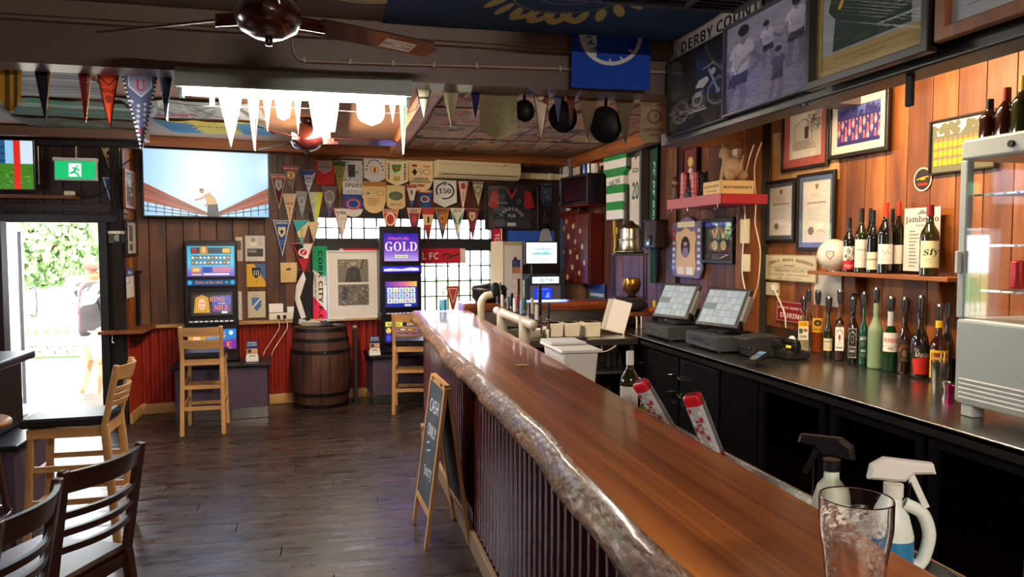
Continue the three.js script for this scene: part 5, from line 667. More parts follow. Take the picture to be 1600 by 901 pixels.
[['white pennant with black piped edges', [647, 128, 677, 186], { bg: '#b8b098', more: (g, w, h) => { LN(g, [[4, 0], [40, h]], '#1c1a18', 6); LN(g, [[w - 4, 0], [44, h]], '#1c1a18', 6); F(g, '#3a362e', 20, 56, 44, 8); } }], ['plain olive-cream pennant with curled tip', [688, 128, 720, 200], { bg: '#a8a080' }], ['narrow royal blue pennant', [732, 128, 753, 190], { kind: 'tri', bg: '#1c2a70' }], ['broad plain khaki banner with pointed foot', [749, 128, 807, 219], { kind: 'point', dip: 0.16, bg: '#8a8262', blot: ['rgba(90,84,60,.25)'] }],
  ['white pennant with red corner and round crest between the pans', [830, 128, 860, 224], { bg: '#d4cab0', more: (g, w, h) => { PO(g, [[w, 0], [w, h * 0.4], [w * 0.55, h * 0.34]], '#8a3830'); CI(g, 40, 26, 18, '#3a3a34', 3); TX(g, '88', 40, 26, 16, '#3a3a34'); }, edge: '#6a3a30' }], ['narrow purple-blue pennant behind the middle pan', [862, 128, 882, 190], { bg: '#5a5c88' }], ['plain red-brown pennant behind the middle pan', [880, 128, 902, 196], { bg: '#7a4438' }], ['long plain tan pennant before the largest pan', [897, 132, 938, 222], { bg: '#84745c' }], ['long plain tan pennant behind the largest pan', [956, 132, 994, 226], { bg: '#7c6c56' }],
  ['cream scroll banner with circular emblem next to the bulkhead', [1000, 156, 1043, 222], { kind: 'round', dip: 0.1, bg: '#a89880', H: 120, more: (g, w, h) => { TX(g, 'CITTI ✪ SARLI', w / 2, 14, 11, '#4a3c30'); CI(g, w / 2, 48, 18, '#6a3028', 3); TX(g, '?', w / 2, 48, 22, '#4a3028', 'italic', 0, 'serif'); LN(g, [[14, 62], [26, 44], [42, 70], [60, 46], [70, 62]], '#7a6a58', 1.5); TX(g, 'CENTENARIO', w / 2, 86, 10, '#5a4a3a'); TX(g, '1902', w / 2, 100, 12, '#5a4a3a'); } }]].forEach(([l, r, o]) => bp(l, r, o, -0.205));
TM('hanging_wire', 'thin wire strung behind the fluorescent light carrying white pennants', 'wire', null, tube([[-0.85, 2.6, -4.38], [-0.84, 2.37, -4.38], [-0.2, 2.365, -4.38], [0.45, 2.37, -4.38], [0.46, 2.6, -4.38]], 0.002, 40, 5), M.chrome);
// frying pans
[['smallest black frying pan hanging from the beam', [803, 150, 835, 196]], ['middle-sized black frying pan hanging from the beam', [856, 152, 902, 213]], ['largest black frying pan hanging from the beam', [919, 160, 972, 230]]].forEach(([l, r], i) => {
  const q = on('beam', r, -0.34 + i * 0.06), R = q.w / 2, g = T('frying_pan', l, 'pan', 'frying pans on the beam', q.pos, 0.15);
  P(g, 'pan', lathe([[0, 0], [R * 0.8, 0], [R, 0.04], [R + 0.003, 0.045], [R * 0.82, 0.006], [0, 0.006]], 32).rotateX(Math.PI / 2).translate(0, 0, -0.04), M.iron); P(g, 'handle', mg(bar([0, R - 0.005, 0], [0, R + 0.13, 0.012], 0.022, 0.01, 0.003)), M.iron); P(g, 'hook', tube([[0, R + 0.12, 0.01], [0, R + 0.16, 0.02], [0, 2.46 - q.pos.y, 0.03]], 0.003, 10), M.chrome);
});
// ---------------------------------------------------------------- pictures
function framed(name, label, fr, rect, out, draw, { W = 200, H = 200, fw = 0.02, fm = M.darkframe, d = 0.022, mat = 0, matM, glass = true, cat = 'picture', tilt = 0, extra } = {}) {
  const q = on(fr, rect, out), g = T(name, label, cat, null, q.pos, q.ry), c = cell(W, H, draw);
  g.rotation.order = 'YXZ'; g.rotation.x = tilt;
  P(g, 'frame', frameGeo(q.w, q.h, fw, d), fm);
  if (mat) P(g, 'mount', frameGeo(q.w - fw * 1.8, q.h - fw * 1.8, mat, 0.006, 0).translate(0, 0, 0.004), matM || M.ivory);
  P(g, 'print', sheet(q.w - fw * 1.8 - (mat ? mat * 1.6 : 0), q.h - fw * 1.8 - (mat ? mat * 1.6 : 0), c, 0.003, 0.001), pm(c));
  if (glass) P(g, 'glass', bx(q.w - fw * 1.9, q.h - fw * 1.9, 0.002, 0, 0, 0.013), M.glass);
  if (extra) extra(g, q); return g;
}
const photoDraw = (sky, gnd, cols, n) => (g, w, h) => { F(g, sky, 0, 0, w, h * 0.4); F(g, gnd, 0, h * 0.4, w, h * 0.6); BLOT(g, w, h, cols, n, 4, 14); };
const teamDraw = (sky, gnd, kit, skin, rows) => (g, w, h) => { F(g, sky, 0, 0, w, h * 0.3); for (let i = 0; i < 60; i++) CI(g, rnd() * w, h * rr(0.08, 0.3), rr(4, 12), gnd); F(g, gnd, 0, h * 0.28, w, h); for (let r = 0; r < rows; r++) for (let i = 0; i < 12; i++) { const x = w * (0.06 + 0.08 * i), y = h * (0.4 + r * 0.17); F(g, kit[(i + r) % kit.length], x - 6, y, 13, 18); CI(g, x, y - 5, 5, skin); } };
const certDraw = (g, w, h) => { F(g, '#e4e0d4', 0, 0, w, h); PO(g, [[w / 2 - 7, 14], [w / 2 + 7, 14], [w / 2 + 6, 26], [w / 2, 32], [w / 2 - 6, 26]], '#8a7a30'); LINES(g, w * 0.3, 44, w * 0.4, 2, 6, '#888'); TX(g, 'Jamie Ross Warren', w / 2, h * 0.36, 9, '#333'); LINES(g, w * 0.2, h * 0.45, w * 0.6, 6, 7, '#9a968c'); CI(g, w * 0.32, h * 0.8, w * 0.1, '#7a7670'); LN(g, [[w * 0.55, h * 0.82], [w * 0.66, h * 0.79], [w * 0.8, h * 0.83]], '#555', 1); };
const sepia = (g, w, h) => { F(g, '#d8cdb4', 0, 0, w, h); PO(g, [[30, 90], [30, 60], [70, 40], [110, 60], [110, 120], [30, 120]], '#6a5c48', 2); F(g, '#4a4034', 76, 70, 18, 44); for (let i = 0; i < 260; i++) { g.fillStyle = ['#3a332a', '#5a5042', '#2a251e'][i % 3]; const a = rnd() * 7, r = rnd() * 36; g.fillRect(118 + Math.cos(a) * r, 48 + Math.sin(a) * r * 1.3, 3, 3); } LINES(g, 20, 124, 120, 6, 5, '#6a5c48', 2); F(g, '#e8e0cc', 20, 154, 110, 26); };  // low pale bar: a bright reflection in the glass, painted into the drawing
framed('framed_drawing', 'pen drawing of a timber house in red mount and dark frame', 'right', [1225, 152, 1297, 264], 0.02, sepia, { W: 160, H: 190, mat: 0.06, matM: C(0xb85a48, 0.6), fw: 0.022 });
framed('framed_photograph', 'framed colour team photograph of seated players in blue', 'right', [1299, 144, 1391, 242], 0.03, teamDraw('#5a6ab0', '#2c2c70', ['#c05a78', '#d8a8b0', '#3a3a90'], '#c88878', 3), { W: 220, H: 150, mat: 0.05, fw: 0.025 });
framed('framed_certificate', 'smaller licence certificate in dark frame with grey mount', 'right', [1198, 281, 1245, 378], 0.015, certDraw, { W: 120, H: 180, mat: 0.03, matM: C(0x4a5868, 0.6) });
framed('framed_certificate', 'larger licence certificate with crest in dark frame and grey mount', 'right', [1248, 269, 1307, 391], 0.02, certDraw, { W: 130, H: 200, mat: 0.035, matM: C(0x56708a, 0.6) });
framed('team_poster', 'poster of players in yellow shirts beside the display fridge', 'right', [1456, 180, 1560, 268], 0.01, teamDraw('#c8ccc8', '#6a6a50', ['#d8b020', '#c8a018'], '#b87850', 3), { W: 200, H: 150, fw: 0.01, glass: false, cat: 'poster' });
{ // timber board behind the drawing
  const q = on('right', [1208, 196, 1312, 287], 0.004); TM('backing_board', 'pale varnished board on the wall behind the house drawing', 'board', null, muv(rb(q.w, q.h, 0.012, 0.003)), M.pine, q.pos, q.ry);
  const s = on('right', [1196, 398, 1277, 439], 0.02), c = cell(280, 150, (g, w, h) => { F(g, '#d8cca4', 0, 0, w, h); g.strokeStyle = '#3a2f20'; g.lineWidth = 2; g.strokeRect(4, 4, w - 8, h - 8); ARC(g, 'JAMIE ROSS WARREN', w / 2, 330, 300, 23, '#2a2018', -Math.PI / 2, 0.05, 'bold', 'serif'); TX(g, '━ LICENSEE ━', w / 2, 62, 13, '#2a2018'); F(g, '#5a4c38', 10, 74, w - 20, 2); TX(g, 'TRADING HOURS', w / 2, 92, 22, '#3a2f24', '500'); TX(g, 'MON TO SAT  10am to MIDNIGHT', w / 2, 115, 15, '#5a4c38', '500'); TX(g, 'SUN   10am to 9pm', w / 2, 134, 15, '#5a4c38', '500'); });
  TM('trading_hours_sign', 'cream metal sign with licensee name and trading hours', 'sign', null, sheet(s.w, s.h, c, 0.006), pm(c, 'gloss'), s.pos, s.ry);
  const rs = on('right', [1214, 471, 1263, 504], 0.012), rc = cell(140, 90, (g, w, h) => { F(g, '#8a1c24', 0, 0, w, h); g.strokeStyle = '#d8c8b8'; g.lineWidth = 2; g.strokeRect(4, 4, w - 8, h - 8); TX(g, 'WHERE WERE YOU', 72, 28, 15, '#e0d4c8'); TX(g, 'DURING', 72, 62, 28, '#f0e8e0'); });
  TM('red_sign', 'dark red sign with white letters behind the spirit bottles', 'sign', null, sheet(rs.w, rs.h, rc, 0.005), pm(rc, 'gloss'), rs.pos, rs.ry);
  const ns = on('right', [1272, 428, 1315, 478], 0.008), nc = cell(110, 130, (g, w, h) => { F(g, '#d6d2c8', 0, 0, w, h); for (let i = 0; i < 14; i++) LINES(g, 10, 10 + i * 8, 80, 1, 1, '#9a968e', 1.5); });
  TM('paper_notice', 'white paper notice pinned under the wine shelf', 'notice', null, sheet(ns.w, ns.h, nc, 0.002), pm(nc), ns.pos, ns.ry);
  const st = on('right', [1428, 263, 1456, 297], 0.006), sc = cell(80, 80, (g) => { CI(g, 40, 40, 40, '#d8ceb8'); CI(g, 40, 40, 35, '#2c1c18'); LN(g, [[14, 40], [40, 34], [66, 32]], '#c8a030', 4); F(g, '#c8a030', 30, 36, 22, 6); F(g, '#a02818', 18, 52, 44, 9); });
  const sm = TM('round_sticker', 'round dark sticker with yellow emblem on the orange boards', 'sticker', null, cuv(ni(cy(st.w / 2, st.w / 2, 0.003, 0, 0, 0, 28).rotateX(Math.PI / 2)), sc, -st.w / 2, -st.w / 2, st.w / 2, st.w / 2), pm(sc), st.pos, st.ry);
}
// bulkhead pictures
framed('framed_poster', 'dark poster of a vintage motorcycle on the black bulkhead', 'bulk', [1048, 72, 1141, 200], 0.06, (g, w, h) => { F(g, '#0e0c10', 0, 0, w, h); for (let i = 0; i < 60; i++) F(g, ['#8a8a86', '#b8b4ac', '#5a5854'][i % 3], rnd() * 60 + (i % 2) * 40, h - 30 - rnd() * 40, rr(3, 14), 3); F(g, '#1e181c', 0, h * 0.86, w, h); for (const [x, y, r] of [[42, 154, 28], [166, 132, 32]]) { CI(g, x, y, r, '#77777a', 6); CI(g, x, y, r - 7, '#3c3c40', 2); for (let q = 0; q < 9; q++) LN(g, [[x, y], [x + (r - 4) * Math.cos(q * 0.7), y + (r - 4) * Math.sin(q * 0.7)]], '#5a5a5e', 1); CI(g, x, y, 7, '#8a8a8a'); } LN(g, [[42, 154], [84, 158], [126, 158]], '#8a8a8c', 6); PO(g, [[80, 120], [122, 112], [128, 152], [90, 160]], '#4c4c50'); CI(g, 100, 136, 15, '#a8a6a0', 5); F(g, '#b4b2aa', 92, 116, 22, 14); PO(g, [[92, 104], [104, 86], [132, 84], [138, 96], [120, 110]], '#c8c4b8'); PO(g, [[46, 108], [84, 100], [92, 110], [54, 118]], '#1c1a1c'); PO(g, [[14, 128], [40, 116], [70, 124], [66, 130], [40, 124], [18, 136]], '#5c5a5c'); LN(g, [[136, 66], [166, 132]], '#9a9a9a', 6); LN(g, [[118, 62], [152, 56]], '#a0a0a0', 4); CI(g, 150, 78, 9, '#b0aea8'); LN(g, [[70, 164], [130, 166]], '#c0bdb4', 5); LN(g, [[140, 116], [168, 96], [196, 118]], '#6a6a6c', 5); }, { W: 200, H: 210, fw: 0.008, fm: M.black, tilt: 0.0 });
framed('framed_photograph', 'large signed blue-tinted football photograph on the black bulkhead', 'bulk', [1136, 8, 1268, 162], 0.08, (g, w, h) => {
  F(g, '#a09db8', 0, 0, w, h); F(g, '#8683a6', 0, h * 0.3, w, h); for (let i = 0; i < 900; i++) { const y = h * rr(0.5, 1), v = rr(60, 150) | 0; F(g, `rgba(${v},${v},${v + 45},.35)`, rnd() * w, y, rr(3, 16), rr(1, 4)); } for (let i = 0; i < 200; i++) { const v = rr(110, 190) | 0; F(g, `rgba(${v},${v},${v + 24},.3)`, rnd() * w, rnd() * h * 0.45, rr(4, 20), rr(3, 12)); }
  g.lineCap = 'round'; const soft = (x, y, r, c0, c1) => { const q = g.createLinearGradient(x - r, y - r, x + r, y + r); q.addColorStop(0, c0); q.addColorStop(1, c1); return q; };
  const limb = (pts, lw, c) => { g.beginPath(); pts.forEach(([x, y], i) => (i ? g.lineTo(x, y) : g.moveTo(x, y))); g.lineWidth = lw; g.strokeStyle = c; g.stroke(); };
  const man = (x, y, s, back, lean, shirt = ['#e2e0f0', '#9a97ba'], sh = ['#34325a', '#201e3c']) => { const p = (a, b) => [x + (a + lean * b * 0.3) * s, y + b * s], skin = soft(x, y, 40 * s, '#b8acc0', '#6c6488'); limb([p(-9, 92), p(-14, 124), p(-20, 158)], 15 * s, skin); limb([p(10, 92), p(18, 122), p(14, 158)], 15 * s, skin); PO(g, [p(-19, 66), p(19, 66), p(22, 98), p(2, 96), p(-4, 100), p(-22, 98)], soft(x, y + 80 * s, 24 * s, ...sh)); limb([p(17, 26), p(30, 50), p(48, 64)], 10 * s, skin); limb([p(-18, 26), p(-28, 52), p(-20, 76)], 10 * s, skin); g.beginPath(); g.moveTo(...p(-8, 12)); g.quadraticCurveTo(...p(-26, 14), ...p(-28, 40)); g.lineTo(...p(-19, 42)); g.lineTo(...p(-20, 72)); g.quadraticCurveTo(...p(0, 78), ...p(20, 72)); g.lineTo(...p(19, 42)); g.lineTo(...p(28, 38)); g.quadraticCurveTo(...p(24, 14), ...p(8, 12)); g.closePath(); g.fillStyle = soft(x, y + 40 * s, 34 * s, ...shirt); g.fill(); for (let i = 0; i < 5; i++) limb([p(-14 + i * 6, 30 + i * 5), p(-8 + i * 4, 60)], 1.5, 'rgba(70,68,110,.5)'); limb([p(0, 6), p(0, 14)], 10 * s, skin); g.fillStyle = skin; g.beginPath(); g.ellipse(...p(0, -4), 10 * s, 13 * s, 0, 0, 7); g.fill(); g.fillStyle = '#1c1a2e'; g.beginPath(); if (back) g.ellipse(...p(0, -6), 12 * s, 14 * s, 0, 0, 7); else g.ellipse(...p(-3, -9), 12 * s, 11 * s, 0.3, 0, 7); g.fill(); };
  man(204, 24, 1.0, true, 0); man(126, 46, 0.72, false, 0.2); man(160, 132, 0.75, false, -0.2, ['#5a5880', '#34325a']); man(58, 40, 1.45, false, -0.5);
  for (let i = 0; i < 1500; i++) { const v = rnd() > 0.5 ? 255 : 0; F(g, `rgba(${v},${v},${v},.06)`, rnd() * w, rnd() * h, 2, 2); } TX(g, 'To Jamie', 40, 128, 22, '#1a1830', 'italic', -0.6, 'serif'); TX(g, 'good luck,', 62, 160, 20, '#1a1830', 'italic', -0.6, 'serif'); }, { W: 240, H: 260, fw: 0.012, fm: C(0x3c3a50, 0.4), tilt: 0.0 });
framed('framed_jersey', 'dark green jersey with yellow trim in gold-mounted frame on the bulkhead', 'bulk', [1276, -70, 1462, 112], 0.1, (g, w, h) => { F(g, '#9aa0ac', 0, 0, w, h); PO(g, [[30, 0], [230, 0], [232, 188], [34, 190], [40, 90], [20, 60]], '#123428'); LN(g, [[64, 0], [60, 40], [50, 64]], '#d8a828', 10); LN(g, [[200, 0], [206, 40]], '#d8a828', 8); F(g, '#a8925a', 0, 196, w, 54); TX(g, 'Worn by Australia Captain at Wembley', w / 2, 214, 10, '#4a3c20', 'italic', 0, 'serif'); TX(g, 'Test Challenge 1992', w / 2, 230, 9, '#4a3c20', 'italic', 0, 'serif'); }, { W: 260, H: 250, fw: 0.03, mat: 0.03, matM: C(0xa8925a, 0.5), d: 0.04, tilt: 0.0 });
framed('framed_print', 'brown framed pale print at the near end of the bulkhead', 'bulk', [1480, -130, 1690, 30], 0.1, (g, w, h) => { F(g, '#a8acb8', 0, 0, w, h); LINES(g, 20, 40, 90, 6, 10, '#7a7e88', 2); }, { W: 130, H: 120, fw: 0.04, fm: M.orange[2], d: 0.03 });
{ // football scarf above the bulkhead pictures
  const c = cell(420, 80, (g, w, h) => { F(g, '#c4bcae', 0, 0, w, h); TX(g, 'DERBY COUNTY', 200, 32, 40, '#16161a', 'bold'); PO(g, [[120, 56], [300, 50], [312, 62], [300, 74], [120, 78], [108, 66]], '#c88a28'); TX(g, 'PRIDE PARK STADIUM', 210, 64, 14, '#2a1c10'); LN(g, [[18, 60], [30, 30], [44, 64], [22, 44]], '#5a564e', 3); CI(g, 400, 20, 12, '#4a463e', 2); });
  const a = atX(1046, 82, 1.86), b = atX(1250, -42, 1.86), L = b.z - a.z, m = TM('football_scarf', 'cream scarf lettered DERBY COUNTY along the top of the bulkhead', 'scarf', null, cloth('rect', L, 0.16, c, { curl: 0.006 }), pm(c, 'cloth'), [1.855, 2.738, (a.z + b.z) / 2], -Math.PI / 2);
  m.rotation.z = 0; const tg = cell(50, 20, (g) => { F(g, '#101012', 0, 0, 50, 20); TX(g, 'LG', 25, 10, 14, '#d0d0d0'); }), tp = on('bulk', [1236, 146, 1250, 160], 0.09);
  TM('brand_badge', 'small pale maker’s badge on the black bulkhead ledge', 'badge', null, sheet(0.05, 0.016, tg, 0.003), pm(tg), [1.85, tp.pos.y - 0.025, tp.pos.z], -Math.PI / 2);
  const rm = on('bulk', [1404, 106, 1417, 138], 0.03); TM('hanging_remote', 'small black remote dangling below the bulkhead ledge', 'remote', null, rb(0.03, 0.11, 0.016, 0.004), M.blackM, [1.9, BKY - 0.065, rm.pos.z], -Math.PI / 2);
}
// right far wall
framed('framed_certificate', 'grey framed blue certificate near the ceiling trunking', 'rfar', [876, 250, 893, 305], 0.01, (g, w, h) => { F(g, '#32508c', 0, 0, w, h); g.fillStyle = '#d8d4c8'; g.beginPath(); g.ellipse(w / 2, 60, 34, 50, 0, 0, 7); g.fill(); F(g, '#dcd8cc', 46, 140, 36, 30); }, { W: 100, H: 190, fm: C(0x7a8490, 0.4, 0.4), fw: 0.03 });
framed('framed_portrait', 'line portrait in white mount high on the far side wall', 'rfar', [895, 222, 909, 278], 0.012, (g, w, h) => { F(g, '#dcd4b8', 0, 0, w, h); g.strokeStyle = '#4a4438'; g.strokeRect(14, 14, w - 28, h - 28); CI(g, 50, 70, 18, '#6a6252', 3); LN(g, [[26, 130], [34, 96], [66, 96], [74, 130]], '#5a5244', 4); }, { W: 100, H: 170, fw: 0.012 });
framed('framed_jersey', 'blue and gold jersey in a gold frame on the far side wall', 'rfar', [870, 314, 908, 436], 0.02, (g, w, h) => { F(g, '#3a5a78', 0, 0, w, h); PO(g, [[50, 30], [90, 20], [130, 20], [170, 30], [170, 190], [50, 190]], '#24426a'); F(g, '#c8a040', 50, 66, 120, 16); PO(g, [[90, 20], [110, 50], [130, 20]], '#d8b050'); F(g, '#c89858', 50, 150, 120, 10); PO(g, [[100, 90], [220, 90], [220, 150], [100, 150]], 'rgba(90,140,220,.5)'); F(g, '#d8ccb0', 96, 196, 30, 24); }, { W: 220, H: 230, fw: 0.04, fm: M.gold, mat: 0.03, matM: C(0xa8884c, 0.5) });
{
  const q = on('rfar', [907, 228, 953, 266], 0.006), c = cell(200, 110, (g, w, h) => { const gr = g.createLinearGradient(0, 0, w, 0); gr.addColorStop(0, '#c87028'); gr.addColorStop(0.35, '#e0b030'); gr.addColorStop(0.5, '#c04818'); gr.addColorStop(1, '#8a2018'); g.fillStyle = gr; g.fillRect(0, 0, w, h); CI(g, 36, 52, 24, '#8a6a38', 4); TX(g, 'CITY FC', 120, 46, 28, '#e8c040', 'bold', -0.1); F(g, '#e8e4dc', 120, 84, 60, 12); });
  TM('club_banner', 'orange and red club banner above the small black television', 'banner', null, sheet(q.w, q.h, c, 0.003), pm(c, 'cloth'), q.pos, q.ry);
  const cb = on('rfar', [906, 335, 944, 442], 0.0), cup = T('cupboard', 'red-brown two-door wall cupboard dotted with round badges', 'cupboard', null, cb.pos, cb.ry), redw = MS({ map: TW.orange, color: 0x9a4030, roughness: 0.4 });
  P(cup, 'body', rb(cb.w, cb.h, 0.16, 0.006, 0, 0, 0.09), redw); for (const s of [-1, 1]) { const d = P(cup, 'door', muv(rb(cb.w / 2 - 0.006, cb.h - 0.02, 0.02, 0.004, s * cb.w / 4, 0, 0.18)), redw); P(d, 'knob', sph(0.012, s * 0.02, 0, 0.2, 10, 8), M.brassM); }
  for (let i = 0; i < 12; i++) P(cup, 'badge', cy(0.028, 0.028, 0.004, 0, 0, 0, 18).rotateX(Math.PI / 2).translate(((i * 0.37) % 1 - 0.5) * cb.w * 0.8, (0.45 - i / 12) * cb.h * 0.9, 0.193), C(i % 2 ? 0xb8a878 : 0xa89060, 0.5), 'pale round badge');
  const bt = on('rfar', [903, 275, 947, 320], 0.0), tvb = T('small_television', 'small old black box television on a bracket shelf', 'television', null, bt.pos, bt.ry);
  P(tvb, 'case', mg(frameGeo(bt.w, bt.h, 0.03, 0.2).translate(0, 0, 0.02), bx(bt.w - 0.04, bt.h - 0.04, 0.03, 0, 0, 0.04)), C(0x1c181a, 0.45)); P(tvb, 'screen', rb(bt.w - 0.07, bt.h - 0.07, 0.02, 0.008, 0, 0, 0.19), C(0x2a1420, 0.12)); P(tvb, 'shelf', rb(bt.w, 0.02, 0.22, 0.004, 0, -bt.h / 2 - 0.012, 0.11), MS({ map: TW.orange, color: 0x9a4030, roughness: 0.4 }));
  const topY = bt.pos.y + bt.h / 2;
  [['silver-blue drink can on the small television, nearer the portrait', 914, 0.033, 0.12, 0x4868a8, 1], ['second silver-blue drink can on the small television', 921, 0.033, 0.12, 0x98a4b4, 1], ['white mug with blue print on the small television', 930, 0.045, 0.095, 0xe0dcd4, 0]].forEach(([l, u, r, h, col, can]) => { const q9 = on('rfar', [u - 1, 268, u + 1, 272], 0.12), p = q9.pos, g = T(can ? 'drink_can' : 'mug', l, can ? 'can' : 'mug', null, [p.x, topY, p.z]); P(g, 'body', lathe(can ? [[0, 0], [r * 0.85, 0], [r, 0.01], [r, h - 0.012], [r * 0.85, h], [0, h - 0.003]] : [[0, 0], [r, 0], [r, h], [r - 0.004, h], [r - 0.004, 0.006], [0, 0.006]], 18), C(col, 0.3, can ? 0.6 : 0)); if (!can) P(g, 'handle', new THREE.TorusGeometry(0.026, 0.006, 8, 16).translate(0.0, h / 2, 0).rotateY(-Math.PI / 2).translate(0, 0, r + 0.012), C(col, 0.3)); });
  const rs2 = on('rfar', [890, 317, 926, 337], 0.0); TM('small_shelf', 'small red-brown bracket shelf with papers under the box television', 'shelf', null, mg(rb(rs2.w * 0.8, 0.09, 0.14, 0.006, 0, 0, 0.075)), MS({ map: TW.orange, color: 0x8a4034, roughness: 0.4 }), [rs2.pos.x, rs2.pos.y - 0.06, rs2.pos.z], rs2.ry);
  const pp = on('rfar', [883, 320, 893, 345], 0.02); TM('papers', 'bunch of white papers clipped above the gold-framed jersey', 'paper', null, mg(rb(0.09, pp.h, 0.01, 0.002), rb(0.07, pp.h * 0.8, 0.012, 0.002, 0.01, -0.03, 0.004)), M.white, pp.pos, pp.ry);
}
// striped jersey, framed number 20 shirt, scarf
function shirt(w, h) { return [[-0.5, 0.36], [-0.36, 0.5], [-0.14, 0.5], [0, 0.44], [0.14, 0.5], [0.36, 0.5], [0.5, 0.36], [0.5, 0.14], [0.37, 0.1], [0.35, -0.5], [-0.35, -0.5], [-0.37, 0.1], [-0.5, 0.14]].map(([x, y]) => [x * w, y * h]); }
function shirtGeo(w, h, d, c) { const g = cuv(ni(new THREE.ExtrudeGeometry(new THREE.Shape(shirt(w, h).map(([x, y]) => new THREE.Vector2(x, y))), { depth: d, bevelEnabled: true, bevelSize: 0.01, bevelThickness: 0.01, bevelSegments: 2 })), c, -w / 2, -h / 2, w / 2, h / 2); return g; }
{
  const q = on('rfar', [949, 224, 986, 341], 0.06), c = cell(200, 240, (g, w, h) => { for (let i = 0; i < 9; i++) F(g, i % 2 ? '#2a8a44' : '#e4e2d8', 0, i * h / 9, w, h / 9 + 1); PO(g, [[72, 0], [100, 44], [128, 0]], '#2a7a3c'); F(g, '#2a7a3c', 88, 0, 24, 20); TX(g, 'KSY', 100, 92, 22, '#6a7a6a'); TX(g, 'CARLING', 100, 126, 24, '#1c2a20', 'bold', -0.12); });
  const g = T('football_jersey', 'green and white hooped jersey hanging on the far side wall', 'jersey', null, q.pos, q.ry); P(g, 'jersey', shirtGeo(q.w * 0.95, q.h, 0.04, c), pm(c, 'cloth')); P(g, 'collar', new THREE.TorusGeometry(q.w * 0.13, 0.012, 8, 20, Math.PI).rotateZ(Math.PI).translate(0, q.h * 0.49, 0.04), C(0x2a7a3c, 0.9)); P(g, 'hanger', tube([[0, q.h / 2 - 0.02, 0.02], [0, q.h / 2 + 0.05, 0.02], [0.0, q.h / 2 + 0.08, -0.06]], 0.004, 12), M.chrome);
  const fq = on('rfar', [986, 226, 1014, 386], 0.005), fg = T('framed_jersey', 'white pinstriped number 20 shirt in a deep grey glass case', 'picture', null, fq.pos, fq.ry);
  const c2 = cell(200, 240, (g, w, h) => { F(g, '#e0dccf', 0, 0, w, h); for (let i = 0; i < 12; i++) F(g, '#a8a498', 8 + i * 16, 0, 1.5, h); F(g, '#26302a', 60, 40, 80, 14); TX(g, 'HANRAHAN', 100, 47, 12, '#e8e8e0'); TX(g, '20', 100, 120, 84, '#285a3c'); LN(g, [[150, 60], [170, 120], [150, 130]], '#5a564c', 2); });
  P(fg, 'case', mg(frameGeo(fq.w, fq.h, 0.03, 0.09), bx(fq.w - 0.02, fq.h - 0.02, 0.01, 0, 0, 0.006)), C(0x5a5a5c, 0.4)); P(fg, 'shirt', shirtGeo(fq.w * 0.86, fq.h * 0.66, 0.02, c2).translate(0, fq.h * 0.05, 0.02), pm(c2, 'cloth')); P(fg, 'glass', bx(fq.w - 0.06, fq.h - 0.06, 0.002, 0, 0, 0.082), M.glass);
  const sq = on('rfar', [1014, 226, 1030, 442], 0.03), sc = cell(60, 300, (g, w, h) => { F(g, '#0f4434', 0, 0, w, h); TX(g, 'FC DE GREEN', 30, 120, 28, '#c8d8cc', 'bold italic', Math.PI / 2); for (let i = 0; i < 15; i++) F(g, '#0a2c24', i * 4, 284, 2, 16); });
  TM('football_scarf', 'long dark green scarf with white script hanging at the wall end', 'scarf', null, cloth('rect', sq.w * 0.7, sq.h, sc, { curl: 0.01 }), pm(sc, 'cloth'), [sq.pos.x, sq.pos.y + sq.h / 2, sq.pos.z], sq.ry);
  const cz = on('rfar', [955, 345, 965, 395], 0.04).pos; TM('dried_corn', 'bunch of dried yellow corn hanging under the hooped jersey', 'corn', null, mg(...Array.from({ length: 5 }, (_, i) => cy(0.018, 0.012, 0.14, (i % 2) * 0.025, 0.1 - i * 0.07, (i % 3) * 0.012, 8))), C(0xc8a83c, 0.7), cz, 0);
}
// back wall posters, scarves, jersey frame, air conditioner
framed('framed_jersey', 'dark blue and red jersey lettered JAMBEROO PUB in a shallow frame', 'back', [757, 290, 840, 358], 0.03, (g, w, h) => { F(g, '#241a1a', 0, 0, w, h); PO(g, [[30, 20], [80, 10], [160, 10], [210, 20], [228, 80], [196, 92], [190, 70], [190, 164], [50, 164], [50, 70], [44, 92], [12, 80]], '#1c2434'); PO(g, [[30, 20], [58, 14], [62, 80], [44, 92], [12, 80]], '#a81c2c'); PO(g, [[210, 20], [182, 14], [178, 80], [196, 92], [228, 80]], '#a81c2c'); PO(g, [[92, 10], [120, 54], [148, 10], [138, 8], [120, 36], [102, 8]], '#b81c30'); ARC(g, 'JAMBEROO', 120, 150, 60, 17, '#d8d4cc', -Math.PI / 2, 0.27, 'bold', 'serif'); TX(g, 'PUB', 120, 118, 18, '#d8d4cc', 'bold', 0, 'serif'); TX(g, 'MAJOR SPONSOR', 78, 66, 6, '#d8d4cc'); CI(g, 154, 60, 8, '#a8a8a4', 2); F(g, '#c8c8c4', 100, 146, 40, 14); }, { W: 240, H: 170, fw: 0.008, fm: M.dark[0], mat: 0 });
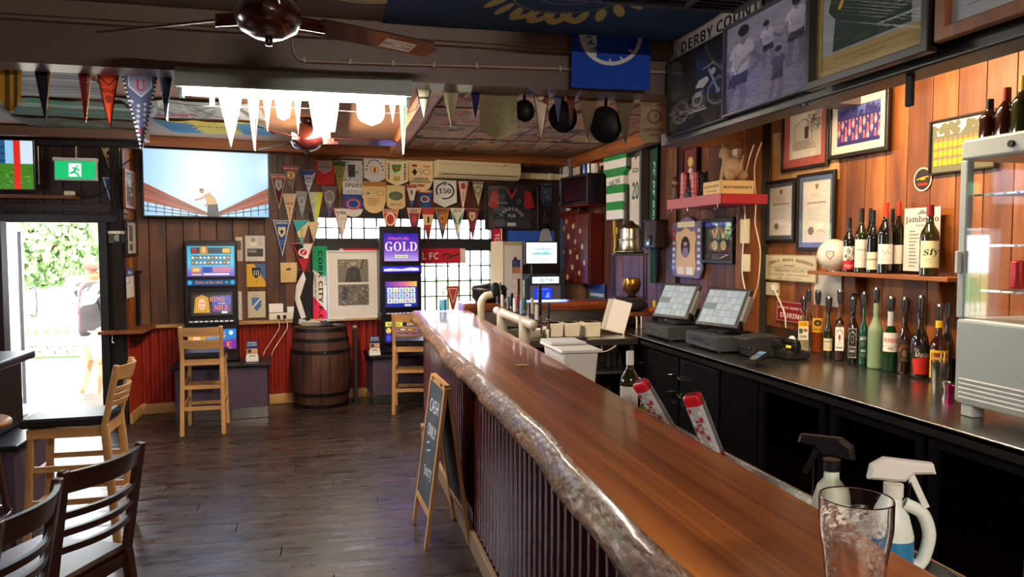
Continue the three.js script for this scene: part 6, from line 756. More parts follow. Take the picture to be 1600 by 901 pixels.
{
  const q = on('back', [676, 245, 803, 281], 0.0), g = T('air_conditioner', 'long cream split air conditioner above the window', 'air conditioner', null, q.pos, q.ry);
  P(g, 'case', ext([[0, -0.5], [0.7, -0.5], [0.95, -0.3], [1, 0], [0.92, 0.42], [0.8, 0.5], [0, 0.5]].map(([x, y]) => [x * 0.2, y * q.h]), q.w, 0.006).rotateY(-Math.PI / 2).translate(q.w / 2, 0, 0), M.cream); P(g, 'louvre', rb(q.w * 0.92, 0.02, 0.03, 0.005, 0, -q.h * 0.33, 0.165), C(0x2a261e, 0.6)); P(g, 'flap', rb(q.w * 0.92, 0.008, 0.06, 0.003, 0, -q.h * 0.42, 0.17), M.ivory); P(g, 'seam', rb(q.w * 0.99, 0.004, 0.02, 0.001, 0, q.h * 0.05, 0.192), C(0xa89a70, 0.5)); P(g, 'badge', rb(0.04, 0.008, 0.004, 0.001, q.w * 0.3, q.h * 0.1, 0.197), C(0x6a5f44, 0.5));
  const t = on('back', [804, 271, 880, 281], 0.0); TM('pipe_trunking', 'cream pipe trunking running from the air conditioner to the corner', 'trunking', null, mg(rb(t.w, 0.07, 0.06, 0.008, 0, 0, 0.03), rb(0.05, 0.08, 0.07, 0.008, 0.12, 0, 0.035)), M.cream, t.pos, t.ry);
  for (const [l, r] of [['small white sensor box above the jersey frame', [818, 246, 828, 260]], ['white junction box above the pipe trunking', [829, 240, 844, 249]], ['white sensor box in the wall corner', [862, 246, 871, 261]]]) { const s = on('back', r, 0.0); TM('sensor_box', l, 'sensor', null, rb(s.w, s.h, 0.04, 0.006, 0, 0, 0.02), M.ivory, s.pos, s.ry); }
  const cd = on('back', [560, 243, 676, 246], 0.02); TM('wall_conduit', 'thin pale conduit under the back cornice', 'pipe', null, rz(cy(0.007, 0.007, 1.7, 0, 0, 0, 8), Math.PI / 2), M.cream, [cd.pos.x + 0.25, 2.53, cd.pos.z - 0.05], cd.ry);
  const ja = on('back', [848, 322, 857, 356], 0.06), ln = T('hurricane_lantern', 'old hurricane lantern hanging beside the jersey frame', 'lantern', null, [ja.pos.x, ja.pos.y - ja.h / 2, ja.pos.z], 0); P(ln, 'base', lathe([[0, 0], [0.045, 0], [0.05, 0.03], [0.03, 0.05], [0, 0.05]], 16), M.iron); P(ln, 'globe', lathe([[0.022, 0.05], [0.04, 0.09], [0.022, 0.14]], 16), M.glass); P(ln, 'chimney', lathe([[0.025, 0.14], [0.03, 0.16], [0.018, 0.18], [0.02, 0.21], [0, 0.215]], 16), M.iron); P(ln, 'guard', mg(tube([[-0.045, 0.03, 0], [-0.05, 0.1, 0], [-0.03, 0.17, 0]], 0.004, 10), tube([[0.045, 0.03, 0], [0.05, 0.1, 0], [0.03, 0.17, 0]], 0.004, 10), tube([[-0.03, 0.17, 0], [0, 0.27, 0], [0.03, 0.17, 0]], 0.003, 12)), M.iron);
  const bq = on('back', [793, 360, 866, 412], 0.006), bc = cell(220, 160, (g, w, h) => { const gr = g.createLinearGradient(0, 0, 0, h); gr.addColorStop(0, '#2c64c8'); gr.addColorStop(1, '#183c90'); g.fillStyle = gr; g.fillRect(0, 0, w, h); LN(g, [[0, 60], [60, 52], [140, 66]], '#4880d8', 6); LN(g, [[0, 90], [80, 84], [220, 96]], '#1a3880', 6); });
  TM('surf_poster', 'blue ocean poster on the wall behind the cash machine', 'poster', null, sheet(bq.w, bq.h, bc, 0.003), pm(bc), bq.pos, bq.ry);
  const sf = on('back', [842, 353, 864, 378], 0.016); TM('sail_cutout', 'pale grey sail-shaped cutout over the blue ocean poster', 'decoration', null, ext([[-sf.w / 2, -sf.h / 2], [sf.w / 2, -sf.h / 2], [sf.w * 0.2, sf.h * 0.3], [-sf.w * 0.1, sf.h / 2], [-sf.w * 0.4, sf.h * 0.1]], 0.008, 0.002), C(0xa8aaa8, 0.6), sf.pos, sf.ry);
  const posters = [['black and white article with portrait pinned beside the pharaoh machine', [383, 368, 414, 408], (g, w, h) => { F(g, '#d4d0c8', 0, 0, w, h); CI(g, 40, 22, 11, '#b89880'); F(g, '#e8e8e4', 24, 32, 34, 22); LINES(g, 66, 8, 28, 8, 6, '#8a8680'); F(g, '#4a4a48', 10, 66, 80, 40); F(g, '#8a8a86', 16, 72, 40, 14); LINES(g, 10, 112, 80, 4, 6, '#9a968e'); }], ['narrow clipping half hidden by the pharaoh machine', [368, 370, 379, 408], (g, w, h) => { F(g, '#c4beb0', 0, 0, w, h); F(g, '#5a564e', 20, 20, 60, 50); LINES(g, 14, 84, 70, 6, 7, '#8a8478'); }], ['blue and gold banner with black striped shield', [385, 412, 415, 448], (g, w, h) => { F(g, '#d8a830', 0, 0, w, h); PO(g, [[0, 0], [w, 0], [w, h * 0.8], [w * 0.4, 0]], '#4868a0'); PO(g, [[28, 22], [74, 22], [70, 64], [50, 82], [32, 64]], '#20242c'); for (let i = 0; i < 3; i++) F(g, '#c8ccd0', 38 + i * 11, 36, 5, 30); TX(g, '1', 50, 100, 18, '#8a6818'); }], ['cream banner with blue crossed shield', [387, 455, 415, 496], (g, w, h) => { F(g, '#c8c0a4', 0, 0, w, h); PO(g, [[22, 30], [78, 30], [74, 76], [50, 98], [26, 76]], '#4a78b0'); LN(g, [[26, 80], [76, 32]], '#d8d8d0', 10); LINES(g, 26, 12, 48, 2, 7, '#8a6a4a'); }], ['white clipping below the narrow clipping', [368, 455, 378, 500], (g, w, h) => { F(g, '#c8c8c0', 0, 0, w, h); LINES(g, 14, 14, 70, 12, 8, '#8a8a84'); }]];
  for (const [l, r, f] of posters) { const s = on('back', r, 0.012), c = cell(100, 130, f); TM(/banner/.test(l) ? 'wall_banner' : 'news_clipping', l, /banner/.test(l) ? 'banner' : 'clipping', null, sheet(s.w, s.h, c, 0.003), pm(c), s.pos, s.ry); }
  // scarves on the window wall
  const scarf = (l, r, out, f, W, H, o = {}) => { const s = on('back', r, out), c = cell(W, H, f); return TM('football_scarf', l, 'scarf', 'football scarves on the back wall', cloth('rect', s.w, s.h, c, { curl: 0.01, ...o }), pm(c, 'cloth'), [s.pos.x, s.pos.y + s.h / 2, s.pos.z], s.ry); };
  scarf('red scarf lettered with LIVERPOOL FC stretched across the window', [530, 388, 727, 412], 0.06, (g, w, h) => { F(g, '#c41c34', 0, 0, w, h); F(g, '#d8ccc0', 0, 0, 14, h); F(g, '#d8ccc0', w - 22, 0, 22, h); for (let i = 0; i < 8; i++) { F(g, '#b8a898', w - 8, i * 7, 8, 3); F(g, '#b8a898', 0, i * 7, 6, 3); } PO(g, [[36, 10], [66, 10], [62, 40], [50, 48], [38, 40]], '#a8b090'); CI(g, 84, 26, 12, '#8aa088'); TX(g, 'LIVERPOOL', 224, 27, 38, '#ece4dc', 'bold', 0, 'sans-serif', 200); TX(g, 'FC', 352, 27, 34, '#ece4dc'); LN(g, [[384, 28], [400, 18], [430, 28], [452, 20], [404, 36]], '#3a3430', 6); }, 480, 54);
  scarf('blue and white scarf end beside the red scarf', [508, 392, 529, 414], 0.05, (g, w, h) => { F(g, '#d0ccc4', 0, 0, w, h); F(g, '#2c4ca0', 0, 0, 12, h); F(g, '#2c4ca0', w - 14, 0, 14, h); CI(g, 32, 20, 12, '#6a7a8a', 3); TX(g, 'C', 34, 50, 18, '#4a5058'); }, 64, 64);
  scarf('green, white and red scarf lettered CORK CITY F.C. hanging down', [489, 384, 512, 512], 0.05, (g, w, h) => { F(g, '#c8c4b8', 0, 0, w, h); PO(g, [[0, 0], [w, 0], [w, 110], [0, 80]], '#1c8a5a'); PO(g, [[0, 170], [w, 230], [w, h], [0, h]], '#d82850'); F(g, '#2c58b8', w - 10, 60, 10, 210); TX(g, 'CORK CITY F.C.', 46, 140, 36, '#14201c', 'bold', Math.PI / 2, 'sans-serif', 250); TX(g, 'EUROPE WE COME', 14, 150, 12, '#14201c', 'bold', Math.PI / 2); TX(g, '2015', 74, 120, 13, '#2a3430', 'bold', Math.PI / 2); }, 90, 280);
  scarf('black and white scarf hanging beside the green and red scarf', [465, 424, 491, 506], 0.115, (g, w, h) => { F(g, '#1c1a1c', 0, 0, w, h); PO(g, [[0, 60], [30, 0], [44, 30], [24, 110], [60, 190], [40, 200], [0, 120]], '#d8d4cc'); F(g, '#c8c4bc', 30, 200, 30, 20); }, 80, 220, { curl: 0.025 }).rotation.z = -0.1;
  scarf('red scarf lettered TORONTO FC hanging at the window side', [769, 357, 784, 448], 0.05, (g, w, h) => { F(g, '#c8203c', 0, 0, w, h); TX(g, 'TORONTO FC', 26, 120, 32, '#f0e8e4', 'bold', Math.PI / 2, 'sans-serif', 220); F(g, '#e8e4e0', 46, 0, 6, h); }, 52, 260);
  const pr = on('back', [511, 409, 596, 521], 0.1), pg = T('framed_print', 'large white-mounted framed print of two photographs leaning on the ledge', 'picture', null, [pr.pos.x, DADO + 0.02 + pr.h * 0.46, pr.pos.z], pr.ry);
  const pc = cell(220, 300, (g, w, h) => { F(g, '#dcd8d0', 0, 0, w, h); F(g, '#7a7668', 40, 34, 130, 106); CI(g, 106, 54, 13, '#a8988a'); PO(g, [[70, 140], [80, 80], [106, 66], [132, 80], [140, 140]], '#3c3c40'); for (let i = 0; i < 50; i++) F(g, ['#c8c078', '#5a5648', '#a8a088'][i % 3], 42 + rnd() * 126, 36 + rnd() * 30, 6, 5); LN(g, [[150, 36], [138, 80]], '#3a342c', 6); F(g, '#6a665c', 40, 150, 130, 96); for (let i = 0; i < 90; i++) F(g, ['#3a3a36', '#a8a498', '#5c584e'][i % 3], 42 + rnd() * 124, 152 + rnd() * 90, rr(3, 9), rr(3, 9)); F(g, '#45474c', 60, 160, 20, 60); });
  P(pg, 'frame', frameGeo(pr.w, pr.h * 0.94, 0.016, 0.022), M.white); P(pg, 'print', sheet(pr.w - 0.028, pr.h * 0.94 - 0.028, pc, 0.004, 0.002), pm(pc)); P(pg, 'glass', bx(pr.w - 0.03, pr.h * 0.94 - 0.03, 0.002, 0, 0, 0.012), M.glass); pg.rotation.order = 'YXZ'; pg.rotation.x = -0.05;
  // power points by the ledge
  const w1 = on('back', [420, 475, 468, 501], 0.03), pb = T('power_board', 'white power boards with black and white plugs on the ledge', 'power board', null, [w1.pos.x, DADO + 0.02, w1.pos.z + 0.02], w1.ry);
  P(pb, 'board', rb(w1.w, 0.07, 0.04, 0.006, 0, 0.035, 0), M.ivory); P(pb, 'adaptor', rb(0.14, 0.09, 0.05, 0.006, -0.08, 0.12, 0), M.white); P(pb, 'adaptor', rb(0.12, 0.06, 0.05, 0.006, 0.09, 0.1, 0), M.white); for (const x of [-0.06, 0.0]) P(pb, 'plug', rb(0.03, 0.04, 0.04, 0.006, x, 0.03, 0.035), M.black); for (const [a, b] of [[0.0, -0.12], [-0.08, -0.2]]) P(pb, 'cord', tube([[a, 0.03, 0.05], [a + 0.02, -0.08, 0.06], [b, -0.3, 0.07], [b - 0.03, -0.42, 0.05]], 0.004, 20), M.ivory);
}
// return wall and door corner pictures
framed('framed_photograph', 'upper narrow timber-framed photograph on the orange return wall', 'ret', [192, 266, 208, 326], 0.012, photoDraw('#c8c8c4', '#7a6a5a', ['#a84840', '#4a4a4a', '#d8d4cc'], 40), { W: 80, H: 120, fm: M.orange[1], fw: 0.03 });
framed('framed_photograph', 'lower narrow black-framed photographs on the orange return wall', 'ret', [195, 343, 212, 399], 0.012, (g, w, h) => { F(g, '#dcd8cc', 0, 0, w, h); F(g, '#5a564e', 26, 14, 30, 60); F(g, '#6a6254', 26, 84, 30, 26); BLOT(g, 50, 60, ['#8a867c'], 16, 3, 8); }, { W: 80, H: 120, fw: 0.02 });
framed('framed_notice', 'black framed notice with red-lined text near the pharaoh machine', 'ret', [214, 420, 246, 511], 0.015, (g, w, h) => { F(g, '#141214', 0, 0, w, h); PO(g, [[20, 30], [70, 20], [74, 110], [28, 124]], '#b8b0a4'); for (let i = 0; i < 6; i++) F(g, '#a84840', 24, 34 + i * 9, 40, 3); LINES(g, 30, 92, 34, 4, 7, '#6a645c'); }, { W: 90, H: 130, fw: 0.03, fm: M.black });
{
  const f = on('ret', [197, 419, 209, 465], 0.006), c = cell(60, 110, (g, w, h) => { F(g, '#d8d4cc', 0, 0, w, h); F(g, '#2c4890', 0, 0, w, 30); TX(g, 'NSW', 30, 15, 14, '#fff'); BLOT(g, 50, 60, ['#4a4a48', '#9a968e'], 14, 4, 10); });
  TM('flyer', 'small blue and white flyer on the orange return wall', 'flyer', null, sheet(f.w, f.h, c, 0.002), pm(c), f.pos, f.ry);
  const cl = on('door', [169, 360, 198, 381], 0.03), cc = T('wall_clock', 'small dark wall plaque clock with white scroll top beside the doorway', 'clock', null, cl.pos, 0.3); P(cc, 'plaque', rb(cl.w, cl.h * 0.8, 0.03, 0.01, 0, -0.01, -0.01), C(0x2a2624, 0.5)); P(cc, 'scroll', arcBar(-cl.w / 2, cl.w / 2, 0.01, cl.h * 0.36, 0.025, 0.02), C(0xc8c4bc, 0.5)); P(cc, 'dial', cy(0.03, 0.03, 0.008, 0, 0, 0, 20).rotateX(Math.PI / 2).translate(0, -0.005, 0.01), C(0x6a7a70, 0.4));
  const sh = T('corner_shelf', 'worn timber corner shelf wrapping the wall end beside the doorway', 'shelf', null, [-1.8, 0.86, -7.35]); P(sh, 'board', muv(ext([[-0.2, 0.16], [0.16, 0.16], [0.16, -0.4], [0, -0.4], [0, 0.0], [-0.2, 0.0]], 0.03, 0.005).rotateX(Math.PI / 2)), M.orange[1]); P(sh, 'bracket', ext([[0, 0], [0.12, 0], [0.02, -0.14], [0, -0.16]], 0.02, 0.003).translate(0.01, -0.03, -0.2), M.dark[0]); P(sh, 'wire_hook', tube([[-0.1, -0.02, 0.08], [-0.1, -0.1, 0.1], [-0.08, -0.12, 0.1]], 0.004, 10), M.chrome);
  const ss = on('door', [-60, 303, 120, 312], 0.1); TM('wall_shelf', 'long thin timber shelf above the street door under the television', 'shelf', null, muv(rb(ss.w, 0.03, 0.2, 0.005), 1, true), M.orange[2], [ss.pos.x, ss.pos.y, -7.25], 0);
  const ad = on('door', [102, 300, 118, 308], 0.1); TM('power_adaptor', 'small white power adaptor at the shelf end over the door', 'adaptor', null, rb(0.08, 0.04, 0.05, 0.008), M.ivory, [ad.pos.x, ss.pos.y + 0.036, -7.23], 0);
  const cm = on('door', [152, 262, 168, 276], 0.08); const dc = T('security_camera', 'small dome security camera beside the exit sign', 'camera', null, [cm.pos.x, cm.pos.y, -7.33]); P(dc, 'mount', cy(0.035, 0.035, 0.02, 0, 0, 0, 18).rotateX(Math.PI / 2), C(0x4a7060, 0.4)); P(dc, 'dome', new THREE.SphereGeometry(0.03, 16, 10, 0, 6.3, 0, 1.6).rotateX(Math.PI / 2).translate(0, 0, 0.01), M.black);
  for (const [l, pts] of [['black cable bundle looping from the corner to the exit sign', [[118, 303], [140, 308], [165, 296], [178, 276], [192, 258], [208, 246]]], ['thin black cable hanging in the door corner', [[178, 222], [180, 250], [174, 290], [182, 330], [200, 335]]]]) TM('cable', l, 'cable', null, tube(pts.map(([u, v]) => atZ(u, v, -7.31)), 0.006, 40), M.blackM);
}
// ---------------------------------------------------------------- ceiling hangings
{
  const c = cell(360, 240, (g, w, h) => { F(g, '#16385c', 0, 0, w, h); g.lineWidth = 4; g.strokeStyle = '#a8a070'; CI(g, 180, 120, 60, '#8a8a78', 2); for (const s of [-1, 1]) for (let i = 0; i < 8; i++) { const a = 1.9 - i * 0.28; g.fillStyle = '#b0a468'; g.save(); g.translate(180 + s * Math.cos(a) * 78 * (s > 0 ? 1 : 1), 120 + Math.sin(a) * 78); g.rotate(s * (a + 0.5)); g.beginPath(); g.ellipse(0, 0, 18, 6, 0, 0, 7); g.fill(); g.restore(); } CI(g, 180, 120, 34, '#6a7a80', 2); TX(g, '✠', 180, 120, 40, '#a8a070'); });
  const z1 = -3.93, z0 = -2.6, x0 = 0.26, x1 = 1.84, m = TM('ceiling_flag', 'large dark blue flag with pale wreath pinned flat to the ceiling', 'flag', null, grid(10, 8, (a, b) => [x0 + (x1 - x0) * a, CEIL - 0.012 - 0.012 * Math.sin(a * 9) * Math.sin(b * 7) ** 2, z1 + (z0 - z1) * b, c.u0 + (c.u1 - c.u0) * a, c.v0 + (c.v1 - c.v0) * b]), pm(c, 'cloth'));
  const ac = T('ceiling_cassette', 'black slatted ceiling ventilation grille over the servery', 'vent', null, [1.3, CEIL - 0.09, -2.52]); const X = 0.92; P(ac, 'frame', frameGeo(X, 1.15, 0.03, 0.05).rotateX(Math.PI / 2).translate(0, 0.03, 0), C(0x17181c, 0.4)); for (let i = 0; i < 26; i++) P(ac, 'slat', bx(X - 0.05, 0.02, 0.012, 0, 0.0, -0.53 + i * 0.0425), C(0x24262c, 0.35, 0.3)); P(ac, 'divider', mg(bx(0.02, 0.03, 1.1, -0.2, -0.005, 0), bx(0.02, 0.03, 1.1, 0.2, -0.005, 0)), C(0x3c3f46, 0.35, 0.3)); P(ac, 'box', bx(X - 0.02, 0.05, 1.1, 0, 0.055, 0), M.blackM);
  const gc = cell(200, 120, (g, w, h) => { F(g, '#cfc49c', 0, 0, w, h); TX(g, '1ST GRADE', 100, 46, 30, '#3a3020', 'bold', Math.PI); TX(g, 'RUGBY LEAGUE', 100, 84, 15, '#3a3020', 'bold', Math.PI); g.strokeStyle = '#3a3020'; g.strokeRect(74, 18, 52, 14); LN(g, [[6, 20], [100, 8], [194, 20]], '#5a4c30', 3); });
  const a = atY(565, 12, CEIL - 0.02); TM('ceiling_banner', 'cream first grade league pennant pinned to the ceiling near the fan', 'banner', null, mg(grid(6, 6, (s, t) => { const x = (s - 0.5) * 0.3, z = t * 0.3; return [x, 0, -z * 0.9 * Math.cos((s - 0.5) * 1.2), gc.u0 + (gc.u1 - gc.u0) * s, gc.v0 + (gc.v1 - gc.v0) * t]; })), pm(gc, 'cloth'), [a.x, CEIL - 0.006, a.z + 0.29]);
  const q = on('beam', [893, 25, 1014, 139], 0.1), fc = cell(240, 230, (g, w, h) => { F(g, '#1848b8', 0, 0, w, h); F(g, '#d4d6d8', 0, 0, w, 50); CI(g, 118, 60, 96, '#d4d6d8'); CI(g, 118, 60, 84, '#1848b8'); g.save(); g.beginPath(); g.arc(118, 60, 84, 0, 7); g.clip(); F(g, '#d4d6d8', 0, 0, 76, 130); PO(g, [[110, 0], [96, 30], [106, 56], [76, 76], [84, 130], [110, 160], [210, 130], [210, 20], [150, 30], [140, 0]], '#1848b8'); g.restore(); LN(g, [[120, 150], [116, 136]], '#d4d6d8', 6); LN(g, [[156, 140], [148, 128]], '#d4d6d8', 6); LN(g, [[186, 112], [172, 104]], '#d4d6d8', 5); ARC(g, 'NVAHNEB', 118, 60, 66, 26, '#1848b8', Math.PI * 0.97, 0.34); F(g, '#c82838', 170, 6, 11, 22); F(g, '#c82838', 188, 4, 11, 22); });
  TM('club_flag', 'blue and white club flag hanging from the ceiling in front of the beam', 'flag', null, cloth('rect', q.w, q.h, fc, { curl: 0.012 }), pm(fc, 'cloth'), [q.pos.x, q.pos.y + q.h / 2, q.pos.z]);
  // conduit along the beam
  const pts = [[457, 62], [459, 80], [468, 93], [500, 96], [620, 100], [800, 105], [1042, 113]].map(([u, v]) => atZ(u, v, -3.985)); const cd = T('beam_conduit', 'pale conduit clipped along the brown ceiling beam', 'pipe'); P(cd, 'pipe', tube(pts, 0.008, 60, 8), C(0xa08c80, 0.5)); for (const u of [476, 547, 614, 678, 745, 875, 1000]) { const p = atZ(u, 94 + (u - 470) * 0.034, -3.98); P(cd, 'clip', rb(0.014, 0.03, 0.02, 0.003, p.x, p.y, p.z), C(0xb0a090, 0.5)); }
  // papers and flags on the back-room ceiling
  const paper = (k) => cell(220, 170, (g, w, h) => { F(g, ['#a8855a', '#967450', '#b0905e'][k % 3], 0, 0, w, h); for (let q = 0; q < 11; q++) { const x = rr(-20, w - 40), y = rr(-10, h - 20), a = rr(40, 110), b = rr(24, 70); g.save(); g.translate(x + a / 2, y + b / 2); g.rotate(rr(-0.12, 0.12)); F(g, ['#bc9e70', '#a08258', '#ccb080', '#846648', '#aa8a60'][(q + k) % 5], -a / 2, -b / 2, a, b); LINES(g, -a / 2 + 4, -b / 2 + 12, a - 8, (b / 6) | 0, 5, 'rgba(50,34,20,.6)', 2); TX(g, ['DAILY NEWS', 'SPORT', 'RACING', 'FINAL', 'GOAL'][(q + k) % 5], 0, -b / 2 + 7, 12, '#2a1c12', 'bold', 0, 'serif', a - 6); if (q % 3 === 0) F(g, ['#4a382a', '#5c3a2a', '#3c342c'][q % 3], -a / 4, -b / 6, a / 2, b / 2); g.restore(); } PO(g, [[0, 120 - k * 9], [w, 100 + k * 6], [w, 112 + k * 6], [0, 134 - k * 9]], ['#c4642c', '#a03c26', '#b88438'][k % 3]); if (k % 2) PO(g, [[60 + k * 14, 0], [78 + k * 14, 0], [40 + k * 10, h], [24 + k * 10, h]], '#c06a34'); });
  const pcs = [0, 1, 2, 3, 4, 5].map(paper), CB = CEILB - 0.004; let k = 0;
  for (let i = 0; i < 4; i++) for (let j = 0; j < 4; j++) { const x = 0.98 + i * 0.47, z = -7.5 + j * 0.8; k++; TM('ceiling_newspaper', 'yellowed newspaper sheet pasted to the back-room ceiling', 'newspaper', 'newspapers pasted on the back-room ceiling', ni(sheet(0.45, 0.76, pcs[k % 6], 0.004).rotateX(Math.PI / 2)), pm(pcs[k % 6]), [x, CB - (k % 2) * 0.003, z], rr(-0.05, 0.05)); }
  const flags = [['grey silk flag in folds on the back-room ceiling by the beam end', -1.9, -5.3, 1.0, 0.9, (g, w, h) => { F(g, '#8a9090', 0, 0, w, h); for (let i = 0; i < 14; i++) LN(g, [[0, i * 12], [w, i * 12 + rr(-20, 20)]], ['#6a7274', '#aab0ae', '#4a5254'][i % 3], rr(2, 7)); }], ['green and white flag on the back-room ceiling above the door wall', -1.9, -6.2, 0.9, 0.8, (g, w, h) => { F(g, '#5a7a64', 0, 0, w, h); F(g, '#a8b4a8', 0, 40, w, 22); F(g, '#2a8a5a', 60, 0, 50, 40); for (let i = 0; i < 10; i++) LN(g, [[0, i * 16], [w, i * 16 + rr(-14, 14)]], 'rgba(40,40,36,.5)', 4); }], ['brown patterned flag on the back-room ceiling by the cornice', -2.0, -7.0, 0.9, 0.7, (g, w, h) => { F(g, '#6a5444', 0, 0, w, h); CI(g, 90, 70, 34, '#8a8478'); LINES(g, 10, 10, 150, 10, 13, '#4a3a30', 4); }], ['teal and yellow flag on the back-room ceiling above the large television', -0.95, -6.9, 0.85, 0.75, (g, w, h) => { F(g, '#d8c020', 0, 0, w, h); for (let i = 0; i < 6; i++) { PO(g, [[0, i * 30], [60, 20 + i * 24], [40, 50 + i * 30], [0, 40 + i * 30]], '#2878a0'); PO(g, [[w, i * 30], [w - 60, 20 + i * 24], [w - 40, 50 + i * 30], [w, 40 + i * 30]], '#2878a0'); } TX(g, 'GOLD COAST', 90, 60, 14, '#2a3020'); }], ['silver grey creased flag on the back-room ceiling beside the teal flag', -0.95, -6.05, 0.9, 0.8, (g, w, h) => { F(g, '#9aa2a2', 0, 0, w, h); for (let i = 0; i < 16; i++) LN(g, [[rr(0, w), 0], [rr(0, w), h]], ['#7a8486', '#b8bebc', '#58646a'][i % 3], rr(3, 9)); F(g, '#a03c48', 20, 100, 60, 16); }], ['red striped paper banner on the back-room ceiling near the far fan', -0.5, -5.2, 0.8, 0.7, (g, w, h) => { F(g, '#8a6448', 0, 0, w, h); for (let i = 0; i < 7; i++) F(g, i % 2 ? '#a84438' : '#b0a490', 0, i * 20, w, 12); }]];
  for (const [l, x, z, w, h, f] of flags) { const c = cell(180, 140, f); TM('ceiling_banner', l, 'flag', null, grid(8, 6, (a, b) => [(a - 0.5) * w, -0.006 - 0.016 * Math.abs(Math.sin(a * 8) * Math.sin(b * 5)), (b - 0.5) * h, c.u0 + (c.u1 - c.u0) * a, c.v0 + (c.v1 - c.v0) * b]), pm(c, 'cloth'), [x, CB, z], rr(-0.1, 0.1)); }
}
// ---------------------------------------------------------------- beer fonts on the bar
{
  const LY = 0.94, c1 = atY(781, 533, LY), c2 = atY(810, 553, LY), ivory = MP({ color: 0xd8ceb4, roughness: 0.25, clearcoat: 0.6 });
  const g = T('beer_font', 'cream T-bar beer font with chrome taps behind the bar top', 'beer tap', null, [1.14, LY, (c1.z + c2.z) / 2]), dz = Math.abs(c2.z - c1.z) / 2, H = 0.23;
  for (const s of [-1, 1]) P(g, 'column', mg(cy(0.036, 0.036, H, 0, H / 2, s * dz, 20), cy(0.045, 0.05, 0.015, 0, 0.008, s * dz, 20)), ivory);
  P(g, 'cross_pipe', mg(cy(0.03, 0.03, dz * 2 + 0.36, 0, 0, 0, 18).rotateX(Math.PI / 2).translate(0, H - 0.03, 0.02), sph(0.03, 0, H - 0.03, dz + 0.2, 14, 10), sph(0.03, 0, H - 0.03, -dz - 0.16, 14, 10)), ivory);
  const hm = [0x17171a, 0x8a1c24, 0x2f5a34, 0xcfc8b0, 0x17171a, 0x3a3a40];
  for (let i = 0; i < 6; i++) { const z = -dz - 0.12 + i * (dz * 2 + 0.3) / 5, t = P(g, 'tap', mg(cy(0.012, 0.012, 0.09, 0, 0, 0, 12).rotateZ(Math.PI / 2).translate(0.06, H - 0.03, z), cy(0.014, 0.011, 0.05, 0.1, H - 0.035, z, 12), cy(0.007, 0.006, 0.06, 0.11, H - 0.08, z, 10), sph(0.014, 0.1, H - 0.005, z, 10, 8)), M.chrome); P(t, 'handle', mg(rb(0.02, i === 4 ? 0.2 : 0.1, 0.028, 0.006, 0.1, H - 0.012 + (i === 4 ? 0.11 : 0.06), z)), C(hm[i], 0.3)); P(t, 'badge', rb(0.012, 0.09, 0.055, 0.004, 0.03, H + 0.042, z), C([0xb8b49a, 0x3a4a3c, 0xc8c4b4, 0x6a8aa8, 0x2a2a2c, 0xa8a89c][i], 0.3)); }
  const p = atY(752, 512, LY), k = T('gooseneck_font', 'cream swan-neck beer font near the far end of the bar', 'beer tap', null, [1.14, LY, p.z * 1.14 / p.x]);
  P(k, 'pipe', mg(tube([[0, 0, 0], [0, 0.12, 0], [0, 0.21, 0.0], [0.03, 0.265, 0.0], [0.09, 0.28, 0.0]], 0.03, 30, 14)), ivory); P(k, 'pump_head', mg(rb(0.06, 0.11, 0.08, 0.02, 0.11, 0.32, 0)), M.black); P(k, 'tap', mg(cy(0.012, 0.01, 0.09, 0.13, 0.25, 0, 10), cy(0.008, 0.008, 0.08, 0.16, 0.27, 0, 10).rotateZ(0.0)), M.chrome); P(k, 'lens', rb(0.012, 0.1, 0.06, 0.004, 0.15, 0.33, 0), C(0x8a8a8a, 0.3, 0.7));
  const kg = atZ(757, 470, -6.6); TM('black_bowl', 'glossy black lidded tub behind the swan-neck font', 'tub', null, lathe([[0, 0], [0.12, 0], [0.15, 0.04], [0.15, 0.1], [0.16, 0.11], [0.14, 0.14], [0, 0.16]], 26), M.black, [1.3, 1.128, -6.33]);
}
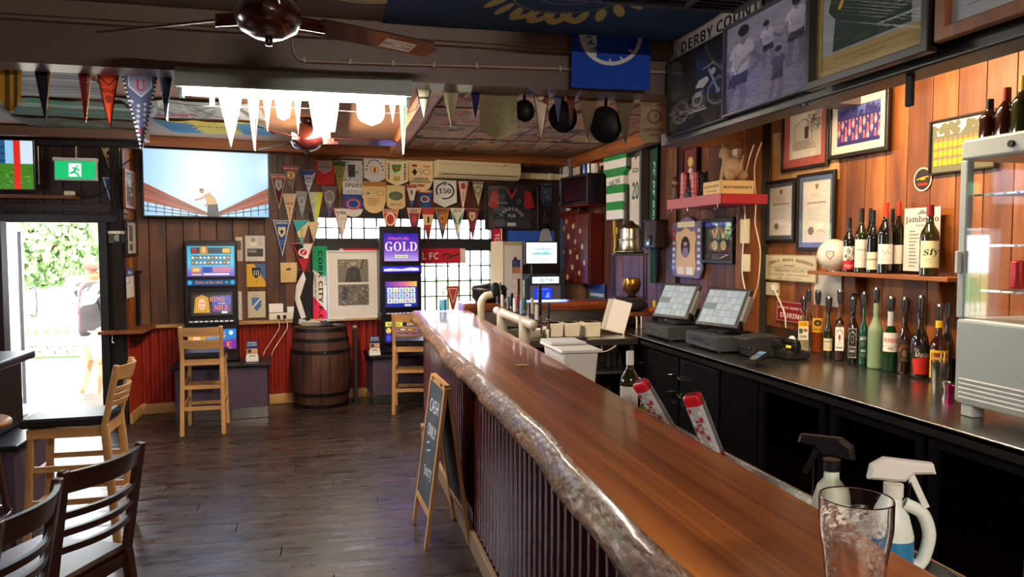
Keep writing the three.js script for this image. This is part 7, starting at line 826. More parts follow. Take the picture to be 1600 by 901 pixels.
{ // bottles and things on the bar
  const b = V(0.86, 0, -6.05), g = T('sanitiser_bottle', 'clear pump bottle of blue sanitiser on the far bar top', 'bottle', null, [b.x, BT + 0.002, b.z]); P(g, 'bottle', lathe([[0, 0], [0.03, 0], [0.032, 0.01], [0.032, 0.1], [0.014, 0.125], [0.013, 0.135]], 18), M.glass); P(g, 'liquid', cy(0.03, 0.03, 0.09, 0, 0.048, 0, 18), MP({ color: 0x58b8dc, roughness: 0.1, transmission: 0.6, thickness: 0.02 })); P(g, 'pump', mg(cy(0.014, 0.014, 0.018, 0, 0.142, 0, 12), cy(0.004, 0.004, 0.03, 0, 0.165, 0, 8), rb(0.045, 0.01, 0.014, 0.003, 0.012, 0.18, 0)), M.white);
  const LY = 0.941, wz = (u, x = 1.1) => atX(u, 620, x).z;
  bottle('wine_bottle', 'green wine bottle with white capsule and label standing behind the bar top', null, [1.1, LY, wz(984)], 0.037, atX(984, 549, 1.1).y - LY, { kind: 'wine', glass: 'olive', lab: LB.plain, ly: [0.12, 0.5], cap: 0xe4e2dc, capH: 0.2 });
  const o = T('oil_bottle', 'small bottle with chrome pourer and lime green band', 'bottle', null, [1.08, LY, wz(1010, 1.08)]), oh = atX(1010, 592, 1.08).y - LY; P(o, 'body', lathe([[0, 0], [0.024, 0], [0.026, 0.01], [0.026, oh * 0.45], [0.016, oh * 0.6], [0, oh * 0.6]], 16), M.thick); P(o, 'band', cy(0.0265, 0.0265, oh * 0.16, 0, oh * 0.36, 0, 16, true), C(0xa8d020, 0.5)); P(o, 'pourer', mg(cy(0.02, 0.022, oh * 0.12, 0, oh * 0.64, 0, 14), cy(0.005, 0.008, oh * 0.3, 0, oh * 0.85, 0, 10)), M.chrome);
  const pk = cell(60, 180, (g, w, h) => { F(g, '#b8bcc0', 0, 0, w, h); F(g, '#c81c2c', 0, 0, w, 26); F(g, '#c81c2c', 0, 150, w, 30); TX(g, 'ICE', 30, 80, 26, '#b01c28', 'bold', Math.PI / 2); for (let i = 0; i < 14; i++) CI(g, 14 + (i % 2) * 30, 36 + i * 8, 6, i % 3 ? '#e8e4e0' : '#c02838'); });
  [['red and silver wrapped packet leaning behind the bar top next to the lime banded bottle', 1050, 650, 0.55], ['red and silver wrapped packet leaning behind the bar top beyond the white sprayer', 1122, 680, 0.4]].forEach(([l, u, v, t]) => { const p = atX(u, v, 1.12), g = T('snack_packet', l, 'packet', 'wrapped packets behind the bar', [1.12, LY + 0.01, p.z]); P(g, 'wrapper', cuv(ni(rb(0.055, 0.23, 0.04, 0.012, 0, 0.115, 0, 2)), pk, -0.0275, 0, 0.0275, 0.23).rotateY(-0.9).rotateX(0.0).rotateZ(t), pm(pk, 'gloss')); P(g, 'end', rb(0.05, 0.03, 0.035, 0.008, 0, 0.012, 0), C(0xb81824, 0.3)); });
  const tub = atX(895, 590, 1.13), tg = T('ice_tub', 'white plastic ice tub with open lid on the steel ledge', 'tub', null, [1.115, LY, tub.z]); P(tg, 'tub', mg(ext([[-0.08, 0], [0.08, 0], [0.1, 0.17], [-0.1, 0.17]].map(([x, y]) => [x * 0.85, y]), 0.34, 0.006).translate(0, 0, -0.17)), M.white); P(tg, 'rim', rb(0.2, 0.015, 0.38, 0.005, 0, 0.175, 0), M.white); P(tg, 'lid', rb(0.18, 0.012, 0.2, 0.004, -0.01, 0.19, -0.08), C(0xdcdcd8, 0.5));
  // spray bottles
  const spray = (label, u, X, top, head, body, bandc) => { const z = wz(u, X), g = T('spray_bottle', label, 'bottle', null, [X, LY, z], bandc ? -0.5 : 2.2), h = top - LY - 0.075; P(g, 'body', lathe([[0, 0], [0.036, 0], [0.04, 0.012], [0.04, h * 0.5], [0.03, h * 0.75], [0.017, h * 0.86], [0.016, h], [0, h]], 20), C(body, 0.4)); if (bandc) { P(g, 'label', cy(0.0405, 0.0405, h * 0.34, 0, h * 0.28, 0, 20, true), C(bandc, 0.4), 'blue label'); P(g, 'grip', tube([[0.02, h * 0.9, 0], [0.055, h * 0.78, 0], [0.068, h * 0.5, 0], [0.055, h * 0.15, 0], [0.03, h * 0.06, 0]], 0.013, 20, 8), C(body, 0.4)); } P(g, 'collar', cy(0.019, 0.019, 0.025, 0, h + 0.01, 0, 16), C(head, 0.4)); P(g, 'trigger_head', ext([[-0.05, 0.0], [-0.045, 0.028], [-0.02, 0.045], [0.07, 0.04], [0.075, 0.02], [0.035, 0.016], [0.02, 0.0]], 0.028, 0.006).translate(0, h + 0.03, -0.014), C(head, 0.4)); P(g, 'trigger', bar([0.03, h + 0.046, 0], [0.06, h - 0.02, 0], 0.012, 0.014), C(head, 0.4)); return g; };
  spray('white trigger spray bottle with blue label behind the pint glass', 1400, 1.1, atX(1405, 718, 1.1).y, 0xe0e0da, 0xdde4de, 0x2878a8);
  spray('pale spray bottle with black trigger head behind the pint glass', 1302, 1.1, atX(1302, 682, 1.1).y, 0x141416, 0xd8e0cc, 0);
  // pint glass with foam traces
  const d = 0.98, rd = ray(1338, 776).multiplyScalar(d / FOC), p = camera.position.clone().add(rd), R = 55 * d / FOC, gh = p.y - BT - 0.004, pg = T('pint_glass', 'empty pint glass with dried beer foam on the bar top', 'glass', null, [p.x, BT + 0.004, p.z]);
  const pr = [[0, 0.0], [R * 0.68, 0], [R * 0.72, 0.008], [R * 0.74, gh * 0.3], [R * 0.86, gh * 0.6], [R * 0.99, gh * 0.8], [R, gh * 0.99], [R * 0.985, gh], [R * 0.965, gh * 0.99], [R * 0.95, gh * 0.8], [R * 0.82, gh * 0.6], [R * 0.69, gh * 0.3], [R * 0.64, 0.02], [0, 0.02]];
  P(pg, 'glass', lathe(pr, 48), M.thick);
  const foam = new THREE.DataTexture(pix(256, 256, (u, v) => { const n = fbm(u, v, 7, 5, 401, 6), m = fbm(u, v, 60, 40, 405, 2), a = Math.max(0, Math.min(1, (n - 0.46) * 4)) * Math.max(0, Math.min(1, (m - 0.3) * 2.2)) * 255; return [a, a, a]; }), 256, 256); foam.wrapS = foam.wrapT = THREE.RepeatWrapping; foam.magFilter = THREE.LinearFilter; foam.needsUpdate = true;
  P(pg, 'foam', lathe([[R * 0.66, gh * 0.14], [R * 0.685, gh * 0.3], [R * 0.815, gh * 0.6], [R * 0.94, gh * 0.8], [R * 0.955, gh * 0.88]], 48), MS({ color: 0xf2f0ea, roughness: 0.9, alphaMap: foam, transparent: true, opacity: 0.9, side: THREE.DoubleSide }), 'dried white foam film');
}
{ // containers and clipboards on the steel bench
  const y = 0.912; [['white plastic box on the steel bench nearest the beer taps', 864], ['white plastic box on the steel bench, middle of three', 890], ['white plastic box with dark lids on the steel bench beside the menus', 922]].forEach(([l, u], i) => { const p = atZ(u, 526, -5.5), g = T('storage_box', l, 'box', null, [p.x, y, -5.5]); P(g, 'box', ext([[-0.055, 0], [0.055, 0], [0.065, 0.11], [-0.065, 0.11]], 0.15, 0.006).translate(0, 0, -0.075), C(0xd8d2bc, 0.45)); P(g, 'contents', mg(rb(0.11, 0.01, 0.13, 0.003, 0, 0.105, 0)), C(i === 2 ? 0x2a2a28 : 0xc8c2b0, 0.6)); });
  TM('mixing_bowl', 'shallow pale bowl at the tap end of the steel bench', 'bowl', null, lathe([[0, 0], [0.05, 0], [0.075, 0.06], [0.073, 0.06], [0.048, 0.006], [0, 0.006]], 20), C(0xcfcabb, 0.4), [atZ(836, 526, -5.55).x, y, -5.55]);
  TM('tray', 'flat black serving tray along the steel bench edge', 'tray', null, rb(0.26, 0.012, 0.12, 0.006), M.black, [atZ(890, 532, -5.37).x, y + 0.006, -5.38]);
  const cb = T('menu_clipboards', 'pair of white menu clipboards leaning at the end of the steel bench', 'menu', null, [2.14, y, -5.62], -0.4); for (const s of [0, 1]) P(cb, 'board', rb(0.15, 0.25, 0.008, 0.002).rotateZ(-0.25).rotateX(-0.1).translate(0.02 + s * 0.04, 0.14, s * 0.03), s ? M.white : C(0xcac4b4, 0.5)); P(cb, 'cord', tube([[0.08, 0.06, 0.03], [0.1, 0.0, 0.12], [0.04, -0.06, 0.32], [-0.05, -0.1, 0.33], [-0.06, -0.0, 0.3]], 0.004, 24), M.ivory);
}
// ---------------------------------------------------------------- tills and gear on the back counter
function till(label, u0, u1, X, sc) {
  const z0 = atX(u0, 520, X).z, z1 = atX(u1, 530, X).z, g = T('cash_register', label, 'till', null, [X, CT, (z0 + z1) / 2]), L = z1 - z0, gm = C(0x3a4046, 0.4, 0.3);
  P(g, 'drawer', mg(rb(0.4, 0.095, L, 0.006, 0.2, 0.058, 0)), gm); P(g, 'drawer_front', mg(rb(0.012, 0.075, L - 0.02, 0.003, -0.004, 0.058, 0)), C(0x464d54, 0.35, 0.3)); P(g, 'slot', bx(0.004, 0.006, L * 0.4, -0.011, 0.065, -L * 0.1), M.black); P(g, 'lock', cy(0.008, 0.008, 0.008, 0, 0, 0, 12).rotateZ(Math.PI / 2).translate(-0.012, 0.05, L * 0.25), M.chrome);
  for (const [x, z] of [[0.03, -1], [0.37, -1], [0.03, 1], [0.37, 1]]) P(g, 'foot', cy(0.012, 0.012, 0.012, x, 0.006, z * (L / 2 - 0.03), 10), M.black);
  P(g, 'stand', mg(rb(0.2, 0.02, 0.22, 0.006, 0.2, 0.116, 0), bar([0.26, 0.12, 0], [0.22, 0.3, 0], 0.05, 0.1, 0.01)), M.black);
  const s = new THREE.Group(); s.name = 'monitor'; s.position.set(0.16, 0.27, 0); s.rotation.order = 'YXZ'; s.rotation.y = -Math.PI / 2 + 0.35; s.rotation.x = -0.5; g.add(s); P(s, 'bezel', rb(0.36, 0.29, 0.04, 0.012), C(0x26282a, 0.4)); P(s, 'display', sheet(0.315, 0.245, sc, 0.003, 0.0195), pm(sc, 'screen0.6')); P(s, 'card_reader', rb(0.02, 0.18, 0.045, 0.005, 0.19, 0, 0), C(0x6a6c6c, 0.4));
  return g;
}
const posC = cell(180, 140, (g, w, h) => { F(g, '#b4bcb8', 0, 0, w, h); for (let i = 0; i < 6; i++) for (let j = 0; j < 5; j++) F(g, ['#dfe4e0', '#ccd4d0', '#d6dcd8'][(i * 2 + j) % 3], 4 + i * 29, 4 + j * 27, 26, 24); CI(g, 120, 60, 14, '#d8dcd8'); F(g, '#98a4a0', 4, 58, 60, 24); });
till('touch-screen till with grey cash drawer beside the shield plaque', 1007, 1046, 2.33, posC); till('touch-screen till with grey cash drawer next to the receipt printer', 1072, 1122, 2.37, posC);
{
  const st = atY(1090, 508, CT), cs = T('cup_stack', 'stack of black cups between the two tills', 'cups', null, [2.8, CT, atX(1090, 500, 2.8).z]); for (let i = 0; i < 7; i++) P(cs, 'cup', lathe([[0.03, 0], [0.034, 0.03], [0.036, 0.032], [0.032, 0.02], [0.028, 0.002]], 18).translate(0, i * 0.026, 0), M.black);
  const pz = atX(1170, 545, 2.5).z, pg = T('receipt_printer', 'black receipt printer on the back counter beside the second till', 'printer', null, [2.5, CT, pz]); P(pg, 'case', mg(rb(0.2, 0.13, 0.16, 0.012, 0.08, 0.068, 0)), M.blackM); P(pg, 'cover', rb(0.1, 0.06, 0.14, 0.01, 0.0, 0.1, 0).rotateZ(0.15), C(0x2a2a2e, 0.35)); P(pg, 'paper_slot', bx(0.005, 0.012, 0.1, -0.02, 0.06, 0), C(0x909090, 0.4));
  const eq = atY(1184, 556, CT), ec = cell(60, 90, (g, w, h) => { F(g, '#1a1c20', 0, 0, w, h); F(g, '#88b8c8', 8, 6, 44, 26); for (let i = 0; i < 3; i++) for (let j = 0; j < 4; j++) F(g, j === 3 ? ['#c83028', '#d8b828', '#38a048'][i] : '#c8ccd0', 10 + i * 15, 38 + j * 12, 11, 8); });
  const eg = T('card_terminal', 'small card payment terminal with lit keys on the counter', 'terminal', null, [2.37, CT + 0.012, atX(1186, 555, 2.37).z], -1.2); P(eg, 'body', rb(0.075, 0.03, 0.14, 0.008, 0, 0.03, 0).rotateX(0.35), M.black); P(eg, 'keypad', sheet(0.066, 0.13, ec, 0.002, 0).rotateX(-Math.PI / 2).translate(0, 0.046, 0).rotateX(0.35), pm(ec, 'screen0.6')); P(eg, 'base', rb(0.08, 0.02, 0.1, 0.006, 0, 0.011, 0), M.blackM);
  const kz = atX(1236, 555, 2.72).z, kg = T('telephone', 'black desk telephone with coiled cord on the back counter', 'telephone', null, [2.72, CT, kz]); P(kg, 'base', rb(0.16, 0.05, 0.17, 0.015, 0, 0.026, 0), M.blackM); P(kg, 'handset', mg(rb(0.045, 0.04, 0.2, 0.015, -0.02, 0.1, 0), rb(0.05, 0.05, 0.05, 0.015, -0.02, 0.075, 0.08), rb(0.05, 0.05, 0.05, 0.015, -0.02, 0.075, -0.08)), M.black); P(kg, 'coiled_cord', tube(Array.from({ length: 60 }, (_, i) => [-0.1 + 0.014 * Math.cos(i * 1.1), 0.03 + 0.07 * Math.sin(i / 60 * Math.PI) + 0.014 * Math.sin(i * 1.1), 0.1 - i * 0.003]), 0.004, 200, 5), M.black);
  const lm = T('lemon_squeezer', 'yellow and white plastic squeezer beside the telephone', 'squeezer', null, [2.9, CT, atX(1237, 545, 2.9).z]); P(lm, 'bowl', lathe([[0, 0], [0.03, 0], [0.04, 0.04], [0, 0.045]], 16), C(0xd8d020, 0.4)); P(lm, 'top', lathe([[0.03, 0.045], [0.03, 0.07], [0.012, 0.1], [0, 0.1]], 14), M.white);
  const sc = atY(1466, 606, CT), cg = T('straw_cup', 'steel cup of pale drinking straws beside the display fridge', 'cup', null, [2.72, CT, atX(1467, 600, 2.72).z]); P(cg, 'cup', lathe([[0, 0], [0.032, 0], [0.036, 0.15], [0.034, 0.15], [0.03, 0.006], [0, 0.006]], 20), M.steel); P(cg, 'straws', mg(...Array.from({ length: 9 }, (_, i) => rod([0.012 * Math.cos(i * 2.1), 0.01, 0.012 * Math.sin(i * 2.1)], [0.028 * Math.cos(i * 2.1), 0.19, 0.028 * Math.sin(i * 2.1)], 0.003))), C(0xd8c878, 0.5)); cg.children.at(-1).userData.kind = 'stuff';
  [['pink metal jigger beside the display fridge foot', 1484, 0xb02868], ['silver metal jigger between straw cup and display fridge', 1478, 0xb8b8b8]].forEach(([l, u, c], i) => TM('jigger', l, 'jigger', null, lathe([[0.016, 0], [0.018, 0.001], [0.008, 0.04], [0.02, 0.08], [0.018, 0.08], [0.006, 0.042]], 16), C(c, 0.25, 0.8), [2.6 + i * 0.05, CT, atX(u, 625, 2.6 + i * 0.05).z]));
}
{ // countertop display fridge
  const X0 = 2.44, z0 = atX(1492, 500, X0).z, L = 0.62, yT = atX(1482, 222, X0).y, g = T('display_fridge', 'pale grey glass display fridge standing on the back counter', 'fridge', null, [X0, CT, z0 + L / 2]), Hh = yT - CT, gm = C(0x9aa6a8, 0.35), D = 0.52, b0 = 0.05, b1 = 0.36 * Hh;
  P(g, 'base', mg(rb(D, b1 - b0, L, 0.02, D / 2, (b0 + b1) / 2, 0, 2)), gm); for (let i = 0; i < 5; i++) P(g, 'vent_slot', rb(0.006, 0.007, L * 0.9, 0.002, -0.001, b0 + 0.03 + i * 0.018, 0.0), C(0xc8d0d0, 0.3)); P(g, 'top_box', rb(D, 0.085, L, 0.015, D / 2, Hh - 0.043, 0), gm); P(g, 'lock', cy(0.013, 0.013, 0.01, 0, 0, 0, 14).rotateZ(Math.PI / 2).translate(-0.004, Hh - 0.045, -L * 0.12), M.iron);
  for (const s of [-1, 1]) P(g, 'door_post', rb(0.035, Hh - b1 - 0.08, 0.035, 0.006, 0.02, (Hh + b1 - 0.085) / 2, s * (L / 2 - 0.0175)), gm); for (const s of [-1, 1]) P(g, 'rear_post', rb(0.03, Hh - b1 - 0.08, 0.03, 0.006, D - 0.02, (Hh + b1 - 0.085) / 2, s * (L / 2 - 0.0175)), gm);
  P(g, 'front_glass', bx(0.005, Hh - b1 - 0.09, L - 0.06, 0.01, (Hh + b1 - 0.085) / 2, 0), M.glass); for (const s of [-1, 1]) P(g, 'side_glass', bx(D - 0.06, Hh - b1 - 0.09, 0.005, D / 2, (Hh + b1 - 0.085) / 2, s * (L / 2 - 0.012)), M.glass); P(g, 'door_handle', rb(0.02, 0.09, 0.016, 0.004, -0.008, Hh * 0.56, -L / 2 + 0.015), C(0xb8c2c2, 0.3));
  for (const [k, f] of [0.46, 0.62, 0.8].entries()) { P(g, 'shelf', mg(...Array.from({ length: 10 }, (_, i) => cy(0.0025, 0.0025, D - 0.08, 0, 0, 0, 6).rotateZ(Math.PI / 2).translate(D / 2, Hh * f, -L / 2 + 0.05 + i * (L - 0.1) / 9)), bx(0.006, 0.008, L - 0.05, 0.05, Hh * f, 0), bx(0.006, 0.008, L - 0.05, D - 0.05, Hh * f, 0)), M.chrome); }
  for (const [x, z] of [[0.05, -1], [D - 0.05, -1], [0.05, 1], [D - 0.05, 1]]) P(g, 'foot', rb(0.06, 0.05, 0.06, 0.008, x, 0.025, z * (L / 2 - 0.05)), C(0xb8c0c0, 0.4));
  P(g, 'turntable', cy(0.16, 0.16, 0.012, D / 2, b1 + 0.01, 0, 28), M.glass);
  const canC = [0xc83c40, 0xb8b0a0, 0x3858a8, 0xd8a030, 0x5a3028, 0x3a8048], canL = ['red can', 'pale can', 'blue can', 'orange can', 'brown can', 'green can'];
  for (let i = 0; i < 6; i++) { const f = [0.46, 0.62, 0.8][i % 3], m = TM('drink_can', canL[i] + ' on a wire shelf inside the display fridge', 'can', null, lathe([[0, 0], [0.026, 0], [0.031, 0.008], [0.031, 0.1], [0.026, 0.112], [0, 0.11]], 16), C(canC[i], 0.3, 0.4), [X0 + 0.2 + (i > 2 ? 0.1 : 0), CT + Hh * f + 0.006, z0 + 0.1 + (i % 3) * 0.1 + (i > 2 ? 0.08 : 0)]); }
  [['brown spirit bottle with black cap on top of the display fridge', 1546, 0x0f0f12, 'brown'], ['amber spirit bottle with red cap on top of the display fridge', 1572, 0x7a1c14, 'brown'], ['green bottle with gold capsule on top of the display fridge', 1598, 0xb89038, 'olive']].forEach(([l, u, cap, gl], i) => { const p = atX(u, 190, X0 + 0.16); bottle('spirit_bottle', l, 'bottles on the display fridge', [X0 + 0.16, yT, p.z], 0.036 + i * 0.002, 0.17 + i * 0.03, { kind: i === 1 ? 'squat' : 'wine', glass: gl, cap, capH: 0.26 }); });
}
// ---------------------------------------------------------------- glass case, pewter bell and small gear beyond the servery
{
  const x = atZ(984, 430, -6.3).x, y0 = 1.1285, g = T('glass_case', 'black-framed glass display case on the timber rail', 'display case', null, [x, y0, -6.3], -0.3), w = 0.27, h = atZ(984, 397, -6.3).y - y0;
  for (const [a, b] of [[-1, -1], [1, -1], [-1, 1], [1, 1]]) P(g, 'post', bx(0.014, h, 0.014, a * w / 2, h / 2, b * 0.1), M.black); P(g, 'base', rb(w + 0.02, 0.02, 0.22, 0.004, 0, 0.01, 0), M.black); P(g, 'lid', rb(w + 0.03, 0.02, 0.24, 0.004, 0, h, 0), M.black); P(g, 'pane', bx(w, h - 0.03, 0.003, 0, h / 2, 0.1), M.glass); P(g, 'pane', bx(0.003, h - 0.03, 0.2, -w / 2, h / 2, 0), M.glass); P(g, 'pane', bx(0.003, h - 0.03, 0.2, w / 2, h / 2, 0), M.glass);
  const bl = T('pewter_bell', 'large banded pewter tankard-shaped urn on the glass case', 'urn', null, [x, y0 + h + 0.011, -6.3]), bh = atZ(984, 346, -6.3).y - y0 - h; P(bl, 'body', lathe([[0, 0], [0.12, 0], [0.125, 0.015], [0.1, 0.03], [0.095, 0.09], [0.1, 0.095], [0.1, 0.105], [0.093, 0.11], [0.09, 0.17], [0.085, 0.19], [0.04, 0.215], [0.03, 0.23], [0, 0.235]].map(([r, y]) => [r, y * bh / 0.235]), 32), C(0xa8a498, 0.28, 1));
  TM('gold_helmet', 'brass bowl-shaped trophy inside the glass case', 'trophy', null, lathe([[0, 0], [0.05, 0], [0.03, 0.02], [0.07, 0.06], [0.085, 0.12], [0.07, 0.17], [0.065, 0.17], [0.078, 0.12], [0, 0.05]], 24), C(0xa87c34, 0.25, 1), [x + 0.02, y0 + 0.021, -6.3]);
  const ob = T('battery_box', 'orange box with yellow and green batteries on the timber ledge', 'box', null, [atZ(1030, 462, -5.9).x, 1.05, -5.95]); P(ob, 'box', rb(0.16, 0.03, 0.1, 0.004, 0, 0.016, 0), C(0xd8641c, 0.5)); P(ob, 'battery', cy(0.015, 0.015, 0.06, -0.02, 0.062, 0, 12), C(0xd8c820, 0.4)); P(ob, 'battery', cy(0.015, 0.015, 0.06, 0.02, 0.062, 0, 12), C(0x3c8a40, 0.4));
  const lg = T('side_ledge', 'timber ledge on steel brackets beside the first till', 'shelf', null, [atZ(1015, 462, -5.9).x, 1.035, -5.95]); P(lg, 'board', muv(rb(0.36, 0.028, 0.2, 0.004, 0, 0, 0), 1, true), M.orange[2]); for (const s of [-0.13, 0.13]) P(lg, 'bracket', mg(tube([[s, -0.01, 0.08], [s, -0.06, 0.09], [s, -0.114, 0.09]], 0.007, 10), tube([[s + 0.04, -0.01, 0.08], [s + 0.04, -0.06, 0.09], [s + 0.04, -0.114, 0.09]], 0.007, 10)), M.white);
  TM('dark_bag', 'slumped black bag on the timber ledge', 'bag', null, sph(0.09, 0, 0, 0, 18, 12).scale(1.3, 0.6, 0.8), M.blackM, [atZ(1000, 450, -5.97).x - 0.04, 1.104, -5.98]);
  TM('handset', 'small black cordless handset at the far end of the counter', 'telephone', null, mg(rb(0.07, 0.04, 0.09, 0.012, 0, 0.02, 0), rb(0.045, 0.15, 0.025, 0.01, 0, 0.1, -0.02)), M.black, [2.5, CT, -5.6], -0.6);
}
// ---------------------------------------------------------------- alcove: red shelf with trophies, plaque, telephone
{
  const X = 2.62, y = atX(1085, 315, X).y, za = atX(1044, 315, X).z, zb = atX(1127, 310, X).z, sh = T('trophy_shelf', 'red painted shelf with hooks in the alcove', 'shelf', null, [X, y, (za + zb) / 2]), L = zb - za;
  P(sh, 'board', rb(0.355, 0.07, L, 0.006, 0.185, 0, 0), C(0xa8202a, 0.45)); P(sh, 'edge_strip', rb(0.012, 0.075, L, 0.003, -0.006, 0, 0), C(0xb06068, 0.5), 'faded pink front edge'); for (const k of [-0.42, -0.1, 0.44]) P(sh, 'hook', tube([[0, -0.035, k * L], [0, -0.06, k * L], [-0.02, -0.075, k * L], [-0.03, -0.055, k * L]], 0.004, 12), M.chrome);
  const Y = y + 0.0355, put = (u, x) => atX(u, 300, x).z;
  const box = cell(140, 60, (g, w, h) => { F(g, '#d8bc84', 0, 0, w, h); TX(g, 'BLACK & WHITE', 70, 22, 16, '#2a2016'); TX(g, 'SCOTCH WHISKY', 70, 44, 11, '#4a3c26'); }), box2 = cell(120, 60, (g, w, h) => { F(g, '#dcc084', 0, 0, w, h); TX(g, 'BUCHANAN’S', 60, 30, 17, '#2a2016'); });
  const bz = put(1118, 2.7), bw = 0.26, bb = T('whisky_box', 'pale timber whisky display base lettered in black on the red shelf', 'box', null, [2.66, Y, bz + 0.02]); P(bb, 'box', rb(0.26, 0.1, bw, 0.004, 0.13, 0.05, 0), C(0xd8bc84, 0.55)); P(bb, 'front_print', sheet(bw - 0.01, 0.09, box, 0.002, 0).rotateY(-Math.PI / 2).translate(-0.001, 0.05, 0), pm(box)); P(bb, 'side_print', sheet(0.25, 0.09, box2, 0.002, 0).translate(0.13, 0.05, bw / 2), pm(box2));
  const dogM = C(0xa88a68, 0.9), dg = T('terrier_figure', 'tan terrier dog figurine seated on the whisky display base', 'figurine', null, [2.8, Y + 0.1, bz + 0.03], -0.5);
  const dogG = (s) => mg(sph(0.06 * s, 0, 0.07 * s, 0.02 * s, 16, 12).scale(0.9, 1.15, 1.3), sph(0.038 * s, 0, 0.19 * s, -0.05 * s, 14, 10), sph(0.024 * s, 0, 0.175 * s, -0.09 * s, 12, 8), rod([0, 0.1 * s, -0.02 * s], [0, 0.18 * s, -0.045 * s], 0.045 * s, 0.03 * s), rod([-0.03 * s, 0, -0.05 * s], [-0.025 * s, 0.1 * s, -0.03 * s], 0.016 * s, 0.02 * s), rod([0.03 * s, 0, -0.05 * s], [0.025 * s, 0.1 * s, -0.03 * s], 0.016 * s, 0.02 * s), sph(0.035 * s, -0.045 * s, 0.035 * s, 0.06 * s, 10, 8), sph(0.035 * s, 0.045 * s, 0.035 * s, 0.06 * s, 10, 8), rod([-0.025 * s, 0.215 * s, -0.045 * s], [-0.035 * s, 0.25 * s, -0.04 * s], 0.014 * s, 0.003 * s), rod([0.025 * s, 0.215 * s, -0.045 * s], [0.035 * s, 0.25 * s, -0.04 * s], 0.014 * s, 0.003 * s), rod([0, 0.06 * s, 0.1 * s], [0, 0.15 * s, 0.13 * s], 0.01 * s, 0.004 * s));
  P(dg, 'body', dogG(1.15).rotateY(0.6), dogM); const d2 = T('terrier_figure', 'black terrier dog figurine beside the tan one on the whisky base', 'figurine', null, [2.75, Y + 0.0, bz - 0.23], -0.5); P(d2, 'body', dogG(0.85).rotateY(0.6), C(0x0f0f10, 0.9));
  [['red tartan whisky tin on the red shelf beside the small figurines', 1070, 0.036, 0.2], ['red tartan whisky tin on the red shelf beside the black terrier', 1086, 0.032, 0.2]].forEach(([l, u, r, h]) => { const c = cell(60, 100, (g, w, hh) => { F(g, '#b02430', 0, 0, w, hh); for (let i = 0; i < 6; i++) { F(g, '#e0a8a0', i * 11, 0, 1.5, hh); F(g, '#6a1018', i * 11 + 5, 0, 3, hh); F(g, '#e0b0a8', 0, i * 18, w, 1.5); } }); const g = T('whisky_tin', l, 'tin', 'tartan tins on the red shelf', [2.7, Y, put(u, 2.7)]); P(g, 'tin', grid(24, 1, (a, b) => [Math.sin(a * 6.283) * r, b * h, Math.cos(a * 6.283) * r, c.u0 + (c.u1 - c.u0) * a, c.v0 + (c.v1 - c.v0) * b]), pm(c, 'gloss')); P(g, 'lid', cy(r * 1.03, r * 1.03, 0.016, 0, h, 0, 24), C(0x6a1c20, 0.3, 0.4)); });
  [['dark bearded figurine on the red shelf end', 1050, 0x3a2a22, 0.17], ['small pale ball-player figurine at the very shelf end', 1044, 0x8a8a88, 0.12], ['brown figurine with tan hat on the red shelf', 1061, 0x5a4432, 0.16], ['orange-clad figurine between the tartan tins', 1078, 0xb8602c, 0.14], ['tiny dark blue figurine at the foot of the tartan tins', 1082, 0x26345a, 0.07]].forEach(([l, u, c, h], i) => { const g = T('figurine', l, 'figurine', 'figurines on the red shelf', [2.66 + (i % 2) * 0.075, Y, Math.max(put(u, 2.69), za + 0.03)], -0.8); P(g, 'body', lathe([[0, 0], [0.028, 0], [0.03, 0.02], [0.022, h * 0.35], [0.03, h * 0.6], [0.012, h * 0.74], [0, h * 0.75]], 14), C(c, 0.6)); P(g, 'head', sph(h * 0.12, 0, h * 0.86, 0, 12, 10), C(0xb08868, 0.6)); P(g, 'hat', lathe([[0, 0.03], [0.018, 0.025], [0.02, 0.005], [0.03, 0]], 12).translate(0, h * 0.92, 0), C(c, 0.6)); });
  framed('trophy_plaque', 'red-brown arched trophy plaque with silver cup behind the tartan tins', 'alc', [1068, 230, 1091, 300], 0.03, (g, w, h) => { F(g, '#6a2c28', 0, 0, w, h); CI(g, 40, 40, 16, '#c8b058'); F(g, '#c8c4bc', 34, 70, 12, 26); CI(g, 40, 70, 12, '#d0ccc4'); }, { W: 80, H: 130, fw: 0.02, fm: MS({ map: TW.orange, color: 0x8a3c34, roughness: 0.4 }), glass: false, cat: 'trophy' });
  framed('framed_photograph', 'narrow timber-framed picture at the dark end of the alcove', 'alc', [1036, 235, 1052, 310], 0.02, photoDraw('#c8a868', '#6a6a48', ['#a8a838', '#8a7a58'], 30), { W: 60, H: 120, fw: 0.03, fm: M.orange[2] });
  framed('framed_picture', 'blurred cream picture leaning behind the tan terrier', 'alc', [1128, 230, 1160, 262], 0.02, (g, w, h) => { F(g, '#c8bc90', 0, 0, w, h); LN(g, [[0, 60], [120, 40]], '#5a4a38', 6); F(g, '#8a7a5a', 20, 70, 80, 20); }, { W: 120, H: 100, fw: 0.02 });
  // shield plaque
  const sp = on('alc', [1052, 337, 1101, 434], 0.02), sg = T('shield_plaque', 'tall purple shield plaque with cream centre and oval photograph', 'plaque', null, sp.pos, sp.ry), w = sp.w, h = sp.h;
  const out = [[-0.5, 0.3], [-0.42, 0.42], [-0.28, 0.4], [-0.14, 0.45], [0, 0.5], [0.14, 0.45], [0.28, 0.4], [0.42, 0.42], [0.5, 0.3], [0.44, 0.1], [0.46, -0.15], [0.5, -0.35], [0.4, -0.5], [-0.4, -0.5], [-0.5, -0.35], [-0.46, -0.15], [-0.44, 0.1]];
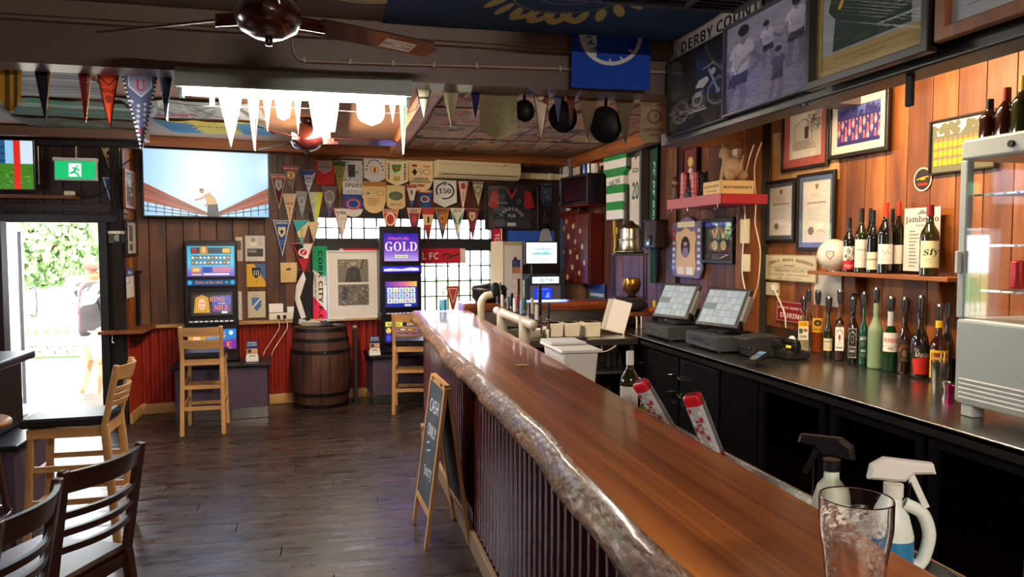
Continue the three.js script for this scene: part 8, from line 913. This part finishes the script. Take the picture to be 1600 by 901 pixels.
  P(sg, 'board', ext(out.map(([a, b]) => [a * w, b * h]), 0.02, 0.005), C(0x6a6484, 0.4)); P(sg, 'centre_panel', ext(out.map(([a, b]) => [a * w * 0.66, b * h * 0.78 - h * 0.07]), 0.006, 0.002).translate(0, 0, 0.02), C(0xcfae84, 0.5), 'cream inner shield');
  const oc = cell(70, 120, (g, w2, h2) => { F(g, '#2a2430', 0, 0, w2, h2); CI(g, 36, 40, 15, '#b88870'); F(g, '#14100e', 22, 20, 28, 12); PO(g, [[12, 120], [20, 64], [54, 64], [64, 120]], '#6888b8'); F(g, '#b83838', 30, 64, 8, 56); }); P(sg, 'photograph', cuv(ni(cy(1, 1, 0.004, 0, 0, 0, 28).rotateX(Math.PI / 2).scale(w * 0.14, h * 0.17, 1)), oc, -w * 0.14, -h * 0.17, w * 0.14, h * 0.17).translate(0, 0, 0.028), pm(oc)); P(sg, 'scroll', rb(w * 0.56, h * 0.09, 0.006, 0.002, 0, h * 0.36, 0.024), M.cream);
  for (const [x, c] of [[-0.14, 0xe0d8c8], [0.14, 0xe4e8ec]]) P(sg, 'sticker', rb(w * 0.2, h * 0.12, 0.003, 0.001, x * w, -h * 0.38, 0.027), C(c, 0.5)); for (let i = 0; i < 7; i++) for (const s of [-1, 1]) P(sg, 'year_plate', rb(w * 0.09, h * 0.05, 0.004, 0.001, s * w * 0.4, h * (0.26 - i * 0.1), 0.022), C(i < 2 && s < 0 ? 0xc03040 : 0xd0ccd4, 0.4, 0.2));
  framed('medal_frame', 'black framed pair of medals on orange ribbons', 'alc', [1100, 341, 1150, 411], 0.02, (g, w2, h2) => { F(g, '#20242c', 0, 0, w2, h2); F(g, '#3848c0', 0, 0, w2, 24); g.strokeStyle = '#8a8e96'; g.lineWidth = 2; g.strokeRect(22, 40, 116, 130); for (const x of [56, 104]) { PO(g, [[x - 18, 44], [x - 6, 44], [x, 84], [x - 4, 88]], '#c88a40'); PO(g, [[x + 18, 44], [x + 6, 44], [x, 84], [x + 4, 88]], '#c88a40'); g.fillStyle = '#c8b880'; g.beginPath(); g.ellipse(x, 124, 16, 26, 0, 0, 7); g.fill(); CI(g, x, 124, 9, '#8a7a48', 2); } LN(g, [[84, 190], [130, 170]], '#d0d0cc', 5); TX(g, 'WORLD CUP', 80, 12, 13, '#c8d0f8'); }, { W: 160, H: 200, fw: 0.025, fm: M.black, d: 0.03 });
  const ph = on('alc', [1029, 345, 1053, 387], 0.0), pg = T('wall_telephone', 'old dark timber wall telephone with round dial', 'telephone', null, [2.98, ph.pos.y, ph.pos.z], -Math.PI / 2); P(pg, 'case', muv(rb(ph.w * 0.8, ph.h, 0.16, 0.012, 0, 0, 0.085)), MS({ map: TW.walnut, roughness: 0.4 })); P(pg, 'dial', cy(0.045, 0.045, 0.015, 0, 0, 0, 22).rotateX(Math.PI / 2).translate(0, -ph.h * 0.22, 0.172), M.chrome); P(pg, 'top', rb(ph.w * 0.86, 0.02, 0.18, 0.006, 0, ph.h / 2, 0.09), MS({ map: TW.walnut, roughness: 0.4 }));
  [['cream switch plate left of the shield plaque', [1043, 397, 1050, 420]], ['cream double power point under the alcove cable, by the post', [1163, 397, 1173, 424]], ['cream thermostat unit beside the medal frame, by the post', [1160, 342, 1172, 380]], ['cream power point with white plug under the trading hours sign', [1197, 441, 1219, 461]], ['cream slotted wall plate beneath the smaller certificate', [1196, 398, 1201, 412]]].slice(0, 4).forEach(([l, r]) => { const s = on(r[0] > 1190 ? 'right' : 'alc', r, r[0] > 1155 && r[0] < 1190 ? 0.06 : 0); const g = T('wall_plate', l.replace('left of', 'beside'), 'power point', null, s.pos, -Math.PI / 2); P(g, 'plate', rb(s.w, s.h, 0.02, 0.004, 0, 0, 0.01), M.cream); P(g, 'switch', rb(0.015, 0.025, 0.008, 0.002, 0, s.h * 0.2, 0.022), M.ivory); });
  const js = on('alc', [1095, 320, 1103, 340], 0.05); TM('glass_globe', 'small clear glass lamp globe hanging under the red shelf', 'globe', null, lathe([[0.012, 0.1], [0.03, 0.07], [0.034, 0.03], [0.02, 0.0], [0, 0]], 16), M.glass, [2.9, js.pos.y - 0.05, js.pos.z]);
  for (const [l, pts, r, m] of [['white cable running down the alcove post, thicker of two', [[1178, 226], [1170, 250], [1162, 290], [1164, 340], [1160, 400], [1160, 430], [1168, 470]], 0.005, M.ivory], ['cream cable looping down the alcove post', [[1190, 222], [1179, 260], [1181, 320], [1180, 350], [1188, 390], [1185, 440], [1176, 470]], 0.005, C(0xd8b898, 0.5)], ['dark blue cable crossing before the medal frame', [[1131, 226], [1140, 262], [1150, 300], [1158, 330], [1150, 350], [1135, 382]], 0.005, C(0x1c2450, 0.4)], ['white lead curving from the power point to the telephone', [[1210, 452], [1218, 470], [1226, 490], [1228, 512]], 0.006, M.ivory]]) TM('cable', l, 'cable', null, tube(pts.map(([u, v]) => atX(u, v, u > 1195 ? 3.1 : 2.9)), r, 50), m);
  TM('plug', 'white plug in the power point below the trading hours sign', 'plug', null, rb(0.04, 0.04, 0.04, 0.01), M.white, atX(1211, 450, 3.11).toArray());
}
// ---------------------------------------------------------------- cash machine and beige cabinet beyond the bar
{
  const z = -7.85, g = T('cash_machine', 'grey-blue cash machine with lit header and small screen', 'cash machine', null, [(atZ(815, 440, z).x + atZ(880, 440, z).x) / 2, 0, z], 0.05), w = 0.46, y1 = atZ(846, 428, z).y, bm = C(0x2c3444, 0.35);
  P(g, 'body', mg(rb(w, 1.0, 0.4, 0.02, 0, 0.5, -0.05)), bm); P(g, 'head', ext([[-w / 2, 1.0], [w / 2, 1.0], [w / 2, y1 - 0.06], [w * 0.36, y1], [-w * 0.36, y1], [-w / 2, y1 - 0.06]], 0.3, 0.012).translate(0, 0, -0.2), bm); P(g, 'header', sheet(0.3, 0.07, SCR.atmHead, 0.004, 0).translate(0, y1 - 0.06, 0.102), pm(SCR.atmHead, 'screen1.2')); P(g, 'fascia', rb(0.34, 0.2, 0.012, 0.004, 0, y1 - 0.22, 0.102), C(0x6a6a72, 0.4)); P(g, 'display', sheet(0.2, 0.12, SCR.atmMid, 0.004, 0).translate(-0.03, y1 - 0.2, 0.109), pm(SCR.atmMid, 'screen1.3')); P(g, 'card_slot', rb(0.08, 0.018, 0.02, 0.004, 0.08, y1 - 0.32, 0.112), MS({ color: 0x0c2c14, emissive: 0x30e060, emissiveIntensity: 1.6 }), 'glowing green card slot');
  P(g, 'mast', mg(bx(0.2, 0.12, 0.06, 0, y1 + 0.05, -0.08)), M.black); const ty0 = atZ(846, 412, z).y, ty1 = atZ(846, 378, z).y, tw = atZ(871, 395, z).x - atZ(821, 395, z).x; P(g, 'topper', rb(tw + 0.02, ty1 - ty0 + 0.02, 0.05, 0.006, 0, (ty0 + ty1) / 2, -0.06), M.black); P(g, 'topper_screen', sheet(tw - 0.01, ty1 - ty0 - 0.01, SCR.atmTop, 0.004, -0.035).translate(0, (ty0 + ty1) / 2, 0), pm(SCR.atmTop, 'screen1.5'));
  const l = new THREE.RectAreaLight(0x7090ff, 2.6, w, 0.5); l.position.set(0, y1 - 0.05, 0.14); l.rotation.y = Math.PI; g.add(l);
  const b = T('vending_cabinet', 'tall beige vending cabinet with brown surfboard print beside the cash machine', 'cabinet', null, [(atZ(781, 420, -7.7).x + atZ(814, 420, -7.7).x) / 2, 0, -7.75], 0.35), bw = 0.25, bh = atZ(797, 377, -7.7).y; P(b, 'body', rb(bw, bh, 0.24, 0.006, 0, bh / 2, -0.05), C(0xb8a888, 0.5)); const sc = cell(80, 200, (q, ww, hh) => { F(q, '#e2ded4', 0, 0, ww, hh); q.fillStyle = '#5a2c1c'; q.beginPath(); q.ellipse(50, 96, 22, 70, 0, 0, 7); q.fill(); q.fillStyle = '#e8e4dc'; q.beginPath(); q.ellipse(40, 96, 20, 64, 0, 0, 7); q.fill(); F(q, '#3858a0', 46, 168, 24, 24); LINES(q, 24, 90, 30, 4, 6, '#c0a890'); }); P(b, 'front_print', sheet(bw - 0.03, bh * 0.55, sc, 0.003, 0.07).translate(0, bh * 0.7, 0), pm(sc)); P(b, 'slot', rb(0.12, 0.04, 0.01, 0.003, 0, bh * 0.36, 0.072), M.black);
  const lf = cell(60, 90, (q, ww, hh) => { F(q, '#24386c', 0, 0, ww, 34); F(q, '#c08860', 0, 34, ww, 30); F(q, '#dcd8d0', 0, 64, ww, 26); LINES(q, 8, 10, 40, 3, 8, '#d8d8e8'); }), lp = atZ(809, 421, -7.6); TM('leaflet', 'blue and orange leaflet stuck on the beige cabinet side', 'leaflet', null, sheet(0.1, 0.2, lf, 0.003), pm(lf), [b.position.x + 0.06, lp.y, b.position.z + 0.055], 0.35);
  const cs = cell(120, 90, (q, ww, hh) => { F(q, '#2c4480', 0, 0, ww, 40); F(q, '#2a5a58', 0, 40, ww, 50); TX(q, 'CASHPOINT', 60, 52, 19, '#f0f0f0'); TX(q, 'ATM HERE', 60, 76, 15, '#e8d070'); }), cq = on('rfar', [921, 442, 946, 474], 0.02); TM('cashpoint_sign', 'blue and teal cashpoint sign on the far side wall', 'sign', null, sheet(cq.w, cq.h, cs, 0.006), pm(cs), cq.pos, cq.ry);
  const bx2 = on('rfar', [886, 440, 918, 474], 0.0); TM('cardboard_panel', 'tan cardboard panel below the gold-framed jersey', 'panel', null, rb(bx2.w * 0.9, bx2.h, 0.04, 0.004, 0, 0, 0.022), C(0x9a7048, 0.8), bx2.pos, bx2.ry);
}
// ---------------------------------------------------------------- the street outside
const GY = -0.35;
ST('pavement', mg(bx(40, 0.2, 4.2, 0, GY - 0.1, -9.6)), C(0xb8b2a6, 0.9));
ST('road', mg(bx(60, 0.2, 2.6, 0, GY - 0.16, -12.9)), C(0x77756f, 0.9));
ST('kerb', mg(bx(40, 0.14, 0.18, 0, GY - 0.06, -11.75)), C(0x9a968e, 0.9));
ST('path', mg(bx(60, 0.2, 0.7, 0, GY - 0.12, -14.4)), C(0xa8a498, 0.9));
ST('lawn', mg(bx(80, 0.2, 30, 0, GY + 0.0, -30)), C(0x4c6a34, 0.95));
ST('step', mg(bx(1.6, 0.18, 0.5, -2.4, GY + 0.09, -7.75)), C(0x9a948a, 0.9));
{
  // stone wall and picket fence across the street
  const z = -15, stoneM = [0x8a867c, 0x9c968a, 0x76726a].map((c) => C(c, 0.9)); const wg = T('stone_wall', 'low rubble stone wall across the street', 'wall', null, [-6, GY, z]); P(wg, 'core', bx(16, 0.27, 0.3, 0, 0.135, 0), stoneM[2]);
  for (let r = 0; r < 3; r++) for (let i = 0; i < 40; i++) { const m = P(wg, 'stone', rb(0.17 + 0.03 * ((i * 7 + r) % 3), 0.08, 0.08, 0.02), stoneM[(i + r * 2) % 3]); m.position.set(-4 + i * 0.22 + (r % 2) * 0.1, 0.05 + r * 0.09, 0.16); }
  const fg = T('picket_fence', 'white timber picket fence on the stone wall across the street', 'fence', null, [-6, GY + 0.27, z]); fg.scale.set(0.6, 0.38, 1); const wm = C(0xdcdad4, 0.7), pgeo = ext([[-0.045, 0], [0.045, 0], [0.045, 0.85], [0, 0.95], [-0.045, 0.85]], 0.025, 0.003); for (let i = 0; i < 60; i++) P(fg, 'picket', pgeo, wm).position.set(-7.9 + i * 0.27, 0, 0.03); for (const y of [0.2, 0.65]) P(fg, 'rail', bx(16, 0.07, 0.04, 0, y, 0), wm); for (let i = 0; i < 7; i++) P(fg, 'post', bx(0.14, 1.1, 0.14, -8 + i * 2.66, 0.5, 0), wm);
  // trees
  const leaf = mg(grid(2, 1, (a, b) => [(a - 0.5) * 0.16 * (1 - Math.abs(a - 0.5)), (b - 0.5) * 0.1, 0.02 * Math.sin(a * 3)])), leafM = [0x86a070, 0x98b082, 0x6c8a5a].map((c) => MP({ color: c, roughness: 0.8, side: THREE.DoubleSide, transmission: 0.3, thickness: 0 })), bark = C(0x5a4a3c, 0.95);
  const tree = (label, x, z, h, R, n, k) => { const g = T('street_tree', label, 'tree', 'trees across the street', [x, GY + 0.1, z]); P(g, 'trunk', mg(rod([0, 0, 0], [0.1, h * 0.5, 0], 0.13, 0.09), rod([0.1, h * 0.45, 0], [-0.9, h * 0.75, 0.2], 0.1, 0.05), rod([0.1, h * 0.48, 0], [1.0, h * 0.8, -0.2], 0.1, 0.05), rod([0.1, h * 0.5, 0], [0.1, h * 0.9, 0.1], 0.12, 0.04)), bark); const im = new THREE.InstancedMesh(leaf, leafM[k], n), m4 = new THREE.Matrix4(), q = new THREE.Quaternion(); for (let i = 0; i < n; i++) { const a = rnd() * 6.283, c = rr(-1, 1), s = Math.sqrt(1 - c * c), r = R * Math.cbrt(rr(0.25, 1)) * (0.8 + 0.3 * fbm(a / 6.3, c * 0.5 + 0.5, 6, 6, 500 + k, 2)); q.setFromEuler(new THREE.Euler(rnd() * 6, rnd() * 6, rnd() * 6)); m4.compose(V(r * s * Math.cos(a), h * 0.75 + r * c * 0.85, r * s * Math.sin(a)), q, V(1.2, 1.2, 1.2)); im.setMatrixAt(i, m4); } im.name = 'crown'; im.castShadow = im.receiveShadow = true; im.userData.kind = 'stuff'; g.add(im); return g; };
  tree('broad leafy tree beside the white picket fence', -6.3, -17.2, 2.7, 1.5, 4200, 0); tree('taller leafy tree behind the fence with dark trunk', -4.9, -18.6, 3.4, 1.7, 4600, 1); tree('bushy tree at the edge of the doorway view', -7.9, -18.2, 3.0, 1.7, 4200, 2);
  const hg = T('distant_cottage', 'pale cottage half hidden by the street trees', 'house', null, [-9.2, GY + 0.1, -28]); P(hg, 'wall', bx(8, 3, 5, 0, 1.5, 0), C(0xc8d0d4, 0.8)); P(hg, 'roof', ext([[-4.4, 3], [4.4, 3], [0, 5]], 5.6, 0.02).translate(0, 0, -2.8), C(0x8a9aa0, 0.6)); for (const x of [-2.2, 1.4]) { const w = P(hg, 'window', frameGeo(1.0, 1.2, 0.08, 0.06).translate(x, 1.6, 2.5), M.white); P(w, 'pane', bx(0.86, 1.06, 0.01, x, 1.6, 2.52), C(0x3a4a58, 0.1)); } P(hg, 'door', bx(0.9, 2, 0.05, -0.3, 1.0, 2.52), C(0x4a5a6a, 0.5));
}
// ---------------------------------------------------------------- person in the doorway
{
  const f = atY(133, 622, GY), X = f.x + 0.12, Z = f.z, S = 0.985;
  function sdf(bones, lo, hi, cs, k = 0.035) {
    const n = [0, 1, 2].map((i) => Math.ceil((hi[i] - lo[i]) / cs)), N = Math.max(...n) + 2, mc = new MarchingCubes(N, new THREE.MeshBasicMaterial(), false, false, 400000); mc.isolation = 0; const a = V(), d = V(), p = V();
    const bs = bones.map(([A, B, r0, r1, q]) => [V(...A), V(...B), r0, r1, q || [1, 1, 1]]);
    for (let z = 0; z < N; z++) for (let y = 0; y < N; y++) for (let x = 0; x < N; x++) { p.set(lo[0] + x * cs, lo[1] + y * cs, lo[2] + z * cs); let s = 0; for (const [A, B, r0, r1] of bs) { d.copy(B).sub(A); const t = Math.max(0, Math.min(1, a.copy(p).sub(A).dot(d) / Math.max(1e-9, d.lengthSq()))); s += Math.exp(-(a.copy(A).addScaledVector(d, t).distanceTo(p) - (r0 + (r1 - r0) * t)) / k); } mc.field[x + y * N + z * N * N] = s > 0 ? Math.min(4, k * Math.log(s)) : -4; }
    mc.update(); const c = mc.count, g = new THREE.BufferGeometry(), pos = new Float32Array(mc.positionArray.subarray(0, c * 3)), nor = new Float32Array(mc.normalArray.subarray(0, c * 3)), h = N / 2;
    for (let i = 0; i < c; i++) for (let j = 0; j < 3; j++) pos[i * 3 + j] = lo[j] + (pos[i * 3 + j] + 1) * h * cs;
    g.setAttribute('position', new THREE.BufferAttribute(pos, 3)); g.setAttribute('normal', new THREE.BufferAttribute(nor, 3)); g.setAttribute('uv', new THREE.BufferAttribute(new Float32Array(c * 2), 2)); return g;
  }
  const hip = 0.92, sh = 1.44, body = [[[0, hip, 0], [0, 1.15, 0], 0.15, 0.145], [[0, 1.15, 0], [0, 1.36, 0.01], 0.145, 0.15], [[-0.17, sh - 0.02, 0], [0.17, sh - 0.02, 0], 0.075, 0.075], [[0, sh, 0], [0, 1.56, 0.01], 0.06, 0.055], [[0, 1.62, 0.02], [0, 1.7, 0.02], 0.085, 0.09], [[0, 1.6, 0.06], [0, 1.63, 0.08], 0.05, 0.04],
    [[-0.19, sh - 0.02, 0], [-0.3, 1.2, 0.02], 0.062, 0.05], [[-0.3, 1.2, 0.02], [-0.26, 1.02, 0.14], 0.048, 0.034], [[0.19, sh - 0.02, 0], [0.27, 1.18, 0], 0.062, 0.05], [[0.27, 1.18, 0], [0.27, 0.96, 0.12], 0.048, 0.034],
    [[-0.09, hip, 0], [-0.1, 0.5, 0.03], 0.1, 0.062], [[-0.1, 0.5, 0.03], [-0.1, 0.08, -0.02], 0.06, 0.036], [[0.09, hip, 0], [0.13, 0.5, 0.05], 0.1, 0.062], [[0.13, 0.5, 0.05], [0.15, 0.08, -0.08], 0.06, 0.036], [[-0.1, 0.045, -0.04], [-0.12, 0.03, 0.15], 0.035, 0.026], [[0.15, 0.045, -0.1], [0.17, 0.03, 0.08], 0.035, 0.026]];
  const fing = (sx, ox, oy, oz) => [[[ox, oy, oz], [ox, oy - 0.06, oz + 0.03], 0.03, 0.028], ...[0, 1, 2, 3].map((i) => [[ox + (i - 1.5) * 0.018, oy - 0.07, oz + 0.035], [ox + (i - 1.5) * 0.02, oy - 0.13 - (i === 1 || i === 2 ? 0.015 : 0), oz + 0.045], 0.009, 0.008]), [[ox + sx * 0.025, oy - 0.03, oz + 0.03], [ox + sx * 0.045, oy - 0.085, oz + 0.05], 0.01, 0.009]];
  const skin = C(0x8e5638, 0.6), g = T('person', 'person in dark patterned sports jersey and pale shorts walking past the open door', 'person', null, [X, GY, Z], 2.5); g.scale.setScalar(S);
  const bodyG = mg(sdf(body, [-0.45, 0, -0.3], [0.45, 1.82, 0.3], 0.016, 0.012), sdf(fing(1, -0.26, 1.0, 0.15), [-0.36, 0.8, 0.06], [-0.16, 1.06, 0.28], 0.006, 0.006), sdf(fing(-1, 0.27, 0.94, 0.13), [0.17, 0.74, 0.04], [0.37, 1.0, 0.26], 0.006, 0.006)); P(g, 'body', bodyG, skin);
  P(g, 'face', mg(sph(0.016, 0, 1.65, 0.118, 10, 8).scale(0.8, 1.3, 1), bx(0.05, 0.01, 0.012, 0, 1.6, 0.112)), C(0xa06a54, 0.6)); for (const s of [-1, 1]) { P(g, 'eye', sph(0.011, s * 0.034, 1.675, 0.098, 10, 8), C(0x2a2420, 0.3)); P(g, 'ear', sph(0.026, s * 0.092, 1.66, 0.02, 10, 8).scale(0.95, 1, 0.9), skin); }
  P(g, 'hair', mg(new THREE.SphereGeometry(0.106, 20, 12, 0, 6.3, 0, 1.6).scale(1, 1.1, 1.05).translate(0, 1.69, 0.0)), C(0x3a2a20, 0.9));
  const jc = cell(160, 120, (q, w, h) => { F(q, '#100e12', 0, 0, w, h); for (let i = 0; i < 16; i++) PO(q, [[rr(0, w), rr(0, h)], [rr(0, w), rr(0, h)], [rr(0, w), rr(0, h)]], ['#8a8684', '#141216', '#9a9694', '#6a1420'][i % 4]); PO(q, [[80, 0], [110, 0], [100, 120], [84, 120]], '#6a1420'); TX(q, 'KINGS SINCE', 96, 60, 18, '#f0ece8', 'bold', Math.PI / 2); });
  const sg = sdf([[[0, 0.92, 0], [0, 1.15, 0], 0.185, 0.172], [[0, 1.15, 0], [0, 1.36, 0.01], 0.172, 0.172], [[-0.17, sh - 0.02, 0], [0.17, sh - 0.02, 0], 0.094, 0.094], [[-0.19, sh - 0.02, 0], [-0.27, 1.26, 0.01], 0.088, 0.085], [[0.19, sh - 0.02, 0], [0.25, 1.24, 0], 0.088, 0.085]], [-0.45, 0.72, -0.3], [0.45, 1.62, 0.3], 0.016, 0.014); P(g, 'jersey', cuv(sg, jc, -0.36, 0.74, 0.36, 1.54), pm(jc, 'cloth'));
  P(g, 'shorts', sdf([[[0, 0.9, 0], [0, 0.82, 0], 0.16, 0.16], [[-0.09, 0.86, 0], [-0.105, 0.58, 0.02], 0.125, 0.112], [[0.09, 0.86, 0], [0.135, 0.58, 0.04], 0.125, 0.112]], [-0.35, 0.4, -0.25], [0.35, 1.1, 0.25], 0.016, 0.014), C(0x94785c, 0.8)); P(g, 'sandal', mg(rb(0.1, 0.018, 0.27, 0.008, -0.11, 0.01, 0.05), rb(0.1, 0.018, 0.27, 0.008, 0.16, 0.01, -0.02)), C(0x2a2826, 0.6));
}
renderer.render(scene, camera);
